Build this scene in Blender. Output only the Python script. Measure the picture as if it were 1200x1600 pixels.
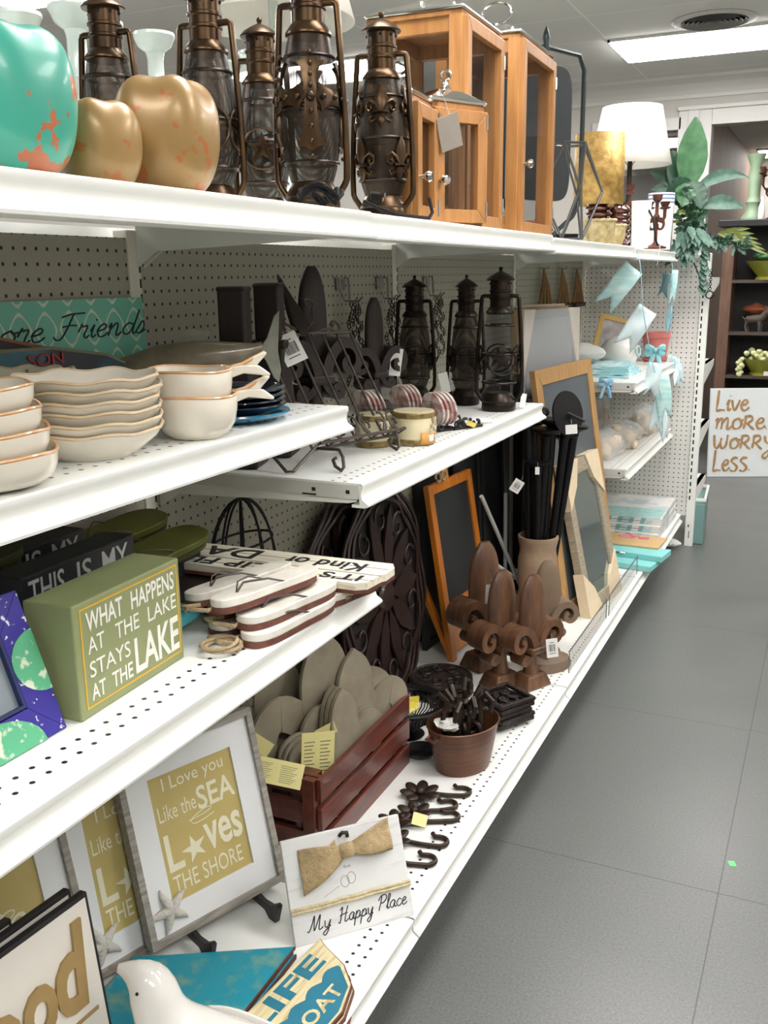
import bpy, bmesh, math, random
from mathutils import Vector, Matrix, Euler
for o in list(bpy.data.objects): bpy.data.objects.remove(o)
SC = bpy.context.scene
COL = SC.collection
PI = math.pi
R = math.radians
random.seed(7)

# ------------------------------------------------------------------ camera, light, exposure
cam = bpy.data.cameras.new('camera'); camo = bpy.data.objects.new('camera', cam); COL.objects.link(camo)
rx = Vector((0.907248, 0.420434, -0.011687)); up = -Vector((0.090499, -0.222271, -0.970776)); fw = Vector((-0.410744, 0.879677, -0.239704))
camo.matrix_world = Matrix(((rx.x, up.x, -fw.x, 1.237), (rx.y, up.y, -fw.y, 0.0), (rx.z, up.z, -fw.z, 1.435), (0, 0, 0, 1)))
cam.sensor_fit = 'VERTICAL'; cam.sensor_height = 36.0; cam.lens = 36.0 * 1496 / 1600
cam.clip_start = 0.02; cam.clip_end = 60
SC.camera = camo
W = bpy.data.worlds.new('world'); SC.world = W; W.use_nodes = True
W.node_tree.nodes['Background'].inputs[0].default_value = (0.9, 0.95, 1.0, 1)
W.node_tree.nodes['Background'].inputs[1].default_value = 0.05
SC.view_settings.view_transform = 'Standard'; SC.view_settings.look = 'None'; SC.view_settings.gamma = 1.0
SC.view_settings.use_curve_mapping = False
SC.view_settings.exposure = 1.28
PANEL_STRENGTH = 9.0
CEIL = 2.83

# ------------------------------------------------------------------ materials
def lin(c):
    r = []
    for v in c:
        v = v / 255.0
        r.append(v / 12.92 if v <= 0.04045 else ((v + 0.055) / 1.055) ** 2.4)
    return (r[0], r[1], r[2], 1.0)
MATS = {}
def mat(name, rgb, rough=0.5, metal=0.0, var=0.0, scale=8.0, rgb2=None, bump=0.0, bscale=40.0, stretch=None, coat=0.0, spec=0.5, thr=None):
    """principled material; noise mixes rgb with rgb2 (or a darker rgb); thr=(lo,hi) makes the mix patchy"""
    if name in MATS: return MATS[name]
    m = bpy.data.materials.new(name); m.use_nodes = True
    nt = m.node_tree; b = nt.nodes['Principled BSDF']
    b.inputs['Base Color'].default_value = lin(rgb); b.inputs['Roughness'].default_value = rough
    b.inputs['Metallic'].default_value = metal; b.inputs['Coat Weight'].default_value = coat
    b.inputs['Specular IOR Level'].default_value = spec
    if var > 0 or rgb2 or bump > 0:
        tc = nt.nodes.new('ShaderNodeTexCoord'); mp = nt.nodes.new('ShaderNodeMapping')
        nt.links.new(tc.outputs['Object'], mp.inputs['Vector'])
        if stretch: mp.inputs['Scale'].default_value = stretch
    if var > 0 or rgb2:
        nz = nt.nodes.new('ShaderNodeTexNoise'); nz.inputs['Scale'].default_value = scale; nz.inputs['Detail'].default_value = 5
        nt.links.new(mp.outputs[0], nz.inputs['Vector'])
        rp = nt.nodes.new('ShaderNodeValToRGB')
        lo, hi = thr if thr else (0.3, 0.7)
        rp.color_ramp.elements[0].position = lo; rp.color_ramp.elements[1].position = hi
        c1 = lin(rgb)
        c2 = lin(rgb2) if rgb2 else tuple(list(v * (1 - var) for v in c1[:3]) + [1])
        rp.color_ramp.elements[0].color = c1; rp.color_ramp.elements[1].color = c2
        nt.links.new(nz.outputs['Fac'], rp.inputs['Fac']); nt.links.new(rp.outputs['Color'], b.inputs['Base Color'])
    if bump > 0:
        n2 = nt.nodes.new('ShaderNodeTexNoise'); n2.inputs['Scale'].default_value = bscale; n2.inputs['Detail'].default_value = 4
        nt.links.new(mp.outputs[0], n2.inputs['Vector'])
        bp = nt.nodes.new('ShaderNodeBump'); bp.inputs['Strength'].default_value = bump; bp.inputs['Distance'].default_value = 0.004
        nt.links.new(n2.outputs['Fac'], bp.inputs['Height']); nt.links.new(bp.outputs['Normal'], b.inputs['Normal'])
    MATS[name] = m; return m
def dotted(name, rgb, rough, axes, pitch, rad, window=None, base=(20, 20, 18)):
    """painted steel with round punched holes on a grid; axes = two object axes; window=(axis,[lo,hi]) limits the rows"""
    m = bpy.data.materials.new(name); m.use_nodes = True; nt = m.node_tree; b = nt.nodes['Principled BSDF']
    b.inputs['Roughness'].default_value = rough
    tc = nt.nodes.new('ShaderNodeTexCoord'); sp = nt.nodes.new('ShaderNodeSeparateXYZ'); nt.links.new(tc.outputs['Object'], sp.inputs[0])
    def math_(op, a, bb=None):
        n = nt.nodes.new('ShaderNodeMath'); n.operation = op
        for i, v in enumerate((a, bb)):
            if v is None: continue
            if hasattr(v, 'links'): nt.links.new(v, n.inputs[i])
            else: n.inputs[i].default_value = v
        return n.outputs[0]
    d = []
    for ax in axes:
        q = math_('DIVIDE', sp.outputs[ax], pitch); fr = math_('FRACT', q); c = math_('SUBTRACT', fr, 0.5)
        d.append(math_('MULTIPLY', c, c))
    r = math_('SQRT', math_('ADD', d[0], d[1])); mask = math_('LESS_THAN', r, rad / pitch)
    if window:
        mask = math_('MULTIPLY', mask, math_('GREATER_THAN', sp.outputs[window[0]], window[1]))
        mask = math_('MULTIPLY', mask, math_('LESS_THAN', sp.outputs[window[0]], window[2]))
    mx = nt.nodes.new('ShaderNodeMix'); mx.data_type = 'RGBA'
    nt.links.new(mask, mx.inputs[0]); mx.inputs[6].default_value = lin(rgb); mx.inputs[7].default_value = lin(base)
    nt.links.new(mx.outputs[2], b.inputs['Base Color'])
    return m
def emis(name, rgb, s):
    m = bpy.data.materials.new(name); m.use_nodes = True; nt = m.node_tree; b = nt.nodes['Principled BSDF']
    b.inputs['Base Color'].default_value = lin(rgb); b.inputs['Emission Color'].default_value = lin(rgb); b.inputs['Emission Strength'].default_value = s
    return m
def thin(name, rgb, clear, rough=0.05, tint=(255, 255, 255), metal=0.0):
    """thin see-through sheet: part transparent, part glossy"""
    m = bpy.data.materials.new(name); m.use_nodes = True; nt = m.node_tree; b = nt.nodes['Principled BSDF']
    b.inputs['Base Color'].default_value = lin(rgb); b.inputs['Roughness'].default_value = rough; b.inputs['Metallic'].default_value = metal
    t = nt.nodes.new('ShaderNodeBsdfTransparent'); t.inputs[0].default_value = lin(tint)
    mx = nt.nodes.new('ShaderNodeMixShader'); mx.inputs[0].default_value = clear
    nt.links.new(b.outputs[0], mx.inputs[1]); nt.links.new(t.outputs[0], mx.inputs[2])
    nt.links.new(mx.outputs[0], nt.nodes['Material Output'].inputs['Surface'])
    return m
def wire_mesh(name, rgb, scale, cover):
    """woven wire cloth: real gaps between crossing wires"""
    m = bpy.data.materials.new(name); m.use_nodes = True; nt = m.node_tree; b = nt.nodes['Principled BSDF']
    b.inputs['Base Color'].default_value = lin(rgb); b.inputs['Roughness'].default_value = 0.4; b.inputs['Metallic'].default_value = 0.8
    tc = nt.nodes.new('ShaderNodeTexCoord'); outs = []
    for d in ('DIAGONAL', 'Z'):
        w = nt.nodes.new('ShaderNodeTexWave'); w.bands_direction = d; w.inputs['Scale'].default_value = scale
        nt.links.new(tc.outputs['Object'], w.inputs['Vector'])
        g = nt.nodes.new('ShaderNodeMath'); g.operation = 'GREATER_THAN'; g.inputs[1].default_value = cover
        nt.links.new(w.outputs['Fac'], g.inputs[0]); outs.append(g.outputs[0])
    mn = nt.nodes.new('ShaderNodeMath'); mn.operation = 'MAXIMUM'; nt.links.new(outs[0], mn.inputs[0]); nt.links.new(outs[1], mn.inputs[1])
    t = nt.nodes.new('ShaderNodeBsdfTransparent'); mx = nt.nodes.new('ShaderNodeMixShader')
    nt.links.new(mn.outputs[0], mx.inputs[0]); nt.links.new(t.outputs[0], mx.inputs[1]); nt.links.new(b.outputs[0], mx.inputs[2])
    nt.links.new(mx.outputs[0], nt.nodes['Material Output'].inputs['Surface'])
    return m
def wood(name, rgb, rgb2, rough=0.45, stretch=(12, 12, 1.2), coat=0.0):
    return mat(name, rgb, rough, 0, 0.3, 5.0, rgb2, bump=0.15, bscale=12, stretch=stretch, coat=coat)

# ------------------------------------------------------------------ mesh builder
class B:
    def __init__(s): s.bm = bmesh.new(); s.M = Matrix.Identity(4)
    def add(s, verts, faces):
        vs = [s.bm.verts.new(s.M @ Vector(v)) for v in verts]
        for f in faces:
            try: s.bm.faces.new([vs[i] for i in f])
            except ValueError: pass
        return vs
    def box(s, c, d, rot=None, taper=1.0):
        x, y, z = d[0] / 2, d[1] / 2, d[2] / 2
        m = Matrix.Translation(c) @ (Euler(rot).to_matrix().to_4x4() if rot else Matrix.Identity(4))
        vs = []
        for k in (-1, 1):
            t = taper if k > 0 else 1.0
            for a, b in ((-1, -1), (1, -1), (1, 1), (-1, 1)): vs.append(m @ Vector((a * x * t, b * y * t, k * z)))
        s.add(vs, [(3, 2, 1, 0), (4, 5, 6, 7), (0, 1, 5, 4), (1, 2, 6, 5), (2, 3, 7, 6), (3, 0, 4, 7)]); return s
    def box2(s, a, b): return s.box([(a[i] + b[i]) / 2 for i in range(3)], [abs(b[i] - a[i]) for i in range(3)])
    def tube(s, pts, r, seg=8, closed=False, cap=True):
        pts = [Vector(p) for p in pts]; nP = len(pts)
        rs = r if isinstance(r, (list, tuple)) else [r] * nP
        rings = []; prev = None
        for i, p in enumerate(pts):
            if closed: t = pts[(i + 1) % nP] - pts[i - 1]
            else: t = pts[min(i + 1, nP - 1)] - pts[max(i - 1, 0)]
            if t.length < 1e-9: t = Vector((0, 0, 1))
            t.normalize()
            if prev is None:
                a = Vector((0, 0, 1)) if abs(t.z) < 0.9 else Vector((1, 0, 0)); u = t.cross(a).normalized()
            else:
                u = prev - t * prev.dot(t)
                u = u.normalized() if u.length > 1e-6 else t.orthogonal().normalized()
            prev = u; v = t.cross(u)
            rings.append([s.bm.verts.new(s.M @ (p + (u * math.cos(2 * PI * k / seg) + v * math.sin(2 * PI * k / seg)) * rs[i])) for k in range(seg)])
        m = nP if closed else nP - 1
        for i in range(m):
            a, b = rings[i], rings[(i + 1) % nP]
            for k in range(seg):
                try: s.bm.faces.new((a[k], a[(k + 1) % seg], b[(k + 1) % seg], b[k]))
                except ValueError: pass
        if cap and not closed:
            s.bm.faces.new(rings[0][::-1]); s.bm.faces.new(rings[-1])
        return s
    def lathe(s, prof, c=(0, 0, 0), seg=32, lobe=None, sx=1.0, sy=1.0, capb=True, capt=True):
        rings = []
        for i, (r, z) in enumerate(prof):
            ring = []
            for k in range(seg):
                th = 2 * PI * k / seg; rr = r * (lobe(th, i / (len(prof) - 1.0)) if lobe else 1.0)
                zz = z[0] if isinstance(z, tuple) else z
                ring.append(s.bm.verts.new(s.M @ Vector((c[0] + rr * math.cos(th) * sx, c[1] + rr * math.sin(th) * sy, c[2] + zz))))
            rings.append(ring)
        for i in range(len(rings) - 1):
            a, b = rings[i], rings[i + 1]
            for k in range(seg): s.bm.faces.new((a[k], a[(k + 1) % seg], b[(k + 1) % seg], b[k]))
        if capb and prof[0][0] > 1e-5: s.bm.faces.new(rings[0][::-1])
        if capt and prof[-1][0] > 1e-5: s.bm.faces.new(rings[-1])
        return s
    def sphere(s, c, r, sx=1, sy=1, sz=1, seg=14, rings=9):
        pr = [(max(r * math.sin(PI * i / rings), 1e-4), -r * sz * math.cos(PI * i / rings)) for i in range(rings + 1)]
        return s.lathe(pr, c, seg, None, sx, sy)
    def prism(s, out, t0, t1, m=None):
        """2-D outline in local XZ, thick along local Y from t0 to t1"""
        m = m or Matrix.Identity(4); k = len(out)
        vs = [m @ Vector((x, t0, z)) for x, z in out] + [m @ Vector((x, t1, z)) for x, z in out]
        s.add(vs, [tuple(range(k)), tuple(range(2 * k - 1, k - 1, -1))] + [(i, i + k, (i + 1) % k + k, (i + 1) % k) for i in range(k)]); return s
    def grid(s, fn, nu, nv, closeu=False):
        vs = [[s.bm.verts.new(s.M @ Vector(fn(i / float(nu), j / float(nv)))) for j in range(nv + 1)] for i in range(nu + (0 if closeu else 1))]
        n = len(vs)
        for i in range(nu):
            for j in range(nv): s.bm.faces.new((vs[i][j], vs[(i + 1) % n][j], vs[(i + 1) % n][j + 1], vs[i][j + 1]))
        return s
def obj(name, b, m, parent=None, smooth=True, bevel=0.0, sub=0, solid=0.0, fixn=True, ang=40):
    if fixn: bmesh.ops.recalc_face_normals(b.bm, faces=b.bm.faces)
    me = bpy.data.meshes.new(name); b.bm.to_mesh(me); b.bm.free()
    o = bpy.data.objects.new(name, me); COL.objects.link(o)
    for mm in (m if isinstance(m, (list, tuple)) else [m]): me.materials.append(mm)
    if smooth:
        for p in me.polygons: p.use_smooth = True
        try: me.set_sharp_from_angle(angle=R(ang))
        except Exception: pass
    if parent: o.parent = parent
    if solid: q = o.modifiers.new('solid', 'SOLIDIFY'); q.thickness = solid; q.offset = 0
    if bevel: q = o.modifiers.new('bevel', 'BEVEL'); q.width = bevel; q.segments = 2; q.limit_method = 'ANGLE'
    if sub: q = o.modifiers.new('sub', 'SUBSURF'); q.levels = sub; q.render_levels = sub
    return o
def tag(o, label=None, cat=None, group=None, kind=None):
    if label: o['label'] = label
    if cat: o['category'] = cat
    if group: o['group'] = group
    if kind: o['kind'] = kind
    return o
def thing(name, label, cat, loc=(0, 0, 0), rz=0.0, group=None, rot=None, mw=None):
    o = bpy.data.objects.new(name, None); COL.objects.link(o); o.empty_display_size = 0.05
    if mw is not None: o.matrix_world = mw
    else: o.location = loc; o.rotation_euler = rot if rot else (0, 0, rz)
    return tag(o, label, cat, group)
def solo(name, b, m, label, cat, loc=(0, 0, 0), rz=0, group=None, **k):
    o = obj(name, b, m, None, **k); o.location = loc; o.rotation_euler = (0, 0, rz); return tag(o, label, cat, group)
def struct(name, b, m, **k):
    return tag(obj(name, b, m, None, **k), kind='structure')
def dup(root, loc=None, rz=None, label=None, group=None, mw=None, scale=None):
    r = root.copy(); COL.objects.link(r)
    if loc is not None: r.location = loc
    if rz is not None: r.rotation_euler = (0, 0, rz)
    if mw is not None: r.matrix_world = mw
    if scale: r.scale = (scale,) * 3 if not isinstance(scale, tuple) else scale
    if label: r['label'] = label
    if group: r['group'] = group
    for ch in list(root.children):
        c = ch.copy(); COL.objects.link(c); c.parent = r
        for g in list(ch.children):
            d = g.copy(); COL.objects.link(d); d.parent = c
    return r
def stand(bl, br, z, lean):
    """matrix of an upright panel: local x along its bottom edge bl->br, local z up its face, leaning back; local -y faces the viewer's side"""
    a = Vector((bl[0], bl[1], z)); u = (Vector((br[0], br[1], z)) - a).normalized()
    nn = Vector((u.y, -u.x, 0)); v = Vector((0, 0, math.cos(R(lean)))) - nn * math.sin(R(lean)); nrm = u.cross(v)  # nrm faces out
    m = Matrix(((u.x, -nrm.x, v.x, a.x), (u.y, -nrm.y, v.y, a.y), (u.z, -nrm.z, v.z, a.z), (0, 0, 0, 1)))
    return m
# lettering from Blender's own font, fitted into a box; and brush script from strokes
def glyphs(b, txt, x0, x1, z0, z1, y=-0.001, th=0.0012, bold=0.0, shear=0.0, m=None):
    cu = bpy.data.curves.new('t', 'FONT'); cu.body = txt; cu.offset = bold; cu.shear = shear; cu.resolution_u = 3
    to = bpy.data.objects.new('t', cu); me = bpy.data.meshes.new_from_object(to)
    bpy.data.objects.remove(to); bpy.data.curves.remove(cu)
    vs = [v.co.copy() for v in me.vertices]; fs = [tuple(p.vertices) for p in me.polygons]; bpy.data.meshes.remove(me)
    ax, bx = min(v.x for v in vs), max(v.x for v in vs); az, bz = min(v.y for v in vs), max(v.y for v in vs)
    m = m or Matrix.Identity(4)
    P = [Vector((x0 + (v.x - ax) / (bx - ax) * (x1 - x0), 0, z0 + (v.y - az) / (bz - az) * (z1 - z0))) for v in vs]
    n = len(P)
    edges = {}
    for f in fs:
        for i in range(len(f)):
            e = (f[i], f[(i + 1) % len(f)]); edges[e] = edges.get(e, 0) + 1
    side = [e for e in edges if (e[1], e[0]) not in edges]
    top = [m @ (p + Vector((0, y - th, 0))) for p in P]; bot = [m @ (p + Vector((0, y, 0))) for p in P]
    b.add(top + bot, list(fs) + [(e[1], e[0], e[0] + n, e[1] + n) for e in side])
def smooth_pts(p, n=6):
    p = [Vector((a, 0, c)) for a, c in p]; out = []
    for i in range(len(p) - 1):
        p0, p1, p2, p3 = p[max(i - 1, 0)], p[i], p[i + 1], p[min(i + 2, len(p) - 1)]
        for k in range(n):
            t = k / float(n)
            out.append(0.5 * ((2 * p1) + (p2 - p0) * t + (2 * p0 - 5 * p1 + 4 * p2 - p3) * t * t + (3 * p1 - p0 - 3 * p2 + p3) * t ** 3))
    out.append(p[-1]); return out
# stroke letters: advance width, list of strokes, x height = 1
SG = {
 'a': (.95, [[(.75, .85), (.45, 1), (.1, .6), (.2, .1), (.55, .1), (.78, .9), (.72, .3), (.85, .02), (1, .15)]]),
 'c': (.8, [[(.7, .8), (.45, 1), (.1, .55), (.25, .05), (.6, .05), (.85, .3)]]),
 'd': (.95, [[(.7, .8), (.4, .95), (.08, .5), (.25, .05), (.6, .2), (.85, 1.2), (.95, 2), (.78, .6), (.82, .05), (1, .15)]]),
 'e': (.75, [[(.05, .45), (.5, .6), (.6, .88), (.38, 1), (.1, .55), (.25, .05), (.55, .05), (.8, .3)]]),
 'i': (.45, [[(.1, .5), (.28, 1), (.2, .3), (.3, .03), (.48, .2)], [(.34, 1.35), (.36, 1.42)]]),
 'l': (.5, [[(.05, .2), (.45, 1.5), (.42, 2), (.25, 1.8), (.2, .4), (.3, .03), (.5, .2)]]),
 'm': (1.3, [[(.05, .7), (.18, 1), (.12, .02)], [(.14, .5), (.42, 1), (.55, .8), (.5, .02)], [(.52, .5), (.85, 1), (.98, .8), (.95, .1), (1.1, .02), (1.3, .25)]]),
 'n': (.95, [[(.05, .7), (.18, 1), (.12, .02)], [(.14, .5), (.48, 1), (.62, .8), (.6, .12), (.72, .02), (.95, .25)]]),
 'o': (.85, [[(.5, 1), (.12, .7), (.15, .1), (.55, .05), (.78, .5), (.5, 1), (.6, .8), (.9, .85)]]),
 'p': (.95, [[(.2, 1), (.1, .2), (0, -.9)], [(.12, .5), (.45, 1), (.75, .75), (.6, .15), (.2, .1)], [(.6, .15), (.95, .3)]]),
 'r': (.7, [[(.05, .5), (.2, 1.1), (.25, .9), (.55, .95), (.45, .2), (.6, .03), (.75, .2)]]),
 's': (.7, [[(.05, .2), (.4, 1.05), (.55, .5), (.35, .02), (.1, .15)], [(.35, .02), (.7, .3)]]),
 'v': (.8, [[(.05, 1), (.35, .02), (.75, 1)]]),
 'y': (.9, [[(.08, 1), (.2, .2), (.5, .1), (.75, .9)], [(.78, 1), (.65, -.4), (.35, -.95), (.1, -.6), (.9, .2)]]),
 'F': (1.2, [[(.1, 1.75), (.6, 1.95), (1.4, 2)], [(.75, 1.95), (.55, .9), (.3, .1), (0, .05), (-.15, .3)], [(.25, 1), (.7, 1.08), (1.05, 1.05)]]),
 'H': (1.5, [[(.1, 1.6), (.4, 2), (.35, 1), (.2, .0), (-.05, .1)], [(1.2, 2.05), (1.0, 1), (.95, .1), (1.15, .02), (1.5, .3)], [(.1, .9), (.6, 1.05), (1.25, 1.15)]]),
 'M': (1.8, [[(-.2, .1), (.05, .05), (.3, 1), (.45, 2), (.6, .3), (.75, .2), (1.15, 2), (1.2, .9), (1.25, .1), (1.45, .02), (1.75, .3)]]),
 'P': (1.2, [[(.45, 1.9), (.35, 1), (.2, .02)], [(0, 1.4), (.4, 2), (1.0, 2), (1.15, 1.5), (.75, 1.0), (.35, 1.05)]]),
 'L': (.85, [[(.15, 1.9), (.12, .8), (.1, .03), (.4, .06), (.8, .05)]]),
 'O': (.95, [[(.5, 1.1), (.1, .8), (.12, .15), (.5, 0), (.85, .4), (.7, 1), (.5, 1.1)]]),
 'R': (1.0, [[(.2, 1.2), (.17, .5), (.12, 0)], [(.1, 1.15), (.6, 1.2), (.75, .9), (.5, .6), (.2, .55)], [(.35, .58), (.65, .2), (.95, -.1)]]),
 'S': (.9, [[(.75, 1.15), (.4, 1.2), (.15, .9), (.5, .6), (.75, .3), (.5, -.05), (.1, .05)]]),
 'W': (1.4, [[(.05, 1.3), (.15, .3), (.35, .02), (.6, .5), (.68, 1.0)], [(.62, .5), (.8, .02), (1.1, .3), (1.2, 1.3)]]),
 'Y': (1.0, [[(.1, 1.2), (.25, .6), (.6, .55), (.8, 1.2)], [(.82, 1.2), (.7, 0), (.5, -.8), (.15, -.9), (.15, -.55), (.9, .1)]]),
 ' ': (.7, []), '.': (.4, [[(.1, .05), (.14, .1)]]),
}
def script(b, txt, x0, x1, z0, xh, r=0.001, y=-0.0015, slant=0.25, wob=0.0, flat=1.0):
    tot = sum(SG[c][0] for c in txt); k = (x1 - x0) / tot; x = 0
    for c in txt:
        w, st = SG[c]
        for s in st:
            pp = smooth_pts(s)
            pts = [Vector((x0 + (x + p.x + slant * p.z) * k, y, z0 + p.z * xh)) for p in pp]
            n = len(pts); rr = [r * (0.75 + 0.5 * abs(math.sin(2.2 * PI * i / n + 0.5))) if wob else r for i in range(n)]
            b.tube(pts, rr, 6)
        x += w
def rect_ring(b, x0, x1, z0, z1, w, t0, t1):
    """mitred picture-frame moulding in local XZ"""
    o = [(x0, z0), (x1, z0), (x1, z1), (x0, z1)]; i = [(x0 + w, z0 + w), (x1 - w, z0 + w), (x1 - w, z1 - w), (x0 + w, z1 - w)]
    for k in range(4):
        q = (k + 1) % 4; b.prism([o[k], o[q], i[q], i[k]], t0, t1)
def pane(x0, x1, z0, z1, t0, t1):
    b = B(); b.box2((x0, t0, z0), (x1, t1, z1)); return b
def spiral(c, r0, r1, a0, a1, n=16, ax='xz'):
    out = []
    for i in range(n + 1):
        t = i / float(n); a = a0 + (a1 - a0) * t; r = r0 + (r1 - r0) * t
        out.append((c[0] + r * math.cos(a), c[1], c[2] + r * math.sin(a)) if ax == 'xz' else (c[0], c[1] + r * math.cos(a), c[2] + r * math.sin(a)))
    return out

WHITE = mat('white_enamel', (236, 238, 232), 0.35, 0, 0.05, 3, spec=0.4)

# ------------------------------------------------------------------ room
M_ceil = mat('ceiling_paint', (226, 227, 221), 0.9, 0, 0.06, 2.0)
M_wall = mat('wall_paint', (186, 183, 176), 0.85, 0, 0.05, 1.5)
M_trimw = mat('trim_paint', (200, 199, 194), 0.5, 0, 0.04, 2)
def floor_material():
    m = bpy.data.materials.new('vinyl_floor'); m.use_nodes = True; nt = m.node_tree; b = nt.nodes['Principled BSDF']
    tc = nt.nodes.new('ShaderNodeTexCoord')
    n1 = nt.nodes.new('ShaderNodeTexNoise'); n1.inputs['Scale'].default_value = 170; n1.inputs['Detail'].default_value = 8; n1.inputs['Roughness'].default_value = 0.7
    n2 = nt.nodes.new('ShaderNodeTexNoise'); n2.inputs['Scale'].default_value = 3.0; n2.inputs['Detail'].default_value = 6
    for n_ in (n1, n2): nt.links.new(tc.outputs['Object'], n_.inputs['Vector'])
    r1 = nt.nodes.new('ShaderNodeValToRGB'); r1.color_ramp.elements[0].position = .32; r1.color_ramp.elements[1].position = .68
    r1.color_ramp.elements[0].color = lin((85, 87, 85)); r1.color_ramp.elements[1].color = lin((113, 116, 114))
    nt.links.new(n1.outputs['Fac'], r1.inputs['Fac'])
    r2 = nt.nodes.new('ShaderNodeValToRGB'); r2.color_ramp.elements[0].color = (.82, .84, .84, 1); r2.color_ramp.elements[1].color = (1.08, 1.06, 1.04, 1)
    nt.links.new(n2.outputs['Fac'], r2.inputs['Fac'])
    mu = nt.nodes.new('ShaderNodeMix'); mu.data_type = 'RGBA'; mu.blend_type = 'MULTIPLY'; mu.inputs[0].default_value = 1.0
    nt.links.new(r1.outputs['Color'], mu.inputs[6]); nt.links.new(r2.outputs['Color'], mu.inputs[7])
    # tile joints
    br = nt.nodes.new('ShaderNodeTexBrick'); br.offset = 0.0; br.inputs['Scale'].default_value = 1.0
    br.inputs['Brick Width'].default_value = 0.914; br.inputs['Row Height'].default_value = 0.914; br.inputs['Mortar Size'].default_value = 0.0016; br.inputs['Mortar Smooth'].default_value = 0.2
    br.inputs['Color1'].default_value = (1, 1, 1, 1); br.inputs['Color2'].default_value = (1, 1, 1, 1); br.inputs['Mortar'].default_value = (.45, .42, .4, 1)
    mp = nt.nodes.new('ShaderNodeMapping'); mp.inputs['Location'].default_value = (-1.105 + 0.914, -2.135 + 0.914 * 3, 0)
    nt.links.new(tc.outputs['Object'], mp.inputs['Vector']); nt.links.new(mp.outputs[0], br.inputs['Vector'])
    m2 = nt.nodes.new('ShaderNodeMix'); m2.data_type = 'RGBA'; m2.blend_type = 'MULTIPLY'; m2.inputs[0].default_value = 1.0
    nt.links.new(mu.outputs[2], m2.inputs[6]); nt.links.new(br.outputs['Color'], m2.inputs[7]); nt.links.new(m2.outputs[2], b.inputs['Base Color'])
    b.inputs['Roughness'].default_value = 0.3; b.inputs['Specular IOR Level'].default_value = 0.45
    rr = nt.nodes.new('ShaderNodeMapRange'); rr.inputs[3].default_value = .22; rr.inputs[4].default_value = .42
    nt.links.new(n2.outputs['Fac'], rr.inputs[0]); nt.links.new(rr.outputs[0], b.inputs['Roughness'])
    return m
def ceiling_material():
    m = bpy.data.materials.new('ceiling_tile'); m.use_nodes = True; nt = m.node_tree; b = nt.nodes['Principled BSDF']
    tc = nt.nodes.new('ShaderNodeTexCoord'); br = nt.nodes.new('ShaderNodeTexBrick'); br.offset = 0.0
    br.inputs['Scale'].default_value = 1.0; br.inputs['Brick Width'].default_value = 1.22; br.inputs['Row Height'].default_value = 0.61
    br.inputs['Mortar Size'].default_value = 0.006; br.inputs['Color1'].default_value = lin((212,213,207)); br.inputs['Color2'].default_value = lin((208,209,203)); br.inputs['Mortar'].default_value = lin((232,232,228))
    mp = nt.nodes.new('ShaderNodeMapping'); mp.inputs['Location'].default_value = (0.2, -6.41 + 6.1 * 2, 0)
    nt.links.new(tc.outputs['Object'], mp.inputs['Vector']); nt.links.new(mp.outputs[0], br.inputs['Vector']); nt.links.new(br.outputs['Color'], b.inputs['Base Color'])
    b.inputs['Roughness'].default_value = 0.9
    return m
XL, XR, YB, YF = -4.0, 3.4, -2.5, 7.9
struct('floor', B().box2((XL - .1, YB - .1, -.05), (XR + .1, 13.1, 0)), floor_material(), smooth=False)
struct('ceiling', B().box2((XL - .1, YB - .1, CEIL), (XR + .1, YF + .12, CEIL + .05)), ceiling_material(), smooth=False)
struct('wall_left', B().box2((XL - .1, YB, 0), (XL, YF, CEIL)), M_wall, smooth=False)
struct('wall_right', B().box2((XR, YB, 0), (XR + .1, YF, CEIL)), M_wall, smooth=False)
struct('wall_near', B().box2((XL, YB - .1, 0), (XR, YB, CEIL)), M_wall, smooth=False)
# far wall with two openings: a window into the next room and a wide doorway
b = B(); T = 0.12
b.box2((XL, YF, 0), (-.52, YF + T, CEIL)); b.box2((-.52, YF, 2.47), (.05, YF + T, CEIL)); b.box2((-.52, YF, 0), (.05, YF + T, 1.1))
b.box2((.05, YF, 0), (.27, YF + T, CEIL)); b.box2((.27, YF, 2.49), (2.2, YF + T, CEIL)); b.box2((2.2, YF, 0), (XR, YF + T, CEIL))
struct('wall_far', b, M_wall, smooth=False)
b = B()
prof = [(0, 0), (-.11, 0), (-.105, -.02), (-.06, -.05), (-.03, -.09), (-.015, -.12), (-.012, -.145), (0, -.145)]
b.add([(XL, YF + p, CEIL + q) for p, q in prof] + [(XR, YF + p, CEIL + q) for p, q in prof], [(i, i + 8, (i + 1) % 8 + 8, (i + 1) % 8) for i in range(8)])
struct('trim_1', b, M_trimw, smooth=False)
b = B()
b.box2((.03, YF - .025, 0), (.27, YF, 2.60)); b.box2((.27, YF - .025, 2.49), (2.3, YF, 2.60)); b.box2((2.2, YF - .025, 0), (2.3, YF, 2.49))
b.box2((.02, YF - .04, 2.60), (2.33, YF, 2.63)); b.box2((.10, YF - .035, 0), (.18, YF - .02, 2.6))
struct('trim_2', b, M_trimw, smooth=False, bevel=.004)
b = B()
b.box2((-.62, YF - .025, 2.47), (.05, YF, 2.56)); b.box2((-.62, YF - .025, 1.02), (-.52, YF, 2.47)); b.box2((-.62, YF - .04, 1.02), (.05, YF, 1.1))
struct('trim_3', b, M_trimw, smooth=False, bevel=.004)
w = struct('window_1', B().box2((-.52, YF + .05, 1.1), (.05, YF + .055, 2.47)), thin('window_glass', (34, 37, 37), .88), smooth=False)
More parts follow.
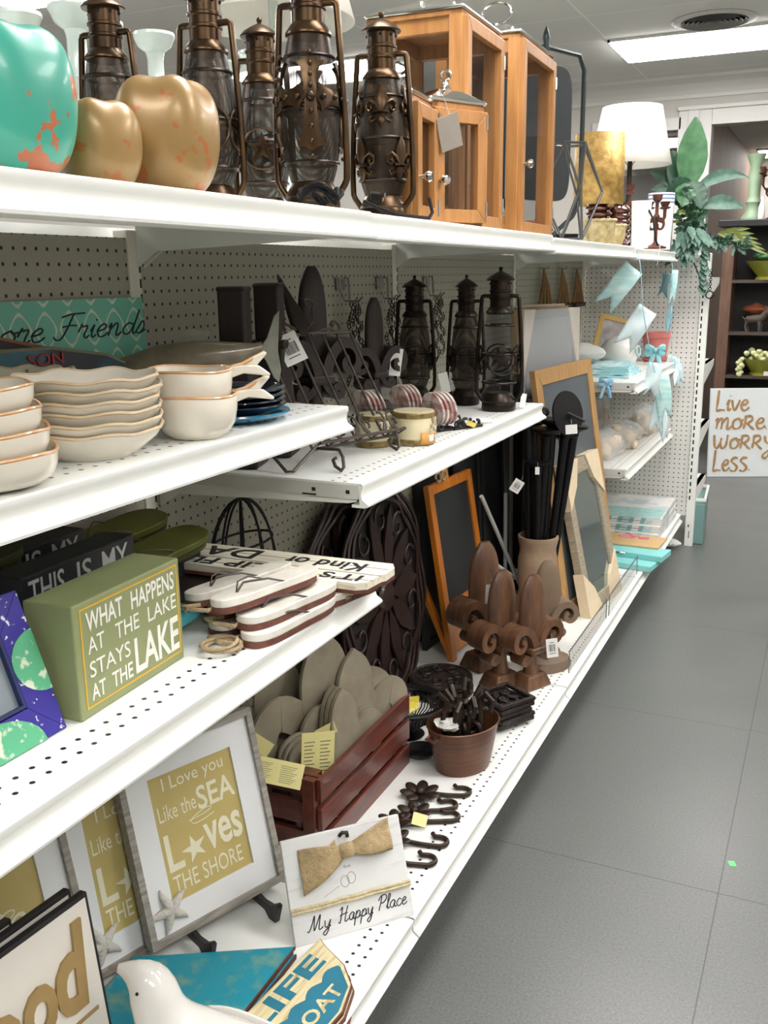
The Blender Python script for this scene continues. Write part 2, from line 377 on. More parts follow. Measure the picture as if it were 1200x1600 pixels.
# next room seen through the openings
M_panel = mat('next_room_panelling', (142, 112, 86), 0.6, 0, .2, 2.5, (120, 92, 70), stretch=(6, 6, .6))
M_white2 = mat('next_room_white', (226, 226, 222), .8, 0, .04, 2)
struct('wall_next_left', B().box2((.16, YF + T, 0), (.268, 12.9, 2.9)), M_panel, smooth=False)
struct('wall_next_far', B().box2((-4, 12.9, 0), (XR, 13, 2.9)), M_white2, smooth=False)
struct('wall_next_side', B().box2((-4, YF + T, 0), (-3.9, 12.9, 2.9)), M_white2, smooth=False)
struct('wall_next_right', B().box2((XR, YF + T, 0), (XR + .1, 13, 2.9)), M_white2, smooth=False)
struct('ceiling_next', B().box2((-4, YF + T, 2.62), (XR + .1, 13, 2.67)), M_ceil, smooth=False)
# ------------------------------------------------------------------ ceiling lights
M_lens2 = emis('next_room_lens', (255, 252, 250), 3.5)
M_lens = emis('fluorescent_lens', (255, 251, 250), PANEL_STRENGTH)
def ceiling_light(x, y, label, sx=1.22, sy=.61, z=CEIL, grp='recessed fluorescent ceiling panels', lens=None):
    t = thing('ceiling_light', label, 'ceiling light', (x, y, z), 0, grp)
    obj('diffuser', B().box2((-sx / 2 + .015, -sy / 2 + .015, -.03), (sx / 2 - .015, sy / 2 - .015, -.002)), lens or M_lens, t, smooth=False)  # lens hung below the ceiling so its glowing sides brighten the ceiling
    f = B(); rx_, ry_ = sx / 2, sy / 2
    for a, c in (((-rx_, -ry_), (rx_, -ry_ + .015)), ((-rx_, ry_ - .015), (rx_, ry_)), ((-rx_, -ry_), (-rx_ + .015, ry_)), ((rx_ - .015, -ry_), (rx_, ry_))):
        f.box2((a[0], a[1], -.016), (c[0], c[1], 0.0))
    obj('light_frame', f, M_trimw, t, smooth=False)
    return t
ceiling_light(.41, 6.72, 'bright rectangular fluorescent ceiling panel in front of the crown moulding at upper right')
for (x, y) in ((.7, 4.3), (.7, 1.85), (.7, -.6), (2.5, 4.6), (2.5, 2.1), (2.5, -.4), (-2.2, 6.4), (-2.2, 3.9), (-2.2, 1.2)):
    ceiling_light(x, y, 'fluorescent ceiling panel with a lowered lens out of the picture above the aisles')
for (x, y) in ((.97, 11.1), (1.02, 12.5), (-.62, 9.7), (-1.6, 11.4)):
    ceiling_light(x, y, 'long fluorescent ceiling light in the next room seen through the doorway' if x > 0 else 'fluorescent ceiling light in the room behind the far window', z=2.62, grp='next room ceiling lights', lens=M_lens2)
# round air vent
t = thing('ceiling_vent', 'round ceiling air vent with concentric dark louvres beside the bright light panel', 'air vent', (.45, 6.22, CEIL))
v = B(); v.lathe([(.23, 0), (.235, -.004), (.20, -.014), (.185, -.012), (.185, 0)], (0, 0, 0), 48, capb=False, capt=False); obj('vent_rim', v, M_trimw, t)
v = B()
for k in range(6):
    r0 = .03 + k * .027; v.lathe([(r0, -.004), (r0 + .017, -.018), (r0 + .019, -.018), (r0 + .002, -.004)], (0, 0, 0), 48, capb=False, capt=False)
obj('louvre', v, mat('vent_metal', (120, 120, 116), .5, .3), t)
obj('duct', B().lathe([(.001, -.002), (.19, -.002)], seg=40), mat('vent_dark', (22, 22, 22), .9), t)

# ------------------------------------------------------------------ gondola shelving
YU = [0.321, 1.541, 2.761, 3.98, 5.19]
M_peg = dotted('pegboard_shaded_enamel', (160, 158, 142), .5, (1, 2), .0254, .0033)  # cream-grey enamel, darkened to stand in for shade under the shelves
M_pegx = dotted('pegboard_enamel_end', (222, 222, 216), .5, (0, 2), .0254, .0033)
M_deck = dotted('shelf_deck', (236, 238, 233), .32, (0, 1), .0254, .0036, (0, -.078, -.018))
M_slot = mat('slot_dark', (14, 14, 14), .9)
M_cream = mat('upright_enamel', (216, 214, 200), .4)
M_under = mat('shelf_underside', (205, 206, 200), .5)
LIP = [(0, 0), (.0035, -.002), (.0035, -.010), (.0005, -.013), (-.001, -.022), (.002, -.031), (.010, -.036), (.014, -.040), (.013, -.044), (.006, -.046), (-.02, -.046), (-.02, -.041), (-.004, -.040), (-.006, -.004)]
def shelf(unit, y0, y1, x1, z, ux, uy, drop=0.0, name='shelf', near_cap=True):
    """shelf board: part of a unit; its edge channel and brackets are sub-parts. drop tilts the front edge a little"""
    g = .003
    d = B(); d.box2((-x1 + .004, y0 + g - uy, -.004), (0, y1 - g - uy, 0)); 
    o = obj(name, d, [M_deck], unit, smooth=False); o.location = (x1, 0, z - 0)
    L_ = B(); k = len(LIP)
    L_.add([(p, y0 + g - uy, q) for p, q in LIP] + [(p, y1 - g - uy, q) for p, q in LIP],
           [tuple(range(k)), tuple(range(2 * k - 1, k - 1, -1))] + [(i, i + k, (i + 1) % k + k, (i + 1) % k) for i in range(k)])
    obj('price_channel', L_, WHITE, o, smooth=True, ang=50)
    f = B()
    f.box2((-x1 + .01, y0 + g - uy, -.03), (-.006, y0 + g + .0012 - uy, -.004)); f.box2((-x1 + .01, y1 - g - .0012 - uy, -.03), (-.006, y1 - g - uy, -.004))
    f.box2((-x1 + .1, y0 + .02 - uy, -.016), (-x1 + .12, y1 - .02 - uy, -.004)); f.box2((-.2, y0 + .02 - uy, -.016), (-.17, y1 - .02 - uy, -.004))
    f.box2((-.012, y0 + .01 - uy, -.028), (-.008, y1 - .01 - uy, -.004))
    obj('shelf_rib', f, M_under, o, smooth=False)
    for yy in (y0 + .008, y1 - .010):
        bk = B(); bk.add([(-x1 + .004, yy - uy, -.004), (-.012, yy - uy, -.004), (-.012, yy - uy, -.036), (-.03, yy - uy, -.040), (-x1 + .05, yy - uy, -.055), (-x1 + .004, yy - uy, -.085)] +
               [(-x1 + .004, yy + .003 - uy, -.004), (-.012, yy + .003 - uy, -.004), (-.012, yy + .003 - uy, -.036), (-.03, yy + .003 - uy, -.040), (-x1 + .05, yy + .003 - uy, -.055), (-x1 + .004, yy + .003 - uy, -.085)],
               [(0, 1, 2, 3, 4, 5), (11, 10, 9, 8, 7, 6)] + [(i, i + 6, (i + 1) % 6 + 6, (i + 1) % 6) for i in range(6)])
        obj('bracket', bk, WHITE, o, smooth=False)
    h = B()
    for xx, w_ in ((-.10, .004), (-.028, .004)): h.box2((xx - w_, y0 + g - .0006 - uy, -.021), (xx + w_, y0 + g - uy, -.014))
    h.box2((-.125, y0 + g - .0006 - uy, -.029), (-.095, y0 + g - uy, -.026))
    obj('bracket_slot', h, M_slot, o, smooth=False)
    return o
# per unit: (top z, top depth), [(shelf z, depth)]
UNITS = [((1.541, .499), [(1.207, .447), (.885, .500)]), ((1.541, .484), [(1.063, .470)]), ((1.535, .484), []), ((1.530, .49), [(.998, .515), (.636, .495)])]
ULAB = ['nearest white metal shelving bay holding plates, box signs and framed prints',
        'white metal shelving bay with the wire easel and cream jars on its middle shelf',
        'white metal shelving bay without middle shelves holding tall chalkboards and mirrors',
        'farthest white metal shelving bay with turquoise bags and bagged shells beside the end panel']
for i in range(4):
    y0, y1 = YU[i], YU[i + 1]
    u = thing('shelving_unit', ULAB[i], 'shelving', (0, y0, 0), 0, 'white metal shelving bays along the aisle')
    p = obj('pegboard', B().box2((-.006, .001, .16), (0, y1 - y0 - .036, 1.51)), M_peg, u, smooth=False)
    LL = y1 - y0; s = B(); s.box2((-.03, LL - .036, 0), (.004, LL - .001, 1.525)); up_ = obj('upright', s, M_cream, u, smooth=False, bevel=.002)
    q = B()
    for k in range(46): q.box2((.0035, LL - .007, .22 + k * .0285), (.005, LL - .0035, .22 + k * .0285 + .017))
    obj('upright_slot', q, M_slot, up_, smooth=False)
    (tz, td), sh = UNITS[i]
    shelf(u, y0, y1, td, tz, 0, y0)
    for (z, d) in sh: shelf(u, y0, y1, d, z, 0, y0)
    shelf(u, y0, y1, .570, .175, 0, y0, name='base_shelf')
    obj('kick_plate', B().box2((.44, .01, .02), (.455, y1 - y0 - .3 if i == 3 else y1 - y0 - .01, .13)), mat('kick_grey', (120, 121, 118), .5), u, smooth=False)
# end panel, facing down the aisle, with its own shelves on the far side
e = thing('shelving_end_panel', 'white pegboard end panel with a slotted upright closing off the far bay', 'shelving', (0, 5.205, 0))
pb = B(); pb.box2((.0, 0, .165), (.60, .008, 1.50)); o = obj('pegboard', pb, M_pegx, e, smooth=False); o.location = (0.0, -.004, 0)
s = B(); s.box2((.598, -.014, 0), (.640, .025, 1.525)); up_ = obj('upright', s, WHITE, e, smooth=False, bevel=.002)
q = B()
for k in range(34): q.box2((.608, -.0146, .255 + k * .0375), (.615, -.0139, .255 + k * .0375 + .022))
for zz in (.045, .055): q.box2((.617, -.0146, zz), (.621, -.0139, zz + .028))
q.box2((.612, -.0146, .105), (.618, -.0139, .118))
obj('upright_slot', q, M_slot, up_, smooth=False)
tp = B(); tp.box2((0, -.012, 1.50), (.60, .02, 1.522)); obj('top_rail', tp, WHITE, e, smooth=False, bevel=.002)
for z in (1.405, .96, .62, .30):
    a = B(); a.prism([(.02, 0), (.50, 0), (.50, -.03), (.44, -.045), (.1, -.10), (.02, -.12)], .605, .632, Matrix(((0, 1, 0, 0), (1, 0, 0, 0), (0, 0, 1, 0), (0, 0, 0, 1))))
    a.box2((.1, .03, -.004), (.63, .5, 0)); bo = obj('far_shelf', a, WHITE, e, smooth=False); bo.location = (0, 0, z)
# back-to-back half of the gondola (its top shelf carries a lamp)
bs = thing('rear_shelving', 'white metal shelf board on the hidden far side of the bays under the pale lampshade', 'shelving', (0, 0, 0))
sb = B(); sb.box2((-.50, .33, 1.50), (-.04, 5.1, 1.53)); obj('shelf', sb, WHITE, bs, smooth=False)
sb = B(); sb.box2((-.06, .33, 0), (-.035, 5.1, 1.50)); obj('back_panel', sb, M_cream, bs, smooth=False)

# ================================================================== TOP SHELF (z = 1.541)
ZT = 1.541
M_turq = mat('turquoise_chipped_glaze', (54, 146, 126), .34, 0, .3, 26, (164, 92, 56), thr=(.60, .615), coat=.15)
M_gold = mat('gold_chipped_paint', (142, 114, 68), .36, .2, .3, 34, (156, 92, 44), thr=(.60, .65), coat=.1)
def gourd(name, m, label, cat, loc, r, h, lobes=5, amp=.07, rz=0, foot=True, grp=None):
    t = thing(name, label, cat, loc, rz, grp)
    k = 26; prof = []
    for i in range(k + 1):
        a = PI * i / k; s_ = max(math.sin(a), 0) ** .5
        prof.append((max(r * s_ * (1 - .06 * math.cos(a)), .002), h * (.5 - .5 * math.cos(a))))
    prof[0] = (r * .62, 0.0); prof[1] = (r * .66, h * .004)
    if foot:
        prof[2] = (r * .70, h * .05); prof[3] = (r * .66, h * .085)
    def lb(th, t_): return 1 + amp * (t_ ** 1.5) * math.cos(lobes * th) - amp * .3 * t_ ** 4
    b = B(); b.lathe(prof, seg=60, lobe=lb)
    # the crown dips in the middle
    for v in b.bm.verts:
        rr = math.hypot(v.co.x, v.co.y)
        if v.co.z > h * .55:
            d = max(0, 1 - rr / (r * .55)); v.co.z -= h * .06 * d * d
            v.co.z += h * .022 * math.cos(lobes * math.atan2(v.co.y, v.co.x)) * min(rr / r, 1) * (v.co.z / h)
    obj('body', b, m, t)
    s_ = B(); s_.tube([(0, 0, h * .80), (.003, 0, h * .9), (.008, .003, h * .97)], [.009, .006, .005], 10); obj('stem', s_, mat('stem_tan', (168, 132, 88), .6), t)
    return t
gourd('decorative_pumpkin', M_turq, 'turquoise ceramic pumpkin with orange chips at the left end of the top shelf', 'pumpkin', (.37, .862, ZT), .081, .165, 5, .05, .4, grp='chipped ceramic pumpkins')
gourd('decorative_pumpkin', M_gold, 'small gold ceramic pumpkin tucked between the turquoise one and the big gold one', 'pumpkin', (.385, .997, ZT), .055, .106, 5, .06, .2, grp='chipped ceramic pumpkins')
gourd('decorative_pumpkin', M_gold, 'gold ceramic pumpkin half hidden behind the big gold one', 'pumpkin', (.265, 1.180, ZT), .045, .135, 4, .12, .9, grp='chipped ceramic pumpkins')
gourd('decorative_pumpkin', M_gold, 'largest gold ceramic pumpkin with lobed crown in front of the bronze lanterns', 'pumpkin', (.385, 1.135, ZT), .0725, .154, 5, .065, .75, grp='chipped ceramic pumpkins')

# white-mint turned candlesticks behind
M_mint = mat('mint_white_lacquer', (206, 220, 213), .25, 0, .04, 5, coat=.4)
M_frost = thin('frosted_pale_glass', (214, 226, 220), .35, .15)
def pillar(loc, h, rc, label, m=None):
    t = thing('candlestick', label, 'candlestick', loc, 0, 'pale turned candlesticks at the back of the top shelf')
    m = m or M_mint
    hc = rc * .85
    s = B(); s.lathe([(rc * .95, 0), (rc, .008), (rc * .8, .02), (rc * .4, .035), (rc * .34, .06), (rc * .5, .075), (rc * .36, .09), (rc * .33, h * .45), (rc * .42, h * .62), (rc * .52, h * .66), (rc * .40, h * .69), (rc * .38, h - hc - .012), (rc * .45, h - hc)], seg=28); obj('stem', s, m, t)
    c = B(); c.lathe([(rc * .45, h - hc), (rc * .80, h - hc * .7), (rc * .97, h - hc * .25), (rc * 1.02, h - .005), (rc * 1.0, h), (rc * .9, h), (rc * .86, h - .012), (.001, h - .014)], seg=32); obj('cup', c, m, t)
    return t
pillar((.2, 1.075, ZT), .243, .031, 'pale mint candlestick with wide cup at the left edge above the turquoise pumpkin')
pillar((.105, 1.295, ZT), .310, .040, 'tallest pale mint candlestick, its cup just left of the first bronze lantern')
pillar((.065, 1.215, ZT), .275, .030, 'pale mint candlestick standing behind the two leftmost tall ones', )
pillar((.185, 1.12, ZT), .205, .031, 'short pale mint candlestick right behind the turquoise pumpkin')
pillar((.08, 1.40, ZT), .312, .027, 'pale mint candlestick showing right of the first bronze lantern chimney')
pillar((.10, 1.50, ZT), .312, .036, 'thick pale mint candlestick between the first and second bronze lanterns')
pillar((.06, 1.90, ZT), .36, .036, 'pale glass candlestick with cup high between second and third lanterns', M_frost)
pillar((.065, 1.79, ZT), .318, .038, 'pale frosted glass candlestick close behind the second lantern', M_frost)

# bronze hurricane lanterns
M_bronze = mat('aged_bronze', (92, 70, 46), .30, .85, .5, 14, (48, 39, 31))
M_bronzed = mat('dark_bronze', (58, 48, 40), .35, .8, .4, 20, (34, 30, 27))
M_black = mat('black_iron', (24, 22, 21), .5, .3, .2, 20)
M_cloth = wire_mesh('lantern_wire_cloth', (62, 54, 46), 260, .55)
M_glass = thin('clear_glass', (34, 37, 37), .84, .03)
FLEUR = []
def petal(w, h, z0, n=14, tip=1.6):
    pts = []
    for i in range(n + 1):
        t = i / float(n); pts.append((w * max(math.sin(PI * t ** .8), 0) * .5, z0 + h * t))
    return pts + [(-x, z) for x, z in pts[-2:0:-1]]
def wrap(b, out, Rf, a0, d0, d1):
    """plate bent round an upright axis: outline (arc length, z), radius function of z"""
    k = len(out); cx = sum(p[0] for p in out) / k; cz = sum(p[1] for p in out) / k
    def q(x, z, d):
        rr = Rf(z) + d; a = a0 + x / Rf(z); return (rr * math.cos(a), rr * math.sin(a), z)
    vs = [q(x, z, d0) for x, z in out] + [q(x, z, d1) for x, z in out] + [q(cx, cz, d1 + (d1 - d0) * .8)]
    fs = [(i, i + k, (i + 1) % k + k, (i + 1) % k) for i in range(k)] + [(i + k, 2 * k, (i + 1) % k + k) for i in range(k)]
    b.add(vs, fs)
def wtube(b, pts, Rf, a0, d, r):
    b.tube([((Rf(z) + d) * math.cos(a0 + x / Rf(z)), (Rf(z) + d) * math.sin(a0 + x / Rf(z)), z) for x, z in pts], r, 6)
def emblem(kind, Rf, a0, zc, s):
    b = B()
    if kind == 'fleur':
        wrap(b, [(x * s, zc + (z - .2) * s) for x, z in petal(.34, .8, .1)], Rf, a0, .001, .006)
        wrap(b, [(x * s, zc + (z - .2) * s) for x, z in petal(.22, -.42, .02)], Rf, a0, .001, .005)
        for sg in (-1, 1):
            wtube(b, [(sg * s * x, zc + (z - .2) * s) for x, z in ((.05, .1), (.14, .3), (.30, .40), (.42, .30), (.42, .14), (.32, .08), (.27, .17), (.31, .22))], Rf, a0, .004, s * .045)
            wtube(b, [(sg * s * x, zc + (z - .2) * s) for x, z in ((.05, .02), (.14, -.14), (.28, -.2), (.33, -.1), (.26, -.06))], Rf, a0, .004, s * .035)
        wrap(b, [(-.2 * s, zc - .17 * s), (.2 * s, zc - .17 * s), (.2 * s, zc - .09 * s), (-.2 * s, zc - .09 * s)], Rf, a0, .002, .008)
    elif kind == 'cross':
        for ax in (0, 1):
            for sg in (-1, 1):
                L_ = .62 if ax else (.75 if sg < 0 else .55)
                arm = [(-.07, 0), (-.09, .3 * L_), (-.12, .7 * L_), (-.2, .9 * L_), (-.1, .92 * L_), (0, L_), (.1, .92 * L_), (.2, .9 * L_), (.12, .7 * L_), (.09, .3 * L_), (.07, 0)]
                o = [((z * sg if ax else x) * s, zc + (x if ax else z * sg) * s) for x, z in arm]
                wrap(b, o, Rf, a0, .001, .005)
                for k in range(1, 5):
                    t = k * .17 * L_ / .62; x, z = (t * sg * s, zc) if ax else (0, zc + t * sg * s)
                    rr = Rf(z) + .008; a = a0 + x / Rf(z); b.sphere((rr * math.cos(a), rr * math.sin(a), z), s * .035, seg=8, rings=5)
        rr = Rf(zc) + .008; b.sphere((rr * math.cos(a0), rr * math.sin(a0), zc), s * .07, seg=8, rings=5)
    else:
        o = []
        for k in range(10):
            rr = s * (.5 if k % 2 == 0 else .2); a = PI / 2 + PI * k / 5; o.append((rr * math.cos(a), zc + rr * math.sin(a)))
        wrap(b, o, Rf, a0, .001, .006)
        wtube(b, [(s * .62 * math.cos(2 * PI * k / 20), zc + s * .62 * math.sin(2 * PI * k / 20)) for k in range(21)], Rf, a0, .003, s * .04)
    return b
def lantern(loc, h, kind, label, rz=0, fat=1.0, dark=False, hrot=0.0, mesh=True, grp='bronze hurricane lanterns on the top shelf'):
    """local z up from the foot; fractions of the height h"""
    t = thing('hurricane_lantern', label, 'lantern', loc, rz, grp)
    mb = M_bronzed if dark else M_bronze
    def L_(p): return [(r * h * fat, z * h) for r, z in p]
    b = B(); b.lathe(L_([(.122, 0), (.130, .012), (.128, .05), (.124, .062), (.128, .07), (.120, .085), (.098, .122), (.092, .128), (.02, .13)]), seg=36); obj('base', b, mb, t)
    prof = [(.100, .128), (.118, .18), (.134, .26), (.140, .36), (.134, .46), (.120, .56), (.104, .64), (.094, .685)]
    b = B(); b.lathe(L_(prof), seg=36, capb=False, capt=False); obj('mesh_shade' if mesh else 'glass_globe', b, M_cloth if mesh else M_glass, t)
    if mesh:
        b = B(); b.lathe(L_([(.055, .13), (.07, .2), (.07, .45), (.05, .6), (.045, .68)]), seg=24, capb=False, capt=False); obj('glass_chimney', b, M_glass, t)
    b = B(); b.lathe(L_([(.092, .675), (.106, .683), (.106, .692), (.082, .722), (.076, .728), (.076, .775), (.083, .78), (.083, .79), (.076, .795), (.076, .825), (.083, .83), (.083, .84), (.076, .845), (.076, .915), (.07, .918)]), seg=36, capb=False); ch = obj('chimney', b, mb, t)
    hb = B()
    for k in range(8):
        a = 2 * PI * k / 8; hb.sphere((.0755 * h * fat * math.cos(a), .0755 * h * fat * math.sin(a), .885 * h), .008 * h, seg=8, rings=5)
    obj('vent_hole', hb, M_slot, ch)
    b = B(); b.lathe(L_([(.104, .905), (.106, .911), (.088, .930), (.05, .952), (.022, .965), (.010, .970), (.013, .978), (.016, .986), (.012, .996), (.002, 1.0)]), seg=36); obj('cap', b, mb, t)
    for sg in (-1, 1):
        c, s_ = math.cos(hrot), math.sin(hrot)
        pts = [(.07, .80), (.118, .80), (.132, .797), (.137, .785), (.152, .60), (.166, .40), (.172, .22), (.170, .135), (.160, .115), (.118, .06)]
        if fat > 1: pts = [(x * 1.0, z) for x, z in pts]
        b = B(); b.tube([(sg * x * h * fat * c, sg * x * h * fat * s_, z * h) for x, z in pts], .0155 * h * fat, 10); obj('handle', b, mb, t)
    def Rf(z):
        q = z / h
        for (r0, z0), (r1, z1) in zip(prof, prof[1:]):
            if z0 <= q <= z1: return (r0 + (r1 - r0) * (q - z0) / (z1 - z0)) * h * fat
        return .1 * h * fat
    for zz in (.20, .40, .60):
        b = B(); b.tube([((Rf(zz * h) + .001) * math.cos(2 * PI * k / 32), (Rf(zz * h) + .001) * math.sin(2 * PI * k / 32), zz * h) for k in range(32)], .003, 6, closed=True); obj('band', b, M_bronzed, t)
    if kind == 'fleur':
        for a0 in (-.75, .85, 2.4, -2.3): obj('fleur_emblem', emblem('fleur', Rf, a0, .54 * h, .17 * h), mb, t)
        for a0 in (-1.6, .02, 1.6, 3.1): obj('fleur_emblem', emblem('fleur', Rf, a0, .29 * h, .17 * h), mb, t)
    elif kind == 'cross':
        for a0 in (-.62, .95, 2.5, -2.2): obj('cross_emblem', emblem('cross', Rf, a0, .44 * h, .27 * h), mb, t)
    else:
        for a0 in (-.65, .9, 2.4, -2.2): obj('star_emblem', emblem('star', Rf, a0, .36 * h, .16 * h), mb, t)
    return t
AV = R(-25)   # lantern handles span across the view
lantern((.2, 1.25, ZT), .315, 'star', 'leftmost bronze lantern with star emblem, behind the gold pumpkins', AV, .98, hrot=.55)
lantern((.235, 1.462, ZT), .381, 'star', 'second bronze lantern from the left, right behind the largest gold pumpkin', AV, .92, hrot=.55)
lantern((.380, 1.555, ZT), .424, 'cross', 'large bronze lantern with a studded cross on its shade', AV, .88, hrot=.6)
lantern((.16, 1.757, ZT), .387, 'star', 'bronze lantern mostly hidden behind the one with the cross', AV, .95, hrot=.6)
lantern((.390, 1.828, ZT), .386, 'fleur', 'bronze lantern with fleur-de-lis emblems beside the wooden lanterns', AV, .94, dark=False, hrot=.6)
# electric cords lying at the lantern feet
def cord(pts, r, label, plug=None):
    t = thing('electric_cord', label, 'cord', pts[0], 0, 'black lantern cords')
    o = Vector(pts[0]); b = B(); b.tube([Vector(p) - o for p in pts], r, 8); obj('cable', b, mat('cord_rubber', (14, 14, 14), .75, spec=.2), t)
    if plug:
        p = Vector(plug) - o
        q = B(); q.box(p, (.018, .026, .016), (0.2, .1, .5)); obj('plug', q, mat('cord_rubber', (14, 14, 14), .75, spec=.2), t, bevel=.003)
        for s in (-1, 1):
            q = B(); q.box(p + Vector((.008 + s * .002, .02, s * .004)), (.0015, .018, .006), (0, .1, .5)); obj('prong', q, mat('prong_nickel', (180, 176, 165), .25, .9), t)
    return t
def coil(c, r, n, z, sq=.6, dz=.003):
    return [(c[0] + r * (1 - .25 * math.sin(2.3 * a)) * math.cos(a) * sq, c[1] + r * math.sin(a), z + .004 + dz * a / 6.28 + .018 * abs(math.sin(a * 1.5))) for a in [i * .35 for i in range(int(n * 18))]]
cord(coil((.455, 1.445, 0), .045, 4, ZT + .004), .0032, 'coil of black cord beside the foot of the lantern with the cross')
cord([(.41, 1.70, ZT + .03), (.44, 1.69, ZT + .018), (.465, 1.72, ZT + .006), (.47, 1.80, ZT + .005), (.468, 1.88, ZT + .006), (.455, 1.93, ZT + .02), (.44, 1.95, ZT + .05)], .0035, 'black cord with a plug in front of the fleur-de-lis lantern', (.452, 1.66, ZT + .034))

# wooden glass-sided lanterns
M_oak = wood('honey_oak', (176, 126, 72), (152, 104, 56), .4, (14, 14, 1.5))
M_chrome = mat('polished_nickel', (205, 205, 200), .12, 1.0, .1, 10)
def wood_lantern(loc, w, d, h, label, rz=0, door=True, knob=.30, post=.032):
    """w along local y (its door faces +x), d deep along x"""
    t = thing('wooden_lantern', label, 'lantern', loc, rz, 'honey oak lanterns with glass sides')
    f = B(); p = post
    for sx in (-1, 1):
        for sy in (-1, 1): f.box((sx * (d - p) / 2, sy * (w - p) / 2, h / 2), (p, p, h))
    f.box((0, 0, p * .4), (d - .002, w - .002, p * .8)); f.box((0, 0, h - .006), (d, w, .012))
    for sy in (-1, 1): f.box((0, sy * (w - p) / 2, h - p * .7), (d - .01, p * .7, p * 1.4)); f.box((0, sy * (w - p) / 2, p * .8), (d - .01, p * .7, p * 1.6))
    f.box((-(d - p) / 2, 0, h - p * .7), (p * .7, w - .01, p * 1.4)); f.box((-(d - p) / 2, 0, p * .8), (p * .7, w - .01, p * 1.6))
    obj('frame', f, M_oak, t, smooth=False, bevel=.002)
    for s_, dim in (((0, (w - p) / 2, h / 2), (d - p, .002, h - p)), ((0, -(w - p) / 2, h / 2), (d - p, .002, h - p)), ((-(d - p) / 2, 0, h / 2), (.002, w - p, h - p))):
        obj('glass_pane', B().box(s_, dim), M_glass, t, smooth=False)
    dd = B(); q = .028
    m = Matrix.Translation((d / 2 + .002, 0, 0)) @ Matrix.Rotation(PI / 2, 4, 'Z')
    dd.M = m; rect_ring(dd, -w / 2 + .002, w / 2 - .002, .006, h - .014, q, -.012, .004)
    do = obj('door', dd, M_oak, t, smooth=False, bevel=.0015)
    obj('door_glass', B().box((d / 2, 0, h / 2), (.002, w - q * 1.6, h - q * 1.6)), M_glass, do, smooth=False)
    kb = B(); kb.M = Matrix.Translation((d / 2 + .014, -w / 2 + .016, h * knob)) @ Matrix.Rotation(PI / 2, 4, 'Y'); kb.lathe([(.004, 0), (.004, .008), (.010, .012), (.012, .018), (.009, .025), (.001, .027)], seg=20); obj('knob', kb, M_chrome, do)
    hg = B()
    for zz in (.14, .86): hg.tube([(d / 2 + .014, w / 2 - .004, h * zz - .016), (d / 2 + .014, w / 2 - .004, h * zz + .016)], .0035, 8)
    obj('hinge', hg, M_chrome, do)
    r_ = B(); m_ = 1.0
    r_.M = Matrix.Translation((0, 0, h)); a, c = d * .5 + .004, w * .5 + .004; k = .012; e = .42
    r_.add([(-a, -c, 0), (a, -c, 0), (a, c, 0), (-a, c, 0), (-a, -c, .008), (a, -c, .008), (a, c, .008), (-a, c, .008), (-a * e, -c * e, h * .07 + k), (a * e, -c * e, h * .07 + k), (a * e, c * e, h * .07 + k), (-a * e, c * e, h * .07 + k)],
           [(3, 2, 1, 0)] + [(i, (i + 1) % 4, (i + 1) % 4 + 4, i + 4) for i in range(4)] + [(i + 4, (i + 1) % 4 + 4, (i + 1) % 4 + 8, i + 8) for i in range(4)] + [(8, 9, 10, 11)])
    ro = obj('metal_roof', r_, M_chrome, t, smooth=False, bevel=.003)
    hd = B(); zz = h + h * .07 + k; R0 = d * .2
    hd.lathe([(R0 * .7, 0), (R0 * .8, .006), (R0 * .4, .012), (.006, .016), (.006, .022)], (0, 0, zz), 24)
    hd.tube([(R0 * .9 * math.cos(2 * PI * i / 24), 0, zz + .024 + R0 * .5 + R0 * .6 * math.sin(2 * PI * i / 24)) for i in range(24)], .0035, 8, closed=True)
    obj('ring_handle', hd, M_chrome, t)
    return t
wood_lantern((.300, 2.332, ZT), .285, .235, .470, 'largest honey oak lantern with nickel roof, back left of the group', 0.02, knob=.20)
wood_lantern((.300, 2.79, ZT), .345, .235, .505, 'tall honey oak lantern with nickel roof next to the dark swing mirror', 0.02, knob=.36)
wood_lantern((.375, 1.945, ZT), .150, .10, .245, 'small honey oak lantern right of the bronze fleur-de-lis lantern', .10, knob=.36, post=.022)
wood_lantern((.412, 2.112, ZT), .155, .085, .255, 'small honey oak lantern angled before the largest oak lantern', -.50, knob=.36, post=.022)
t = thing('price_tag', 'grey card price tag hanging off the small oak lantern', 'tag', (.452, 2.035, 1.73), 0)
obj('card', B().box((0, 0, 0), (.0015, .055, .07), (R(20), .2, -.6)), mat('tag_grey', (150, 143, 132), .7, 0, .1, 30), t, smooth=False)
b = B(); b.tube([(0, -.004, .034), (-.006, -.01, .06), (-.012, -.02, .076)], .0008, 5); obj('string', b, mat('thread', (190, 190, 184), .8), t)

# dark swing mirror in a bent rod frame
t = thing('swing_mirror', 'dark backed swing mirror in a black rod frame with finial', 'mirror', (.27, 3.40, ZT), R(58)); t.scale = (.97, .97, .90)
b = B(); pts = []
for i in range(40):
    a = 2 * PI * i / 40; c, s = math.cos(a), math.sin(a)
    pts.append((.125 * (abs(c) ** .35) * (1 if c > 0 else -1), .40 + .245 * (abs(s) ** .35) * (1 if s > 0 else -1)))
b.prism(pts, -.008, .008); obj('mirror_back', b, mat('mirror_back_dark', (34, 40, 42), .55, .2), t, bevel=.003)
b = B(); b.tube([(-.03, 0, .01), (-.15, 0, .10), (-.185, 0, .16), (-.185, 0, .64), (-.16, 0, .69), (-.02, 0, .70), (.02, 0, .70), (.16, 0, .69), (.185, 0, .64), (.185, 0, .16), (.15, 0, .10), (.03, 0, .01)], .0085, 8); obj('rod_frame', b, mat('rod_verdigris', (44, 54, 54), .45, .5), t)
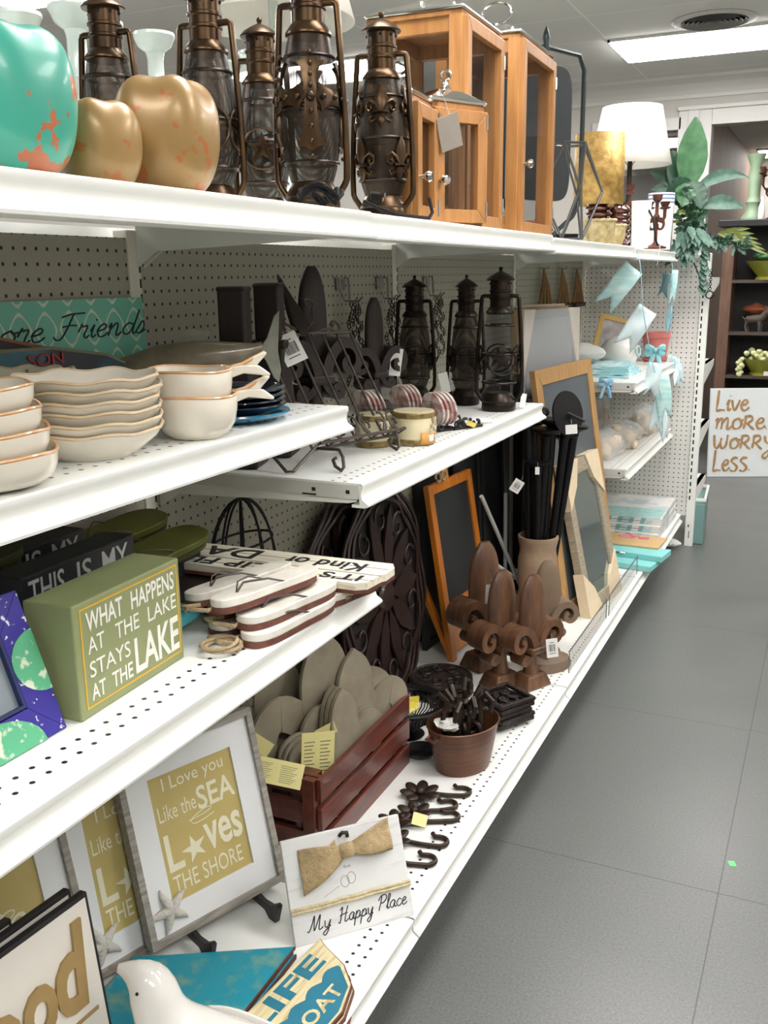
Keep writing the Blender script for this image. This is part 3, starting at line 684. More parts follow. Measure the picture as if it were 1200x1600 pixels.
b = B(); b.lathe([(.004, .645), (.008, .66), (.005, .67), (.012, .70), (.010, .715), (.014, .73), (.010, .75), (.003, .77), (.001, .775)], seg=16); obj('finial', b, mat('rod_verdigris', (44, 54, 54), .45, .5), t)
b = B(); b.tube([(0, -.13, .005), (-.05, 0, .05), (0, .0, .12)], .007, 8); b.tube([(0, .13, .005), (.05, 0, .05), (0, 0, .12)], .007, 8); obj('foot', b, M_black, t)
# open geometric wire holder in front of it
t = thing('wire_holder', 'open geometric grey wire candle holder against the swing mirror', 'candle holder', (.40, 3.25, ZT), .3)
b = B(); V = [Vector((.11 * math.cos(2 * PI * k / 5), .11 * math.sin(2 * PI * k / 5), .15)) for k in range(5)]; T_ = [Vector((.06 * math.cos(2 * PI * (k + .5) / 5), .06 * math.sin(2 * PI * (k + .5) / 5), .30)) for k in range(5)]; F_ = [Vector((.06 * math.cos(2 * PI * (k + .5) / 5), .06 * math.sin(2 * PI * (k + .5) / 5), .004)) for k in range(5)]
for k in range(5):
    for p, q in ((V[k], T_[k]), (V[k], T_[k - 1]), (V[k], F_[k]), (V[k], F_[k - 1]), (T_[k], T_[k - 1]), (F_[k], F_[k - 1])): b.tube([p, q], .004, 6)
obj('wire_frame', b, mat('wire_grey', (96, 96, 94), .4, .7), t)
b = B(); b.lathe([(.001, .004), (.035, .004), (.04, .02), (.038, .02), (.033, .008), (.001, .008)], seg=18); obj('candle_cup', b, M_black, t)
# lamp with hammered gold shade and ribbed brown base
t = thing('table_lamp', 'table lamp with gold drum shade and ribbed brown base', 'lamp', (.30, 4.13, ZT), 0)
b = B(); b.lathe([(.05, 0), (.052, .012), (.038, .02)] + [(.038 + .014 * abs(math.sin(PI * k / 4)), .02 + k * .006) for k in range(29)] + [(.02, .205)], seg=28); obj('base', b, mat('brown_glaze', (88, 46, 34), .15, .2, .3, 8, coat=.6), t)
b = B(); b.lathe([(.100, .165), (.100, .440)], seg=48, capb=False, capt=False); obj('lamp_shade', b, mat('gold_fabric', (202, 168, 96), .42, .35, .3, 40, (146, 112, 56), bump=.8, bscale=60), t, solid=.002)
b = B(); b.tube([(0, 0, .2), (0, 0, .31)], .008, 10); obj('lamp_socket', b, M_bronze, t)
# woven pale baskets at the foot
M_wick = mat('pale_wicker', (206, 194, 150), .6, 0, .4, 40, (160, 138, 84), bump=.8, bscale=80)
for (x, y, r, h, lb) in ((.420, 3.64, .058, .085, 'pale woven basket on the top shelf just right of the swing mirror'), (.42, 3.87, .05, .075, 'small gold woven basket at the foot of the ribbed brown lamp')):
    t = thing('woven_basket', lb, 'basket', (x, y, ZT), 0, 'small woven baskets')
    b = B(); b.lathe([(r * .75, 0), (r * .95, h * .4), (r, h * .9), (r * .94, h * .9), (r * .88, h * .4), (r * .7, .006), (.001, .006)], seg=28); obj('body', b, M_wick, t)
    b = B(); b.tube([(r * math.cos(2 * PI * k / 28), r * math.sin(2 * PI * k / 28), h * .92 + .002 * (k % 2)) for k in range(28)], .006, 6, closed=True); obj('rim', b, M_wick, t)
t = thing('ribbed_jar', 'dark brown ribbed jar right of the small woven baskets on the top shelf', 'jar', (.385, 4.17, ZT), 0)
b = B(); b.lathe([(.034, 0), (.036, .01)] + [(.036 + .009 * abs(math.sin(PI * k / 4)), .012 + k * .006) for k in range(25)] + [(.026, .165), (.03, .175), (.001, .175)], seg=28); obj('body', b, mat('brown_glaze', (88, 46, 34), .15), t)
# white drum lamp beyond
t = thing('table_lamp', 'table lamp with large white tapered shade above the candelabra', 'lamp', (.255, 4.98, ZT), 0)
b = B(); b.lathe([(.196, .40), (.140, .665)], seg=48, capb=False, capt=False); obj('lamp_shade', b, mat('white_shade_fabric', (240, 238, 228), .8), t, solid=.002)
b = B(); b.lathe([(.06, 0), (.062, .012), (.02, .025), (.016, .06), (.03, .10), (.036, .15), (.02, .20), (.012, .25), (.012, .44)], seg=24); obj('base', b, M_bronzed, t)
b = B(); b.tube([(.01, 0, .40), (.05, 0, .46), (.05, 0, .60), (0, 0, .655)], .002, 6); b.tube([(-.01, 0, .40), (-.05, 0, .46), (-.05, 0, .60), (0, 0, .655)], .002, 6)
for a in (0, PI / 2): b.tube([(.139 * math.cos(a), .139 * math.sin(a), .66), (-.139 * math.cos(a), -.139 * math.sin(a), .66)], .002, 6)
obj('harp', b, M_bronzed, t)
# rusty candelabra
M_rust = mat('rusty_iron', (112, 62, 42), .55, .3, .5, 18, (62, 38, 32))
def candelabra(loc, h, rz, label, w=.10, grp='rust brown candelabra'):
    t = thing('candelabra', label, 'candelabra', loc, rz, grp)
    b = B(); b.lathe([(.05, 0), (.052, .008), (.02, .018), (.008, .03), (.008, h * .55), (.016, h * .6), (.008, h * .65), (.008, h * .86), (.02, h * .9), (.024, h)], seg=18); obj('stem', b, M_rust, t)
    for k in range(4):
        a = PI / 2 * k + .3; c, s = math.cos(a), math.sin(a)
        b = B(); pr = [(.008, .62), (w * .35, .52), (w * .75, .50), (w, .58), (w, .74)]
        b.tube([(x * c, x * s, z * h) for x, z in pr], .006, 8)
        b.tube([(p[0] * c, p[0] * s, p[2]) for p in spiral((w * .45, 0, h * .44), .03, .012, PI / 2, -PI * 1.1, 12)], .005, 6)
        ao = obj('arm', b, M_rust, t)
        b = B(); b.lathe([(.008, .73 * h), (.024, .75 * h), (.026, .76 * h), (.012, .77 * h), (.016, .81 * h), (.022, .86 * h), (.018, .86 * h), (.002, .83 * h)], (w * c, w * s, 0), 14); obj('candle_cup', b, M_rust, ao)
    return t
candelabra((.25, 4.62, ZT), .33, .2, 'taller rust brown candelabra under the white lampshade', .085)
candelabra((.44, 4.72, ZT), .24, .7, 'smaller rust brown candelabra in front of the white tin vases', .05)
# white vases
M_tin = mat('white_tin', (232, 230, 222), .35, 0, .05, 10)
t = thing('flower_vase', 'shorter plain white tin vase left of the blue banded one', 'vase', (.41, 4.50, ZT), 0, 'white tin vases')
b = B(); b.lathe([(.036, 0), (.044, .20), (.041, .20), (.034, .006), (.001, .006)], seg=28); obj('body', b, M_tin, t)
t = thing('flower_vase', 'tall white dotted vase with blue bands round its rim', 'vase', (.425, 4.92, ZT), 0, 'white tin vases')
b = B(); b.lathe([(.052, 0), (.062, .26), (.058, .26), (.048, .006), (.001, .006)], seg=32); obj('body', b, mat('white_hobnail', (228, 230, 228), .3, 0, .05, 12, bump=.7, bscale=160), t)
for k in range(3):
    b = B(); z = .214 + k * .017; r = .052 + .01 * z / .26 + .0008
    b.lathe([(r - .001, z), (r + .0006, z + .001), (r + .001, z + .005), (r - .001, z + .006)], seg=32, capb=False, capt=False); obj('blue_band', b, mat('band_blue', (84, 112, 160), .4), t)
# lamp cord hanging over the shelf edge
cord([(.36, 4.60, ZT + .16), (.42, 4.50, ZT + .20), (.47, 4.46, ZT + .12), (.487, 4.44, ZT + .04), (.494, 4.46, ZT + .008)], .004, 'thin dark cord running down in front of the white vases')
t = thing('price_tag', 'long white card tag draped over the edge of the far top shelf', 'tag', (.505, 4.44, ZT - .01), 0)
obj('card', B().box((0, 0, -.02), (.0015, .035, .09), (.15, .1, .2)), mat('tag_white', (236, 236, 230), .6), t, smooth=False)
# large pale lampshade beyond the shelf
t = thing('table_lamp', 'lamp with a wide pale shade beyond the bronze lanterns', 'lamp', (-.32, 2.62, 1.53), 0)
b = B(); b.lathe([(.235, .62), (.15, .92)], seg=56, capb=False, capt=False); obj('lamp_shade', b, mat('pale_shade_fabric', (226, 224, 214), .8), t, solid=.002)
b = B(); b.lathe([(.08, 0), (.085, .015), (.03, .04), (.05, .12), (.075, .22), (.05, .34), (.02, .42), (.014, .46), (.014, .68)], seg=28); obj('base', b, M_mint, t)

# ================================================================== MIDDLE SHELF, NEAREST BAY (z = 1.207)
Z1 = 1.2075
def strip(b, pts, th, y0, y1, m=None):
    """thick flat band following a path in local XZ"""
    n = len(pts); L_, R_ = [], []
    for i in range(n):
        p, q = pts[max(i - 1, 0)], pts[min(i + 1, n - 1)]; dx, dz = q[0] - p[0], q[1] - p[1]; l = math.hypot(dx, dz) or 1
        t = (th[i] if isinstance(th, (list, tuple)) else th) / 2.0
        L_.append((pts[i][0] - dz / l * t, pts[i][1] + dx / l * t)); R_.append((pts[i][0] + dz / l * t, pts[i][1] - dx / l * t))
    m = m or Matrix.Identity(4); vs = []
    for (a, c) in zip(L_, R_): vs += [m @ Vector((a[0], y0, a[1])), m @ Vector((c[0], y0, c[1])), m @ Vector((c[0], y1, c[1])), m @ Vector((a[0], y1, a[1]))]
    fs = [(3, 2, 1, 0), (4 * n - 4, 4 * n - 3, 4 * n - 2, 4 * n - 1)]
    for i in range(n - 1):
        for k in range(4): fs.append((4 * i + k, 4 * i + (k + 1) % 4, 4 * i + 4 + (k + 1) % 4, 4 * i + 4 + k))
    b.add(vs, fs)
def quatrefoil(name, c1, c2):
    m = bpy.data.materials.new(name); m.use_nodes = True; nt = m.node_tree; bs = nt.nodes['Principled BSDF']; bs.inputs['Roughness'].default_value = .55
    tc = nt.nodes.new('ShaderNodeTexCoord'); 
    sp = nt.nodes.new('ShaderNodeSeparateXYZ'); nt.links.new(tc.outputs['Object'], sp.inputs[0])
    def mt(op, a, c=None):
        q = nt.nodes.new('ShaderNodeMath'); q.operation = op
        for i, v in enumerate((a, c)):
            if v is None: continue
            if hasattr(v, 'links'): nt.links.new(v, q.inputs[i])
            else: q.inputs[i].default_value = v
        return q.outputs[0]
    cx = mt('COSINE', mt('MULTIPLY', sp.outputs[0], 108.0)); cz = mt('COSINE', mt('MULTIPLY', sp.outputs[2], 88.0))
    f = mt('ABSOLUTE', mt('ADD', mt('ADD', cx, cz), mt('MULTIPLY', mt('MULTIPLY', cx, cz), .25)))
    rp = nt.nodes.new('ShaderNodeValToRGB'); rp.color_ramp.elements[0].position = .17; rp.color_ramp.elements[1].position = .22; rp.color_ramp.elements[0].color = lin(c2); rp.color_ramp.elements[1].color = lin(c1)
    nt.links.new(f, rp.inputs[0]); nt.links.new(rp.outputs[0], bs.inputs['Base Color']); return m
M_ink = mat('black_ink', (26, 28, 30), .6)
t = thing('wall_sign', 'turquoise quatrefoil sign with the script word Friends leaning on the pegboard', 'sign', mw=stand((.022, .857), (.022, 1.525), Z1, 2))
obj('board', B().box2((0, .002, 0), (.668, .016, .193)), quatrefoil('quatrefoil_print', (112, 186, 166), (200, 214, 190)), t, smooth=False)
b = B(); script(b, 'Friends', .425, .665, .125, .022, .0016, y=.0015); script(b, 'more', .24, .395, .125, .022, .0016, y=.0015); obj('lettering', b, M_ink, t)
# fish-shaped boards standing before it
def fishboard(lab, mw, L_, h, m, trim, letters=None):
    t = thing('fish_plaque', lab, 'plaque', mw=mw, group='painted fish shaped plaques')
    top = [(0, 0), (0, h * .94), (L_ * .3, h), (L_ * .62, h * .97), (L_ * .85, h * .80), (L_, h * .52), (L_ * .97, h * .2), (L_ * .9, 0)]
    b = B(); b.prism(top, 0, .014); obj('board', b, m, t, smooth=False)
    b = B(); strip(b, [(x, z - .001) for x, z in top[1:6]], .005, -.001, .015); obj('painted_edge', b, trim, t)
    if letters:
        b = B(); glyphs(b, letters, L_ * .52, L_ * .66, h * .74, h * .90, bold=.01); obj('lettering', b, mat('red_paint', (150, 44, 44), .6), t, smooth=False)
fishboard('dark plaque with an orange edge standing behind the teal fish', stand((.042, .84), (.042, 1.322), Z1, 1), .48, .143, mat('dark_slate_paint', (44, 42, 46), .5, 0, .3, 9), mat('orange_edge', (150, 84, 60), .6))
fishboard('teal fish shaped plaque with red letters behind the striped bowl', stand((.060, .87), (.060, 1.445), Z1, 0), .575, .122, mat('teal_to_black_paint', (24, 118, 136), .35, 0, .5, 4, (14, 26, 40), thr=(.42, .62)), mat('olive_edge', (110, 110, 84), .6), 'SON')
# cream dishes
M_cream_gl = mat('cream_glaze', (232, 226, 210), .18, 0, .06, 12, coat=.5)
M_rim = mat('ochre_rim_glaze', (206, 142, 88), .3, 0, .5, 30, (226, 196, 150), coat=.4)
def dish(name, lab, cat, loc, r, h, foot, grp, scal=0, amp=.03, rz=0, sx=1, sy=1, rimz=.0, rim=True, wav=.0, rm=None, belly=False):
    t = thing(name, lab, cat, loc, rz, grp)
    def lb(th, t_): return 1 + (amp * math.cos(scal * th) * t_ if scal else 0)
    pr = [(foot, 0), (foot * 1.02, .002), (r * .72, h * .30), (r * .93, h * .72), (r, h), (r * .985, h + .0015), (r * .955, h), (r * .88, h * .74), (r * .66, h * .34), (foot * .9, .005), (.001, .005)]
    if belly: pr = [(foot, 0), (foot * 1.06, .002), (r * .80, h * .14), (r * .93, h * .34), (r * .985, h * .65), (r, h), (r * .985, h + .0015), (r * .955, h), (r * .93, h * .65), (r * .78, h * .2), (foot * .9, .006), (.001, .006)]
    b = B(); b.lathe(pr, seg=72, lobe=(lambda th, t_: 1 + (amp * math.cos(scal * th) * min(1, t_ * 2.4) if t_ < .6 else amp * math.cos(scal * th) * (1 - t_) * 2.4) if scal else 1), sx=sx, sy=sy)
    if wav:
        for v in b.bm.verts: v.co.z += wav * max(0, v.co.z / h - .3) * math.cos(scal * math.atan2(v.co.y / sy, v.co.x / sx))
    obj('body', b, M_cream_gl, t)
    if rim:
        b = B(); q = []
        for k in range(72):
            a = 2 * PI * k / 72; rr = r * .985 * (1 + (amp * math.cos(scal * a) if scal else 0)); q.append((rr * math.cos(a) * sx, rr * math.sin(a) * sy, h + .0005 + (wav * .7 * math.cos(scal * a) if wav else 0)))
        b.tube(q, .0022, 6, closed=True); obj('rim', b, rm or M_rim, t)
    return t
PL = ['lowest cream scalloped plate of the tall stack', 'second cream scalloped plate from the bottom of the tall stack', 'third cream scalloped plate from the bottom of the tall stack', 'fourth cream scalloped plate from the bottom of the tall stack', 'fifth cream scalloped plate from the bottom of the tall stack', 'topmost cream scalloped plate of the tall stack']
p0 = dish('scalloped_plate', PL[0], 'plate', (.350, .980, Z1), .096, .036, .055, 'cream scalloped plates in a stack', 8, .035, .2, rim=True, wav=.003, rm=mat('pale_rim_glaze', (222, 206, 178), .3, 0, .3, 30, (206, 178, 140)))
for k in range(1, 6): dup(p0, (.350 + .002 * math.sin(k * 2), .980 + .002 * math.cos(k * 3), Z1 + .0136 * k), .2 + .02 * k, PL[k])
BL_ = ['lowest small cream bowl of the stack at the left edge', 'second small cream bowl from the bottom at the left edge', 'third small cream bowl from the bottom at the left edge', 'topmost small cream bowl of the stack at the left edge']
p0 = dish('small_bowl', BL_[0], 'bowl', (.382, .775, Z1), .078, .040, .045, 'small cream bowls in a stack', 5, .02, 0, wav=.002, belly=True)
for k in range(1, 4): dup(p0, (.382 - .002 * k, .775 - .004 * k, Z1 + .0262 * k), .1 * k, BL_[k], scale=1 - .03 * k)
big = dish('serving_bowl', 'large cream scalloped bowl with brown stripes inside, behind the plate stack', 'bowl', (.167, 1.03, Z1), .089, .098, .05, None, 12, .03, wav=.003, rm=mat('pale_rim_glaze', (222, 206, 178), .3))
b = B()
for k in range(12):
    a = 2 * PI * k / 12
    b.tube([(r * math.cos(a) * .985, r * math.sin(a) * .985, z) for r, z in ((.062, .042), (.079, .072), (.085, .095))], .0022, 6)
obj('stripe', b, mat('brown_stripe_glaze', (158, 112, 78), .3), big)
# fish-tail bowls
def tailbowl(lab, loc, rz):
    t = dish('fish_bowl', lab, 'bowl', loc, .062, .062, .038, 'cream bowls with fish tail handles', 3, .02, rz, sx=1, sy=1.05, wav=.002, belly=True)
    b = B()
    for s in (-1, 1): strip(b, [(.058, .056), (.078, .060), (.10, .064 + s * .006), (.118, .066 + s * .016)], [.016, .012, .014, .004], -.006 + s * .009, .006 + s * .009)
    obj('tail_handle', b, M_cream_gl, t, bevel=.003)
    b = B(); b.tube([(.055, 0, .062), (.08, 0, .067), (.117, .012, .082)], .0028, 6); obj('handle_edge', b, M_rim, t); return t
tailbowl('lower cream bowl with a fish tail handle', (.393, 1.155, Z1), R(50)); 
t2 = tailbowl('upper cream bowl with a fish tail handle, nested in the lower one', (.388, 1.152, Z1 + .036), R(46))
# blue plates
M_navy = mat('navy_glaze', (16, 32, 52), .08, 0, .3, 6, coat=.8); M_azure = mat('azure_glaze', (24, 128, 170), .12, 0, .2, 8, coat=.8)
def bplate(lab, z, m, r):
    t = thing('glazed_plate', lab, 'plate', (.352, 1.318, z), 0, 'blue glazed plates in a low stack')
    b = B(); b.lathe([(r * .6, 0), (r * .62, .002), (r * .9, .008), (r, .014), (r * .99, .0165), (r * .95, .0155), (r * .6, .006), (.001, .005)], seg=48); obj('body', b, m, t)
bplate('bright azure plate under the four navy plates', Z1, M_azure, .092)
for k, nm in enumerate(('lowest navy plate of the stack, on the azure plate', 'second navy plate up from the azure plate', 'third navy plate up from the azure plate', 'topmost navy plate beneath the trout ornament')):
    bplate(nm, Z1 + .012 + k * .0085, M_navy, .086)
# trout ornament, tail up
t = thing('fish_ornament', 'silvery brown trout ornament with raised tail above the blue plates', 'ornament', (.118, 1.475, Z1), R(-53))
b = B(); path = [Vector((.02, -.16, .035)), Vector((.01, -.10, .05)), Vector((0, -.03, .062)), Vector((0, .04, .07)), Vector((0, .10, .078)), Vector((0, .145, .088)), Vector((0, .165, .094))]
rad = [.012, .034, .045, .044, .032, .018, .014]
def fb(u, v):
    i = min(int(u * 6), 5); f = u * 6 - i; p = path[i].lerp(path[i + 1], f); r = rad[i] + (rad[i + 1] - rad[i]) * f; a = 2 * PI * v
    return (p.x + r * .5 * math.cos(a), p.y, p.z + r * math.sin(a))
b.grid(fb, 18, 16)
obj('body', b, mat('trout_skin', (132, 122, 98), .3, .1, .4, 22, (92, 84, 66), coat=.4), t)
M_fin = mat('fin_grey', (138, 140, 126), .4, 0, .3, 30)
b = B(); b.prism([(.155, .09), (.175, .115), (.19, .155), (.20, .165), (.197, .12), (.195, .09), (.20, .055), (.195, .03), (.185, .04), (.17, .075)], -.003, .003, Matrix(((0, 1, 0, 0), (1, 0, 0, 0), (0, 0, 1, 0), (0, 0, 0, 1)))); obj('tail_fin', b, M_fin, t, bevel=.001)
b = B(); b.prism([(.0, .105), (.03, .135), (.07, .13), (.06, .108)], -.002, .002, Matrix(((0, 1, 0, 0), (1, 0, 0, 0), (0, 0, 1, 0), (0, 0, 0, 1)))); obj('dorsal_fin', b, M_fin, t)
b = B(); b.tube([(0, .03, 0), (0, .035, .03)], .006, 8); b.lathe([(.05, 0), (.05, .006), (.02, .01), (.001, .011)], (0, .03, 0), 24); obj('stand', b, M_black, t)

# ================================================================== MIDDLE SHELF, SECOND BAY (z = 1.063)
Z2 = 1.0635
M_dkwood = wood('dark_walnut', (42, 27, 20), (26, 17, 14), .5, (10, 10, 1.4))
def post(loc, h, lab, rz=0):
    t = thing('wooden_pillar', lab, 'pillar', loc, rz, 'dark square wooden pillars at the pegboard')
    obj('base', B().box((0, 0, h * .07), (.092, .092, h * .14)), M_dkwood, t, smooth=False, bevel=.006)
    b = B(); b.box((0, 0, h * .40), (.07, .07, h * .52)); b.box((0, 0, h * .655), (.082, .082, h * .05)); obj('shaft', b, M_dkwood, t, smooth=False, bevel=.005)
    b = B(); b.box((0, 0, h * .83), (.054, .054, h * .31)); b.box((0, 0, h * .985), (.058, .058, h * .03)); obj('top_block', b, M_dkwood, t, smooth=False, bevel=.006)
post((.165, 1.615, Z2), .355, 'left dark square wooden pillar behind the trout ornament', .3)
post((.165, 1.745, Z2), .360, 'right dark square wooden pillar behind the trout tail', .3)
M_brwood = wood('brown_carved_wood', (118, 82, 56), (74, 50, 36), .42, (8, 8, 2), coat=.2)
def fleur3d(loc, h, rz, lab, m, grp, petal_w=.19):
    """carved standing fleur-de-lis: leaf, two rolled scrolls, collar and plinth"""
    t = thing('carved_fleur_de_lis', lab, 'ornament', loc, rz, grp)
    b = B(); pr = []
    for i in range(15):
        u = i / 14.0; pr.append((max(petal_w * h * .5 * max(1 - abs(2 * (u * .86 + .14) - 1.06) ** 2.6, 0) ** .6, .001), h * (.40 + .60 * u)))
    b.lathe(pr, seg=24, sy=.42); obj('leaf', b, m, t)
    for s in (-1, 1):
        pts = [(s * .02, .36), (s * .06, .47), (s * .13, .545), (s * .21, .55), (s * .265, .50), (s * .27, .43), (s * .225, .385), (s * .175, .40), (s * .165, .445), (s * .20, .465)]
        pp = [(p.x * h, p.z * h) for p in smooth_pts(pts, 4)]; n = len(pp)
        b = B(); strip(b, pp, [h * (.075 - .04 * i / n) for i in range(n)], -.095 * h, .095 * h); obj('scroll', b, m, t, bevel=.003)
        pts = [(s * .02, .33), (s * .07, .27), (s * .13, .24), (s * .16, .27), (s * .13, .30), (s * .10, .28)]
        b = B(); strip(b, [(p.x * h, p.z * h) for p in smooth_pts(pts, 3)], .045 * h, -.075 * h, .075 * h); obj('lower_scroll', b, m, t, bevel=.003)
    b = B(); b.box((0, 0, .345 * h), (.17 * h, .21 * h, .06 * h)); obj('collar', b, m, t, bevel=.006)
    b = B(); b.lathe([(.075 * h, .10 * h), (.055 * h, .2 * h), (.05 * h, .26 * h), (.06 * h, .33 * h)], seg=20); obj('stem', b, m, t)
    b = B(); b.box((0, 0, .06 * h), (.30 * h, .24 * h, .12 * h), taper=.72); obj('plinth', b, m, t, smooth=False, bevel=.006)
    return t
GF = 'dark carved fleur-de-lis on the middle shelf'
fleur3d((.13, 1.99, Z2), .395, R(65), 'dark carved fleur-de-lis directly behind the wire easel', M_dkwood, GF, .2)
fleur3d((.10, 2.385, Z2), .315, R(65), 'dark carved fleur-de-lis with a white side tag between easel and lanterns', M_dkwood, GF, .2)
# wire easel
M_wire = mat('brown_black_wire', (84, 76, 70), .42, .5, .2, 20)
E0 = stand((.29, 1.685), (.372, 1.925), Z2 + .028, 33)
t = thing('wire_easel', 'brown wire cookbook easel with scrolls and a barcode tag', 'easel', mw=E0)
w_, h_ = .254, .262
for q in ([(0, 0, h_), (w_ * .5, 0, h_ + .004), (w_, 0, h_)], [(0, 0, 0), (w_, 0, 0)], [(0, -.03, .0), (w_, -.03, .0)]):
    b = B(); b.tube(q, .0036, 8); obj('rail', b, M_wire, t)
for k in range(7):
    b = B(); x = w_ * k / 6; b.tube([(x, .001, h_), (x, .001, .05), (x, -.002, .0), (x, -.03, 0)], .003, 6); obj('bar', b, M_wire, t)
for k in range(6):
    s = 1 if k % 2 == 0 else -1; x = .02 + k * .042
    b = B(); b.tube([(x + (q[0]) * s, -.03, q[2]) for q in spiral((.0, 0, .02), .017, .005, -PI / 2, PI * 1.3, 14)], .0026, 6); b.tube([(x, -.03, .003), (x + .017 * s, -.03, .03), (x + .012 * s, -.03, .045), (x + .002, -.03, .048)], .0026, 6); obj('scroll', b, M_wire, t)
b = B(); b.M = Matrix.Translation((.115, 0, h_))
b.prism([(-.012, 0), (-.022, .03), (-.018, .06), (-.01, .09), (-.006, .12), (0, .155), (.006, .12), (.012, .09), (.02, .06), (.024, .03), (.012, 0)], -.006, .006); obj('finial', b, mat('iron_leaf', (56, 46, 40), .45, .6, .4, 30), t, bevel=.003)
for s in (-1, 1):
    b = B(); b.tube([(.115 + s * q[0], 0, h_ + .012 + q[2]) for q in [(.012, 0, 0), (.04, 0, .02), (.055, 0, .05)] + spiral((.05, 0, .065), .016, .006, -.2, PI * 1.4, 12)], .0032, 6); b.tube([(.115 + s * q[0], 0, h_ + q[2]) for q in [(.02, 0, .0), (.06, 0, .012), (.085, 0, .012)] + spiral((.10, 0, .02), .016, .006, -PI * .6, PI * 1.2, 12)], .0032, 6)
    obj('top_scroll', b, M_wire, t)
EI = E0.inverted()
def wpts(pts): return [EI @ Vector(p) for p in pts]
for a, f in (((.296, 1.695, Z2 + .030), (.392, 1.622)), ((.366, 1.918, Z2 + .030), (.398, 1.872))):
    fx, fy = f; b = B()
    b.tube(wpts([a, (fx - .018, fy + .022, Z2 + .040), (fx - .002, fy + .006, Z2 + .030), (fx + .004, fy - .002, Z2 + .012), (fx - .004, fy + .002, Z2 + .0036), (fx - .020, fy + .008, Z2 + .010), (fx - .026, fy + .010, Z2 + .022), (fx - .018, fy + .008, Z2 + .027)]), .0036, 8); obj('foot', b, M_wire, t)
for d in (0, .16):
    b = B(); b.tube(wpts([(.10, 1.76 + d, Z2 + .20), (.20, 1.62 + d, Z2 + .06), (.296 - d * .9, 1.570 + d, Z2 + .0045), (.306 - d * .9, 1.580 + d, Z2 + .0045), (.315 - d * .4, 1.66 + d, Z2 + .042)]), .0034, 8); obj('back_leg', b, M_wire, t)
def tag_card(lab, mw, w=.05, h=.06, m='tag_white', bars=True, grp='white barcode tags'):
    t = thing('price_tag', lab, 'tag', mw=mw, group=grp)
    obj('card', B().box2((-w / 2, -.0004, -h), (w / 2, .0004, 0)), mat(m, (236, 236, 230) if m == 'tag_white' else (226, 218, 150), .6), t, smooth=False)
    if bars:
        b = B(); random.seed(int(w * 1e4)); x = -w * .3
        while x < w * .3:
            k = random.choice((.0006, .001, .0016)); b.box2((x, -.0009, -h * .68), (x + k, -.0004, -h * .30)); x += k + random.choice((.0008, .0014))
        b.box2((-w * .28, -.0009, -h * .80), (w * .28, -.0004, -h * .77)); b.box2((-w * .2, -.0009, -h * .22), (w * .2, -.0004, -h * .19))
        obj('barcode', b, mat('print_grey', (70, 70, 70), .7), t, smooth=False)
    b = B(); b.tube([(0, 0, -.003), (.002, .002, .010), (0, .004, .016)], .0006, 5); obj('string', b, mat('thread', (190, 190, 184), .8), t)
    return t
mm = E0 @ Matrix.Translation((.03, -.03, h_ - .012))
tag_card('large white barcode tag hanging on the wire easel bars', mm @ Matrix.Rotation(R(-38), 4, 'Z') @ Matrix.Rotation(R(-3), 4, 'Y'), .047, .068)
def face(loc, rz=62, ry=0, tilt=0): return Matrix.Translation(loc) @ Matrix.Rotation(R(rz), 4, 'Z') @ Matrix.Rotation(R(ry), 4, 'Y') @ Matrix.Rotation(R(tilt), 4, 'X')
tag_card('curved white tag on the side of the dark carved fleur-de-lis near the lanterns', face((.150, 2.43, 1.24), 30, 8), .032, .075, bars=False)
tag_card('narrow white tag hanging beside the third dark lantern', face((.215, 2.60, 1.16), 40, -12), .028, .06, bars=False)
# chain bundles on pegboard hooks
M_chain = mat('dark_chain', (48, 46, 42), .4, .7, .3, 30)
for (y, lb) in ((2.378, 'dark chain bundle on the left pegboard hook'), (2.632, 'dark chain bundle on the middle pegboard hook'), (2.99, 'dark chain bundle on the right pegboard hook behind the lanterns')):
    t = thing('peg_hook', lb.replace('dark chain bundle on the ', 'double wire ').replace(' hook', ' hook holding a chain bundle'), 'hook', (.002, y, 1.40), 0, 'pegboard hooks')
    b = B()
    for s in (-1, 1): b.tube([(0, s * .028, .03), (.012, s * .028, .03), (.016, s * .025, .0), (.022, s * .014, -.03), (.05, s * .014, -.032), (.062, s * .014, -.02)], .0028, 6)
    b.tube([(.022, -.014, -.03), (.022, .014, -.03)], .0028, 6); b.box((.002, 0, .012), (.003, .05, .03)); obj('wire', b, mat('hook_zinc', (140, 140, 132), .35, .8), t)
    t = thing('hanging_chain', lb, 'chain', (.045, y, 1.365), 0, 'dark chain bundles')
    for j in range(3):
        b = B(); nl = 24; random.seed(j + int(y * 100))
        for i in range(nl):
            u = i / float(nl - 1); c = Vector((.008 * (j - 1) + .006 * math.sin(i), (.004 + .028 * u) * (j - 1) + .004 * math.sin(i * 1.7 + j), -.005 - .22 * u * (1 - .1 * j)))
            a = .6 * i + j; pts = [c + Vector((.0045 * math.cos(a) * math.cos(q), .0045 * math.sin(a) * math.cos(q), .0075 * math.sin(q))) for q in [2 * PI * k / 8 for k in range(8)]]
            b.tube(pts, .0014, 4, closed=True)
        obj('chain', b, M_chain, t, smooth=False)
# three dark lanterns
GL = 'dark lanterns on the middle shelf'
lantern((.105, 2.655, Z2), .372, 'star', 'dark lantern at the pegboard, left of the other two dark lanterns', AV, .95, True, hrot=.6, grp=GL)
lantern((.265, 2.66, Z2), .372, 'star', 'middle one of the three dark lanterns under the oak lanterns', AV, .86, True, hrot=.6, grp=GL)
lantern((.395, 2.575, Z2), .392, 'star', 'front dark lantern with clear globe near the shelf corner', AV, .95, True, hrot=.6, mesh=False, grp=GL)
tag_card('small white tag at the foot of the front dark lantern', face((.452, 2.63, Z2 + .042), 62, 10), .022, .04, bars=False)
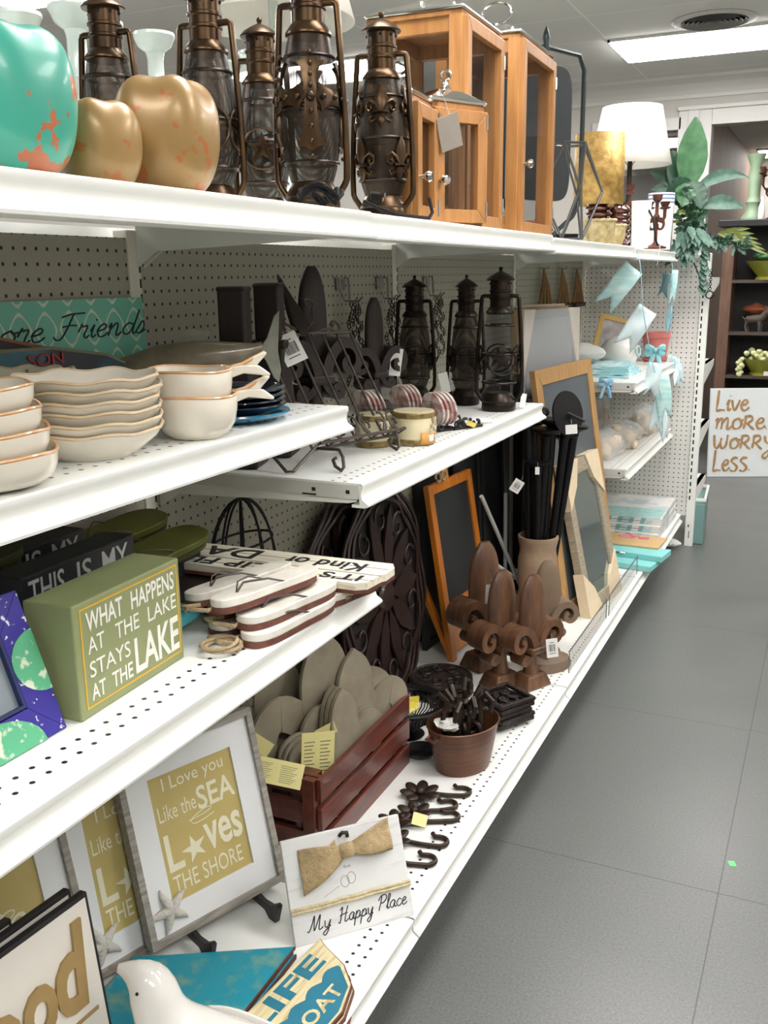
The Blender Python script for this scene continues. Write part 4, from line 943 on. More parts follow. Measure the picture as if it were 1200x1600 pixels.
# cream candle jars
M_wax = mat('cream_wax', (224, 214, 176), .45, 0, .06, 20); M_gilt = mat('antique_gilt', (170, 150, 96), .4, .5, .4, 60, (110, 92, 56), bump=.6, bscale=150)
def jar(loc, r, h, lab, rz=0):
    t = thing('candle_jar', lab, 'candle', loc, rz, 'cream candle jars with gilt scrollwork')
    b = B(); b.lathe([(r * .96, 0), (r, .004), (r, h * .8), (r * .98, h * .82), (.001, h * .82)], seg=32); obj('wax', b, M_wax, t)
    b = B(); b.lathe([(r * 1.02, h * .78), (r * 1.04, h * .9), (r * 1.03, h), (r * .97, h), (r * .97, h * .84)], seg=32, capb=False, capt=False); obj('glass_rim', b, M_glass, t)
    b = B()
    for z0, z1 in ((.002, .16), (.66, .80)): b.lathe([(r * 1.0, z0 * h if z0 > .01 else .001), (r * 1.04, z0 * h + .002), (r * 1.04, z1 * h - .002), (r * 1.0, z1 * h)], seg=32, capb=False, capt=False)
    obj('gilt_band', b, M_gilt, t)
    b = B(); b.M = Matrix.Rotation(0, 4, 'Z')
    for s in (-1, 1):
        for zc, a1 in ((h * .52, PI * 1.4), (h * .28, -PI * 1.4)):
            pts = []
            for q in spiral((s * r * .28, 0, zc), r * .24, r * .07, PI / 2, PI / 2 + s * a1, 12): a = q[0] / (r * 1.05); pts.append((r * 1.05 * math.cos(a), r * 1.05 * math.sin(a), q[2]))
            b.tube(pts, r * .06, 6)
    b.sphere((r * 1.07, 0, h * .4), r * .1, seg=8, rings=6); obj('medallion', b, mat('silver_gilt', (200, 190, 160), .3, .6), t)
    return t
jar((.315, 1.925, Z2), .039, .088, 'cream candle jar seen through the easel scrolls', .3)
j = jar((.387, 1.985, Z2), .047, .092, 'larger cream candle jar with an orange price sticker at its foot', .1)
b = B()
for a0, a1, z0, z1, d in ((-.95, -.15, .004, .030, .0021),):
    b.grid(lambda u, v: ((.047 + d) * 1.03 * math.cos(a0 + (a1 - a0) * u), (.047 + d) * 1.03 * math.sin(a0 + (a1 - a0) * u), z0 + (z1 - z0) * v), 8, 1)
st = obj('sticker', b, mat('orange_sticker', (206, 150, 76), .6), j, solid=.0006)
b = B(); b.grid(lambda u, v: (.0515 * math.cos(-.52 + .3 * u), .0515 * math.sin(-.52 + .3 * u), .010 + .014 * v), 4, 1); obj('sticker_label', b, mat('tag_white', (236, 236, 230), .6), st, solid=.0006)
# coaster sets in iron holders
M_coast = mat('printed_coaster', (206, 196, 186), .5, 0, .5, 30, (168, 120, 116), thr=(.48, .56))
def coasters(loc, rz, lab, r=.042):
    t = thing('coaster_holder', lab, 'coaster holder', loc, rz, 'iron holders with round printed coasters')
    b = B(); b.box((0, 0, .004), (.07, .05, .004)); b.tube([(-.034, -.03, .006), (-.034, .03, .006)], .004, 6)
    for s in (-1, 1):
        b.tube([(.036 * s, -.022, .004), (.044 * s, -.024, .02), (.04 * s, -.02, .034), (.03 * s, -.02, .03)], .003, 6); b.tube([(.036 * s, .022, .004), (.044 * s, .024, .02), (.04 * s, .02, .034)], .003, 6)
        b.tube([(.025 * s + q[0], -.03, .014 + q[2]) for q in spiral((0, 0, 0), .010, .003, 0, 5 * s, 10)], .0025, 5)
    obj('holder', b, M_black, t)
    for k in range(4):
        c = B(); c.M = Matrix.Translation((-.024 + k * .013, 0, .012 + r)) @ Matrix.Rotation(R(78), 4, 'Y'); c.lathe([(r, -.003), (r, .003)], seg=36); c2 = obj('coaster', c, M_coast, t, bevel=.001)
    return t
coasters((.375, 2.185, Z2), R(60), 'coaster holder with a round coaster set nearest the front edge')
coasters((.235, 2.30, Z2), R(60), 'coaster holder with a round coaster set between the candle jars and the dark lanterns')
coasters((.195, 2.16, Z2), R(60), 'coaster holder with a small round coaster set above the left candle jar')
t = thing('price_card', 'blank white card lying by the coaster holder and front dark lantern', 'card', (.42, 2.36, Z2 + .002), .4)
obj('card', B().box((0, 0, 0), (.05, .08, .001), (0, .02, 0)), mat('tag_white', (236, 236, 230), .6), t, smooth=False)
t = thing('iron_ornament', 'small scrolled iron ornament with a yellow tag before the coasters', 'ornament', (.43, 2.23, Z2), R(60))
b = B()
for k in range(4): b.tube([(q[0] - .03 + k * .02, -.004 + .006 * (k % 2), .014 + q[2]) for q in spiral((0, 0, 0), .012, .004, k, k + 5, 12)], .004, 6)
b.tube([(-.045, 0, .004), (.045, 0, .004)], .004, 6); obj('scrollwork', b, M_black, t)
obj('label', B().box((.0, -.012, .012), (.028, .0012, .012), (.3, .4, 0)), mat('tag_yellow', (216, 196, 96), .6), t, smooth=False)

# ================================================================== LOW SHELF, NEAREST BAY (z = .885)
Z3 = .8855
# mosaic photo frame at the left edge
M_mosaic = mat('violet_paint_mosaic', (48, 38, 140), .5, 0, .3, 70, (212, 216, 226), thr=(.62, .64))
M_mosaic2 = mat('sea_green_paint_mosaic', (88, 176, 132), .5, 0, .3, 50, (214, 224, 200), thr=(.55, .62))
F0 = stand((.398, .565), (.400, .835), Z3, 20)
t = thing('photo_frame', 'photo frame painted violet and sea green at the left edge of the low shelf', 'picture frame', mw=F0)
b = B(); rect_ring(b, 0, .27, 0, .185, .045, -.002, .012); fr = obj('frame', b, M_mosaic, t, smooth=False, bevel=.001)
b = B(); rect_ring(b, .047, .223, .047, .138, .004, -.004, .010); obj('inner_edge', b, mat('navy_edge', (30, 44, 92), .5), t, smooth=False)
obj('photo_glass', pane(.05, .22, .05, .135, .004, .006), mat('silver_photo', (150, 160, 168), .12, .2, .3, 3), t, smooth=False)
for (cx, cz, rx_, rz_, a0, a1) in ((.27, .094, .045, .040, PI * .5, PI * 1.5), (.166, 0, .070, .045, 0, PI), (.14, .185, .06, .045, PI, 2 * PI)):
    b = B(); b.prism([(cx + rx_ * math.cos(a0 + (a1 - a0) * k / 14), cz + rz_ * math.sin(a0 + (a1 - a0) * k / 14)) for k in range(15)], -.0032, -.0018); obj('painted_patch', b, M_mosaic2, fr, smooth=False)
# box signs
def boxsign(name, label, mw, w, h, d, m, lines, ink, border=None, grp=None, bm_=None):
    t = thing(name, label, 'box sign', mw=mw, group=grp)
    b = B(); b.box2((0, 0, 0), (w, d, h)); obj('box', b, m, t, smooth=False, bevel=.0025)
    if border:
        b = B(); rect_ring(b, .012, w - .008, .012, h - .008, .0022, -.0008, .0); obj('border_line', b, border, t, smooth=False)
    b = B()
    for ln in lines: glyphs(b, ln[0], ln[1] * w, ln[2] * w, ln[3] * h, ln[4] * h, y=-.0002, th=.0006, bold=ln[5] if len(ln) > 5 else .0)
    obj('lettering', b, ink, t, smooth=False); return t
M_green = mat('sage_green_paint', (142, 150, 106), .5, 0, .12, 6, (130, 138, 94)); M_lettw = mat('worn_white_letter', (232, 230, 222), .6, 0, .08, 60)
boxsign('box_sign', 'sage green box sign reading WHAT HAPPENS AT THE LAKE STAYS AT THE LAKE', stand((.410, .853), (.399, 1.085), Z3, 0), .232, .155, .078, M_green,
        [('WHAT', .10, .42, .73, .90, .012), ('HAPPENS', .50, .93, .73, .90, .012), ('AT', .10, .24, .54, .68), ('THE', .34, .56, .54, .68), ('LAKE', .65, .94, .54, .68), ('STAYS', .10, .46, .33, .47), ('AT', .10, .22, .13, .27, .01), ('THE', .28, .47, .13, .27, .01), ('LAKE', .50, .95, .13, .46, .02)], M_lettw, mat('yellow_line', (214, 168, 52), .5))
M_slate = mat('black_box_paint', (30, 33, 40), .5, 0, .2, 8)
ink2 = mat('chalky_white_letter', (196, 198, 198), .6, 0, .1, 60)
L2 = [('THIS', .05, .34, .72, .95, .006), ('IS', .45, .58, .72, .95, .006), ('MY', .68, .93, .72, .95, .006), ('LAKE', .05, .5, .40, .64, .01), ('HOUSE', .55, .95, .40, .64, .006)][:3]
boxsign('box_sign', 'front black box sign reading THIS IS MY, directly behind the sage green one', stand((.275, .905), (.265, 1.150), Z3, 0), .245, .160, .055, M_slate, L2, ink2, grp='black box signs')
boxsign('box_sign', 'rear black box sign reading THIS IS MY, behind the front black one', stand((.170, .912), (.160, 1.158), Z3, 0), .245, .158, .055, M_slate, L2, ink2, grp='black box signs')
# flip-flop plaques
def sole(L_, w):
    pts = []
    for i in range(36):
        a = 2 * PI * i / 36; c, s = math.cos(a), math.sin(a)
        x = L_ * .5 * (abs(c) ** .8) * (1 if c > 0 else -1); hw = w * .5 * (abs(s) ** .62) * (1 if s > 0 else -1)
        pts.append((x, hw * (.93 + .07 * math.cos(2 * PI * (x / L_ + .42) * 1.25) - .10 * x / L_)))
    return pts
def lay(c, rz, tilt=0, roll=0): return Matrix.Translation(c) @ Matrix.Rotation(R(rz), 4, 'Z') @ Matrix.Rotation(R(tilt), 4, 'Y') @ Matrix.Rotation(R(roll), 4, 'X')
FLAT = Matrix(((1, 0, 0, 0), (0, 0, 1, 0), (0, 1, 0, 0), (0, 0, 0, 1)))  # prism outline xz -> xy, thickness along z
M_wwash = mat('white_washed_wood', (228, 226, 216), .6, 0, .1, 30, (208, 202, 188)); M_redbr = wood('red_brown_board', (112, 66, 52), (84, 48, 40), .6)
def flipflops(label, mw, top, under, grp, L_=.225, w=.064, rope=True):
    t = thing('flip_flop_plaque', label, 'plaque', mw=mw, group=grp)
    for s in (-1, 1):
        o = [(x + (.012 if s > 0 else 0), y + s * w * .58) for x, y in sole(L_, w)]
        b = B(); b.prism(o, .009, .022, FLAT); so = obj('sole', b, top, t, bevel=.0015)
        b = B(); yy = s * w * .58; x0 = -L_ * .30 + (.012 if s > 0 else 0)
        b.tube([(x0 + .085, yy - w * .40, .020), (x0 + .05, yy - w * .36, .034), (x0 + .012, yy - w * .10, .036), (x0, yy, .020)], .0018, 6); b.tube([(x0 + .085, yy + w * .40, .020), (x0 + .05, yy + w * .36, .034), (x0 + .012, yy + w * .10, .036), (x0, yy, .020)], .0014, 6)
        obj('wire_strap', b, M_wire, so)
    o = [(x * 1.0 + .006, y * 1.05 + s_ * w * .53) for s_ in (1,) for x, y in sole(L_ * 1.02, w)]
    for s in (-1, 1):
        b = B(); b.prism([(x + (.010 if s > 0 else -.004), y * 1.04 + s * w * .58) for x, y in sole(L_ * .99, w)], 0, .009, FLAT); obj('backing', b, under, t)
    if rope:
        b = B(); b.tube([(-L_ * .42, -w * .3, .004), (-L_ * .55, -w * .5, .008), (-L_ * .60, 0, .010), (-L_ * .54, w * .5, .006), (-L_ * .42, w * .3, .004)], .0035, 7); obj('rope_hanger', b, mat('jute_rope', (188, 166, 130), .85, 0, .4, 60, bump=.8, bscale=200), t)
    return t
GW = 'white flip-flop plaques in a stack'
flipflops('lowest white flip-flop plaque of the stack beside the green box sign', lay((.440, 1.270, Z3), 84), M_wwash, M_redbr, GW)
flipflops('middle white flip-flop plaque of the stack beside the green box sign', lay((.432, 1.283, Z3 + .0225), 80), M_wwash, M_redbr, GW)
flipflops('topmost white flip-flop plaque of the stack, tilted toward the aisle', lay((.405, 1.265, Z3 + .0455), 77, 0, -6), M_wwash, M_redbr, GW)
M_olive = mat('olive_paint', (104, 108, 34), .5, 0, .25, 8, (84, 88, 28)); M_olived = mat('dark_olive_paint', (66, 70, 36), .5, 0, .25, 8)
flipflops('bright olive green flip-flop plaque at the pegboard behind the green box sign', lay((.125, 1.315, Z3 + .075), 88, -3, 10), M_olive, M_olived, 'olive flip-flop plaques', .25, .09, False)
flipflops('dull olive flip-flop plaque at the pegboard above the black box signs', lay((.095, .90, Z3 + .150), 88, 0, 4), M_olived, M_olived, 'olive flip-flop plaques', .24, .09, False)
t = thing('storage_box', 'dark box under the bright olive flip-flop plaque', 'box', (.11, 1.315, Z3), 0); obj('box', B().box2((-.08, -.11, 0), (.08, .11, .07)), M_slate, t, smooth=False, bevel=.002)
t = thing('storage_box', 'dark box under the dull olive flip-flop plaque', 'box', (.075, .90, Z3), 0); obj('box', B().box2((-.06, -.10, 0), (.06, .10, .147)), M_slate, t, smooth=False, bevel=.002)
# jute coils on the shelf
M_jute = mat('jute_rope', (188, 166, 130), .85)
for (c, r, lb) in (((.435, 1.128), .030, 'coil of jute twine between the green box sign and the flip-flop plaques'), ((.487, 1.405), .026, 'small loop of jute twine by the shelf edge right of the flip-flop plaques')):
    t = thing('twine_coil', lb, 'twine', (c[0], c[1], Z3), 0, 'jute twine')
    b = B(); b.tube([(r * (1 + .15 * math.sin(1.3 * a)) * math.cos(a) * .9, r * (1 + .1 * math.cos(.7 * a)) * math.sin(a), .004 + .0016 * a / 2) for a in [i * .3 for i in range(46)]], .003, 7); obj('rope', b, M_jute, t)
# upside-down white sign lying flat
M_plank = mat('white_plank_paint', (228, 222, 204), .6, 0, .2, 10, (204, 192, 166), stretch=(1, 12, 12), thr=(.5, .7))
S0 = Matrix.Translation((.56, 1.512, .928)) @ Matrix.Rotation(R(182), 4, 'Z') @ Matrix.Rotation(R(-90), 4, 'X')
t = thing('wall_sign', 'white plank sign lying upside down with black letters KIND OF DAY', 'sign', mw=S0)
Ls = .548
o = [(0, .022), (.012, 0), (Ls, 0), (Ls, .128), (.03, .128), (.012, .116), (.006, .07), (0, .060)]
b = B(); b.prism(o, .0, .013); obj('board', b, M_plank, t, smooth=False); 
b = B(); b.prism([(x * 1.002, z) for x, z in o], .0131, .020); obj('brown_backing', b, M_redbr, t, smooth=False)
b = B()
for z in (.036, .075, .105): b.box2((.004, -.0006, z), (Ls - .004, .0002, z + .0012))
obj('plank_line', b, mat('plank_gap', (120, 104, 86), .8), t, smooth=False)
b = B()
for tx, x0, x1, z0, z1 in (("IT'S A", .03, .16, .085, .118), ('FLIP FLOP', .19, .47, .082, .120), ('Kind of', .05, .21, .020, .066), ('DAY', .27, .44, .012, .066)): glyphs(b, tx, x0, x1, z0, z1, y=-.0003, th=.0004, bold=.02)
obj('lettering', b, M_ink, t, smooth=False)
t = thing('canvas_print', 'turquoise print with white script under the upside down white sign', 'print', mw=Matrix.Translation((.22, 1.17, Z3 + .034)) @ Matrix.Rotation(R(4), 4, 'Z') @ Matrix.Rotation(R(-90), 4, 'X'))
obj('canvas', B().box2((0, 0, -.21), (.13, .014, .03)), mat('turquoise_canvas', (82, 178, 190), .6, 0, .12, 12), t, smooth=False)
b = B(); script(b, 'Hi', .03, .11, -.05, .03, .003, y=-.001); obj('lettering', b, M_lettw, t)
t = thing('wooden_board', 'dark brown board stacked flat beneath the white plank sign', 'board', mw=Matrix.Translation((.06, 1.45, Z3)))
b = B(); b.box2((0, -.20, 0), (.44, .085, .018)); obj('board', b, M_dkwood, t, smooth=False, bevel=.002)
flipflops('single row white flip-flop plaque poking out under the white plank sign', lay((.465, 1.44, Z3 + .0), 76), M_wwash, M_redbr, GW, .15, .055, False)

# ================================================================== BASE SHELF, NEAREST BAY (z = .175)
Z4 = .1755
M_dist = mat('distressed_grey_wood', (168, 164, 156), .6, 0, .3, 14, (122, 116, 106), stretch=(1, 8, 8)); M_matb = mat('white_mat', (226, 228, 228), .6, 0, .02, 5)
M_goldp = mat('gold_print', (194, 176, 112), .55, 0, .06, 14, (184, 166, 102)); M_pale = mat('pale_print_letter', (226, 222, 196), .6)
def starfish(parent, c, r, m):
    b = B(); n = 5; pr = []
    for k in range(n):
        a = 2 * PI * k / n + PI / 2 + .25
        pts = [(0, -.004, 0), (math.cos(a) * r * .35, -.006, math.sin(a) * r * .35), (math.cos(a + .06) * r * .7, -.005, math.sin(a + .06) * r * .7), (math.cos(a) * r, -.003, math.sin(a) * r)]
        b.tube([(c[0] + p[0], p[1] - .003, c[1] + p[2]) for p in pts], [r * .26, r * .21, r * .13, r * .04], 10)
    return obj('starfish', b, m, parent)
M_star = mat('starfish_shell', (206, 202, 192), .8, 0, .15, 60, bump=.9, bscale=160)
def seaframe(label, mw, text=True):
    t = thing('framed_print', label, 'framed print', mw=mw, group='whitewashed framed prints with starfish')
    w, h = .318, .372
    b = B(); rect_ring(b, 0, w, 0, h, .014, -.012, .014); obj('frame', b, M_dist, t, smooth=False, bevel=.001)
    b = B(); rect_ring(b, .013, w - .013, .013, h - .013, .050, -.004, .006); obj('mat_board', b, M_matb, t, smooth=False)
    pr = obj('print', pane(.062, w - .062, .062, h - .062, .0, .004), M_goldp, t, smooth=False)
    b = B(); b.M = Matrix.Translation((w / 2, 0, h / 2)) @ Matrix.Diagonal((1.22, 1, 1.17, 1)) @ Matrix.Translation((-w / 2, 0, -h / 2)); x0, x1 = .088, w - .086
    if text:
        W_ = x1 - x0
        glyphs(b, 'I Love you', x0 + .016, x1 - .012, .256, .284, y=0, th=.0006); glyphs(b, 'Like the', x0, x0 + W_ * .48, .214, .240, y=0, th=.0006); glyphs(b, 'SEA', x0 + W_ * .50, x1, .208, .248, y=0, th=.0006, bold=.015)
        script(b, 'e', x0 + .04, x0 + .09, .190, .018, .0008, y=-.0004)
        glyphs(b, 'L', x0, x0 + W_ * .20, .130, .192, y=0, th=.0006, bold=.02); glyphs(b, 'ves', x0 + W_ * .50, x1, .135, .182, y=0, th=.0006, bold=.02); glyphs(b, 'THE SHORE', x0 + .002, x1 - .01, .094, .122, y=0, th=.0006)
        o = []
        for k in range(10):
            rr = .024 if k % 2 == 0 else .009; a = PI / 2 + PI * k / 5 + .2; o.append((x0 + W_ * .35 + rr * math.cos(a), .152 + rr * math.sin(a)))
        b.prism(o, -.0008, 0)
    else:
        script(b, 'e', x0 + .05, x0 + .10, .20, .03, .0012, y=-.0006); glyphs(b, 'Be', x0 + .05, x0 + .12, .19, .235, y=0, th=.0006, shear=.3)
    obj('lettering', b, M_pale, pr, smooth=False)
    obj('photo_backing', pane(.014, w - .014, .014, h - .014, .006, .010), M_dkwood, t, smooth=False)
    starfish(t, (.052, .058), .046, M_star)
    return t
def display_easel(label, bl, br, lean_):
    t = thing('plate_easel', label, 'easel', mw=stand(bl, br, Z4, 0), group='black plastic plate easels')
    w = (Vector(br) - Vector(bl)).length
    for x in (w * .28, w * .78):
        b = B(); b.prism([(-.07, .0), (-.05, .0), (-.035, .014), (.02, .02), (.06, .0), (.075, 0), (.035, .05), (.10, .19), (.094, .192), (.02, .042), (-.03, .030), (-.055, .032), (-.075, .045), (-.082, .042)], -.006, .006, Matrix.Translation((x, 0, 0)) @ Matrix.Rotation(PI / 2, 4, 'Z'))
        obj('arm', b, mat('black_plastic', (20, 20, 22), .35), t, bevel=.001)
    b = B(); b.tube([(w * .28, .03, .035), (w * .78, .03, .035)], .006, 8); obj('crossbar', b, mat('black_plastic', (20, 20, 22), .35), t)
    return t
A0, A1 = (.175, 1.214), (.285, 1.510)
display_easel('black plastic easel under the largest framed sea print', A0, A1, 15)
seaframe('nearest framed print about the SEA and THE SHORE standing on a black easel', stand(A0, A1, Z4 + .031, 15.2))
seaframe('second framed sea print, half hidden behind the nearest one', stand((.105, 1.102), (.200, 1.405), Z4 + .012, 12))
seaframe('third framed print with a gold centre at the far left of the base shelf', stand((.10, .79), (.150, 1.104), Z4 + .012, 12), False)
# raised-letter sign
M_blackedge = mat('black_distressed_edge', (36, 32, 32), .6, 0, .3, 30); M_offw = mat('warm_white_board', (226, 222, 212), .55, 0, .05, 8)
def woodsign(label, mw, w, h, face=True):
    t = thing('wall_sign', label, 'sign', mw=mw, group='black edged signs leaning in a row')
    obj('board', B().box2((0, 0, 0), (w, .014, h)), M_blackedge, t, smooth=False, bevel=.001)
    obj('white_face', B().box2((.008, -.0012, .008), (w - .006, 0, h - .007)), M_offw, t, smooth=False)
    if face:
        for tx, x0, x1, z0, z1 in (('o', w - .222, w - .158, .150, .238), ('o', w - .155, w - .092, .153, .241), ('d', w - .092, w - .024, .156, .296)):
            b = B(); glyphs(b, tx, x0, x1, z0, z1, y=-.0012, th=.005, bold=.03, shear=.15); obj('raised_letter', b, mat('gold_brown_letter', (166, 138, 88), .5, 0, .2, 20), t, smooth=False)
        obj('underline', B().box2((w - .12, -.003, .132), (w - .02, -.0012, .138)), mat('gold_brown_letter', (166, 138, 88), .5), t, smooth=False)
    return t
woodsign('white sign with raised gold letters ood and a black edge at the lower left corner', stand((.25, .56), (.285, .995), Z4, 7), .436, .325)
woodsign('black edged sign leaning directly behind the raised letter sign', stand((.224, .552), (.259, .987), Z4, 7), .436, .327, False)
woodsign('black edged sign set back behind two others near the third framed print', stand((.195, .47), (.228, .895), Z4, 7), .426, .327, False)
# white bird
t = thing('bird_figurine', 'glossy white ceramic bird in front of the raised letter sign', 'figurine', (.438, 1.02, Z4), R(196))
b = B()
K = 1.4
path = [(-.12, 0, .075, .004), (-.10, 0, .068, .016), (-.06, 0, .050, .036), (-.01, 0, .048, .047), (.028, 0, .062, .045), (.046, 0, .088, .034), (.052, 0, .110, .0285), (.056, 0, .128, .0285), (.064, 0, .143, .024), (.078, 0, .151, .014), (.092, 0, .153, .006), (.100, 0, .153, .003)]
path = [tuple(q * K for q in p) for p in path]
P_ = [Vector(p[:3]) for p in path]; R_ = [p[3] for p in path]
b.tube(P_, R_, 20); obj('body', b, mat('white_porcelain', (232, 230, 224), .1, 0, .03, 5, coat=.8), t, sub=1)
b = B(); b.tube([(.094 * K, 0, .153 * K), (.106 * K, 0, .1525 * K)], [.0055 * K, .002 * K], 10); obj('beak', b, mat('beak_grey', (140, 126, 118), .4), t)
for s in (-1, 1):
    b = B(); b.sphere((.064 * K, s * .0235 * K, .142 * K), .002 * K, seg=8, rings=6); obj('eye', b, M_black, t)
    b = B(); b.grid(lambda u, v: (K * (.02 - .12 * u), K * s * (.044 + .004 * math.sin(PI * u) - .018 * u), K * (.058 + (.024 - .022 * u) * math.cos(PI * v) * math.sin(PI * min(u * .8 + .2, 1)) + .010 * u)), 10, 8); obj('wing', b, mat('white_porcelain', (232, 230, 224), .1), t, solid=.004)
# teal boards lying in a pile
M_teal = mat('distressed_teal', (20, 138, 158), .45, 0, .3, 26, (132, 158, 124), thr=(.50, .78), bump=.2)
TB = [(0, 0), (.152, .273), (.283, .150), (.14, -.10), (.05, -.12)]
TN = ['lowest teal arrow board of the flat pile', 'second teal arrow board from the bottom of the flat pile', 'third teal arrow board from the bottom of the flat pile', 'topmost distressed teal arrow board of the pile behind the white bird']
for k in range(4):
    t = thing('arrow_board', TN[k], 'sign', (.150 + .003 * math.sin(k * 2.1), 1.19 + .003 * math.cos(k * 1.7), Z4 + .0075 * k), 0, 'teal arrow boards in a flat pile')
    o = [(0, 0), (.265, .15), (.268, -.06), (.20, -.26), (.02, -.26)]
    b = B(); b.prism(o, 0, .006, FLAT); obj('board', b, M_redbr, t, smooth=False)
    b = B(); b.prism([(x * .985 + .002, y * .985) for x, y in o], .006, .0068, FLAT); obj('painted_face', b, M_teal, t, smooth=False)
# lake life signs
M_cream2 = mat('weathered_cream', (214, 202, 160), .6, 0, .3, 8, (172, 152, 104), stretch=(1.2, 14, 14), thr=(.45, .7))
def boat(label, z, dx):
    t = thing('boat_sign', label, 'sign', mw=Matrix.Translation((.440 + dx, 1.125, z)) @ Matrix.Rotation(R(84), 4, 'Z') @ Matrix.Rotation(R(-86), 4, 'X'), group='cream and teal boat signs in a pile')
    o = [(-.12, -.115), (.13, -.115), (.19, -.095), (.225, -.055), (.245, .0), (.257, .022), (-.12, .022)]
    b = B(); b.prism(o, 0, .008); obj('board', b, M_redbr, t, smooth=False)
    b = B(); b.prism([(x * .992, z_ * .97) for x, z_ in o], -.0008, 0.0); fo = obj('cream_face', b, M_cream2, t, smooth=False)
    b = B(); tl = [(-.11, -.108), (.125, -.108), (.183, -.09), (.215, -.052)]; tp = []
    for k in range(33): x = .215 - k * .325 / 32; tp.append((x, -.046 + .010 * abs(math.sin(k * .62))))
    b.prism(tl + tp, -.0014, -.0008); obj('teal_band', b, mat('teal_ink', (28, 116, 140), .55, 0, .15, 20), t, smooth=False)
    b = B(); glyphs(b, 'E LIFE', -.09, .212, -.024, .014, y=-.0009, th=.0004, bold=.03); obj('lettering', b, mat('teal_ink', (28, 116, 140), .55), t, smooth=False)
    b = B(); glyphs(b, 'HY BOAT', -.04, .172, -.090, -.062, y=-.0015, th=.0004, bold=.02); obj('lower_lettering', b, M_cream2, t, smooth=False)
    return t
boat('lowest cream and teal boat sign at the lip of the base shelf', Z4 + .004, .010); boat('middle cream and teal boat sign of the three at the shelf lip', Z4 + .0145, .004); boat('topmost cream and teal boat sign lettered LIFE and BOAT', Z4 + .025, 0)
# My Happy Place
H0 = stand((.399, 1.368), (.570, 1.553), Z4, 24)
t = thing('clip_sign', 'whitewashed sign reading My Happy Place with a burlap bow', 'sign', mw=H0)
obj('board', B().box2((0, 0, 0), (.252, .012, .20)), mat('whitewash_board', (216, 218, 216), .6, 0, .12, 8, (182, 182, 178), stretch=(1, 4, 10), thr=(.55, .8)), t, smooth=False, bevel=.002)
b = B(); script(b, 'My', .03, .075, .022, .0135, .0011, y=-.0005); script(b, 'Happy', .092, .165, .024, .0135, .0011, y=-.0005); script(b, 'Place', .175, .238, .026, .0135, .0011, y=-.0005); obj('lettering', b, M_ink, t)
for z in (.062, .068):
    b = B(); b.tube([(x / 20. * .252, -.004 - .001 * (i % 2), z + .0006 * math.sin(i)) for i, x in enumerate(range(21))], .0034, 8); obj('rope', b, mat('cream_rope', (216, 202, 164), .8, 0, .3, 80, bump=.9, bscale=220), t)
M_burlap = mat('burlap', (186, 164, 124), .9, 0, .25, 90, (158, 136, 98), bump=.8, bscale=260)
for s in (-1, 1):
    def fb(u, v, s=s):
        w = .010 + .036 * u + .006 * math.sin(3 * u); return (.128 + s * .098 * u, -.006 - .014 * math.sin(PI * min(u * 1.1, 1)) - .004 * math.sin(6 * v) * u, .158 + (v - .5) * 2 * w * .8 - s * -.004 * u - .02 * u * (1 if s < 0 else -.3) + (.012 * u * (v - .5) * s * -1))
    b = B(); b.grid(fb, 14, 10); obj('bow_loop', b, M_burlap, t, solid=.0015)
def fb2(u, v): return (.03 + .075 * u, -.008 - .003 * math.sin(4 * u), .118 + .034 * u + (v - .5) * (.03 - .006 * u))
b = B(); b.grid(lambda u, v: (.038 + .07 * u + .012 * (1 - v) * (1 - u), -.007, .100 + .050 * u + v * .032), 8, 4); obj('bow_tail', b, M_burlap, t, solid=.0015)
b = B(); b.lathe([(.012, -.013), (.016, -.008), (.0165, .008), (.012, .013)], (.128, -.012, .158), 16, sx=1, sy=.7); obj('bow_knot', b, M_burlap, t)
b = B(); b.tube([(.120, -.002, .186), (.124, -.010, .192), (.134, -.010, .190), (.136, -.003, .182)], .004, 8); obj('photo_clip', b, M_black, t)
b = B()
for (x, z) in ((.118, .098), (.132, .102)):
    b.tube([(x + .011 * math.cos(a) * .8, -.0006, z + .011 * math.sin(a)) for a in [2 * PI * k / 14 for k in range(14)]], .0006, 5, closed=True)
b.tube([(.07, -.0006, .078), (.09, -.0006, .086), (.105, -.0006, .092)], .0005, 5); glyphs(b, '4x6', .118, .134, .122, .129, y=-.0002, th=.0004)
obj('sandal_sketch', b, mat('pencil_grey', (150, 150, 150), .8), t)
# ================================================================== CRATE AND BEYOND, SECOND BAY BASE
M_crate = wood('red_mahogany', (112, 50, 36), (74, 34, 26), .35, (10, 1.4, 10), coat=.3)
CX0, CX1, CY0, CY1, CZ0, CZ1 = .035, .312, 1.64, 2.125, Z4, .372
t = thing('wooden_crate', 'red mahogany slatted crate holding grey wooden fleur-de-lis cutouts', 'crate', (CX0, CY0, CZ0), 0)
cw, cl, ch = CX1 - CX0, CY1 - CY0, CZ1 - CZ0; sl = .054; gp = (ch - 3 * sl) / 2
for k in range(3):
    z0 = k * (sl + gp)
    for x in (0, cw - .012): obj('side_slat', B().box2((x, 0, z0), (x + .012, cl, z0 + sl)), M_crate, t, smooth=False, bevel=.0015)
    for y in (.012, cl - .024): obj('end_slat', B().box2((.012, y, z0), (cw - .012, y + .012, z0 + sl)), M_crate, t, smooth=False, bevel=.0015)
for x in (.024, cw - .036):
    for y in (.024, cl - .05): obj('corner_post', B().box2((x - (.0 if x < .1 else .03), y, .0), (x + (.042 if x < .1 else .012), y + .026, ch - .004)), M_crate, t, smooth=False)
obj('bottom', B().box2((.012, .012, .002), (cw - .012, cl - .012, .012)), M_crate, t, smooth=False)
for x in (.014, cw - .044): obj('end_batten', B().box2((x, -.008, 0), (x + .030, .012, ch - .002)), M_crate, t, smooth=False, bevel=.0015)
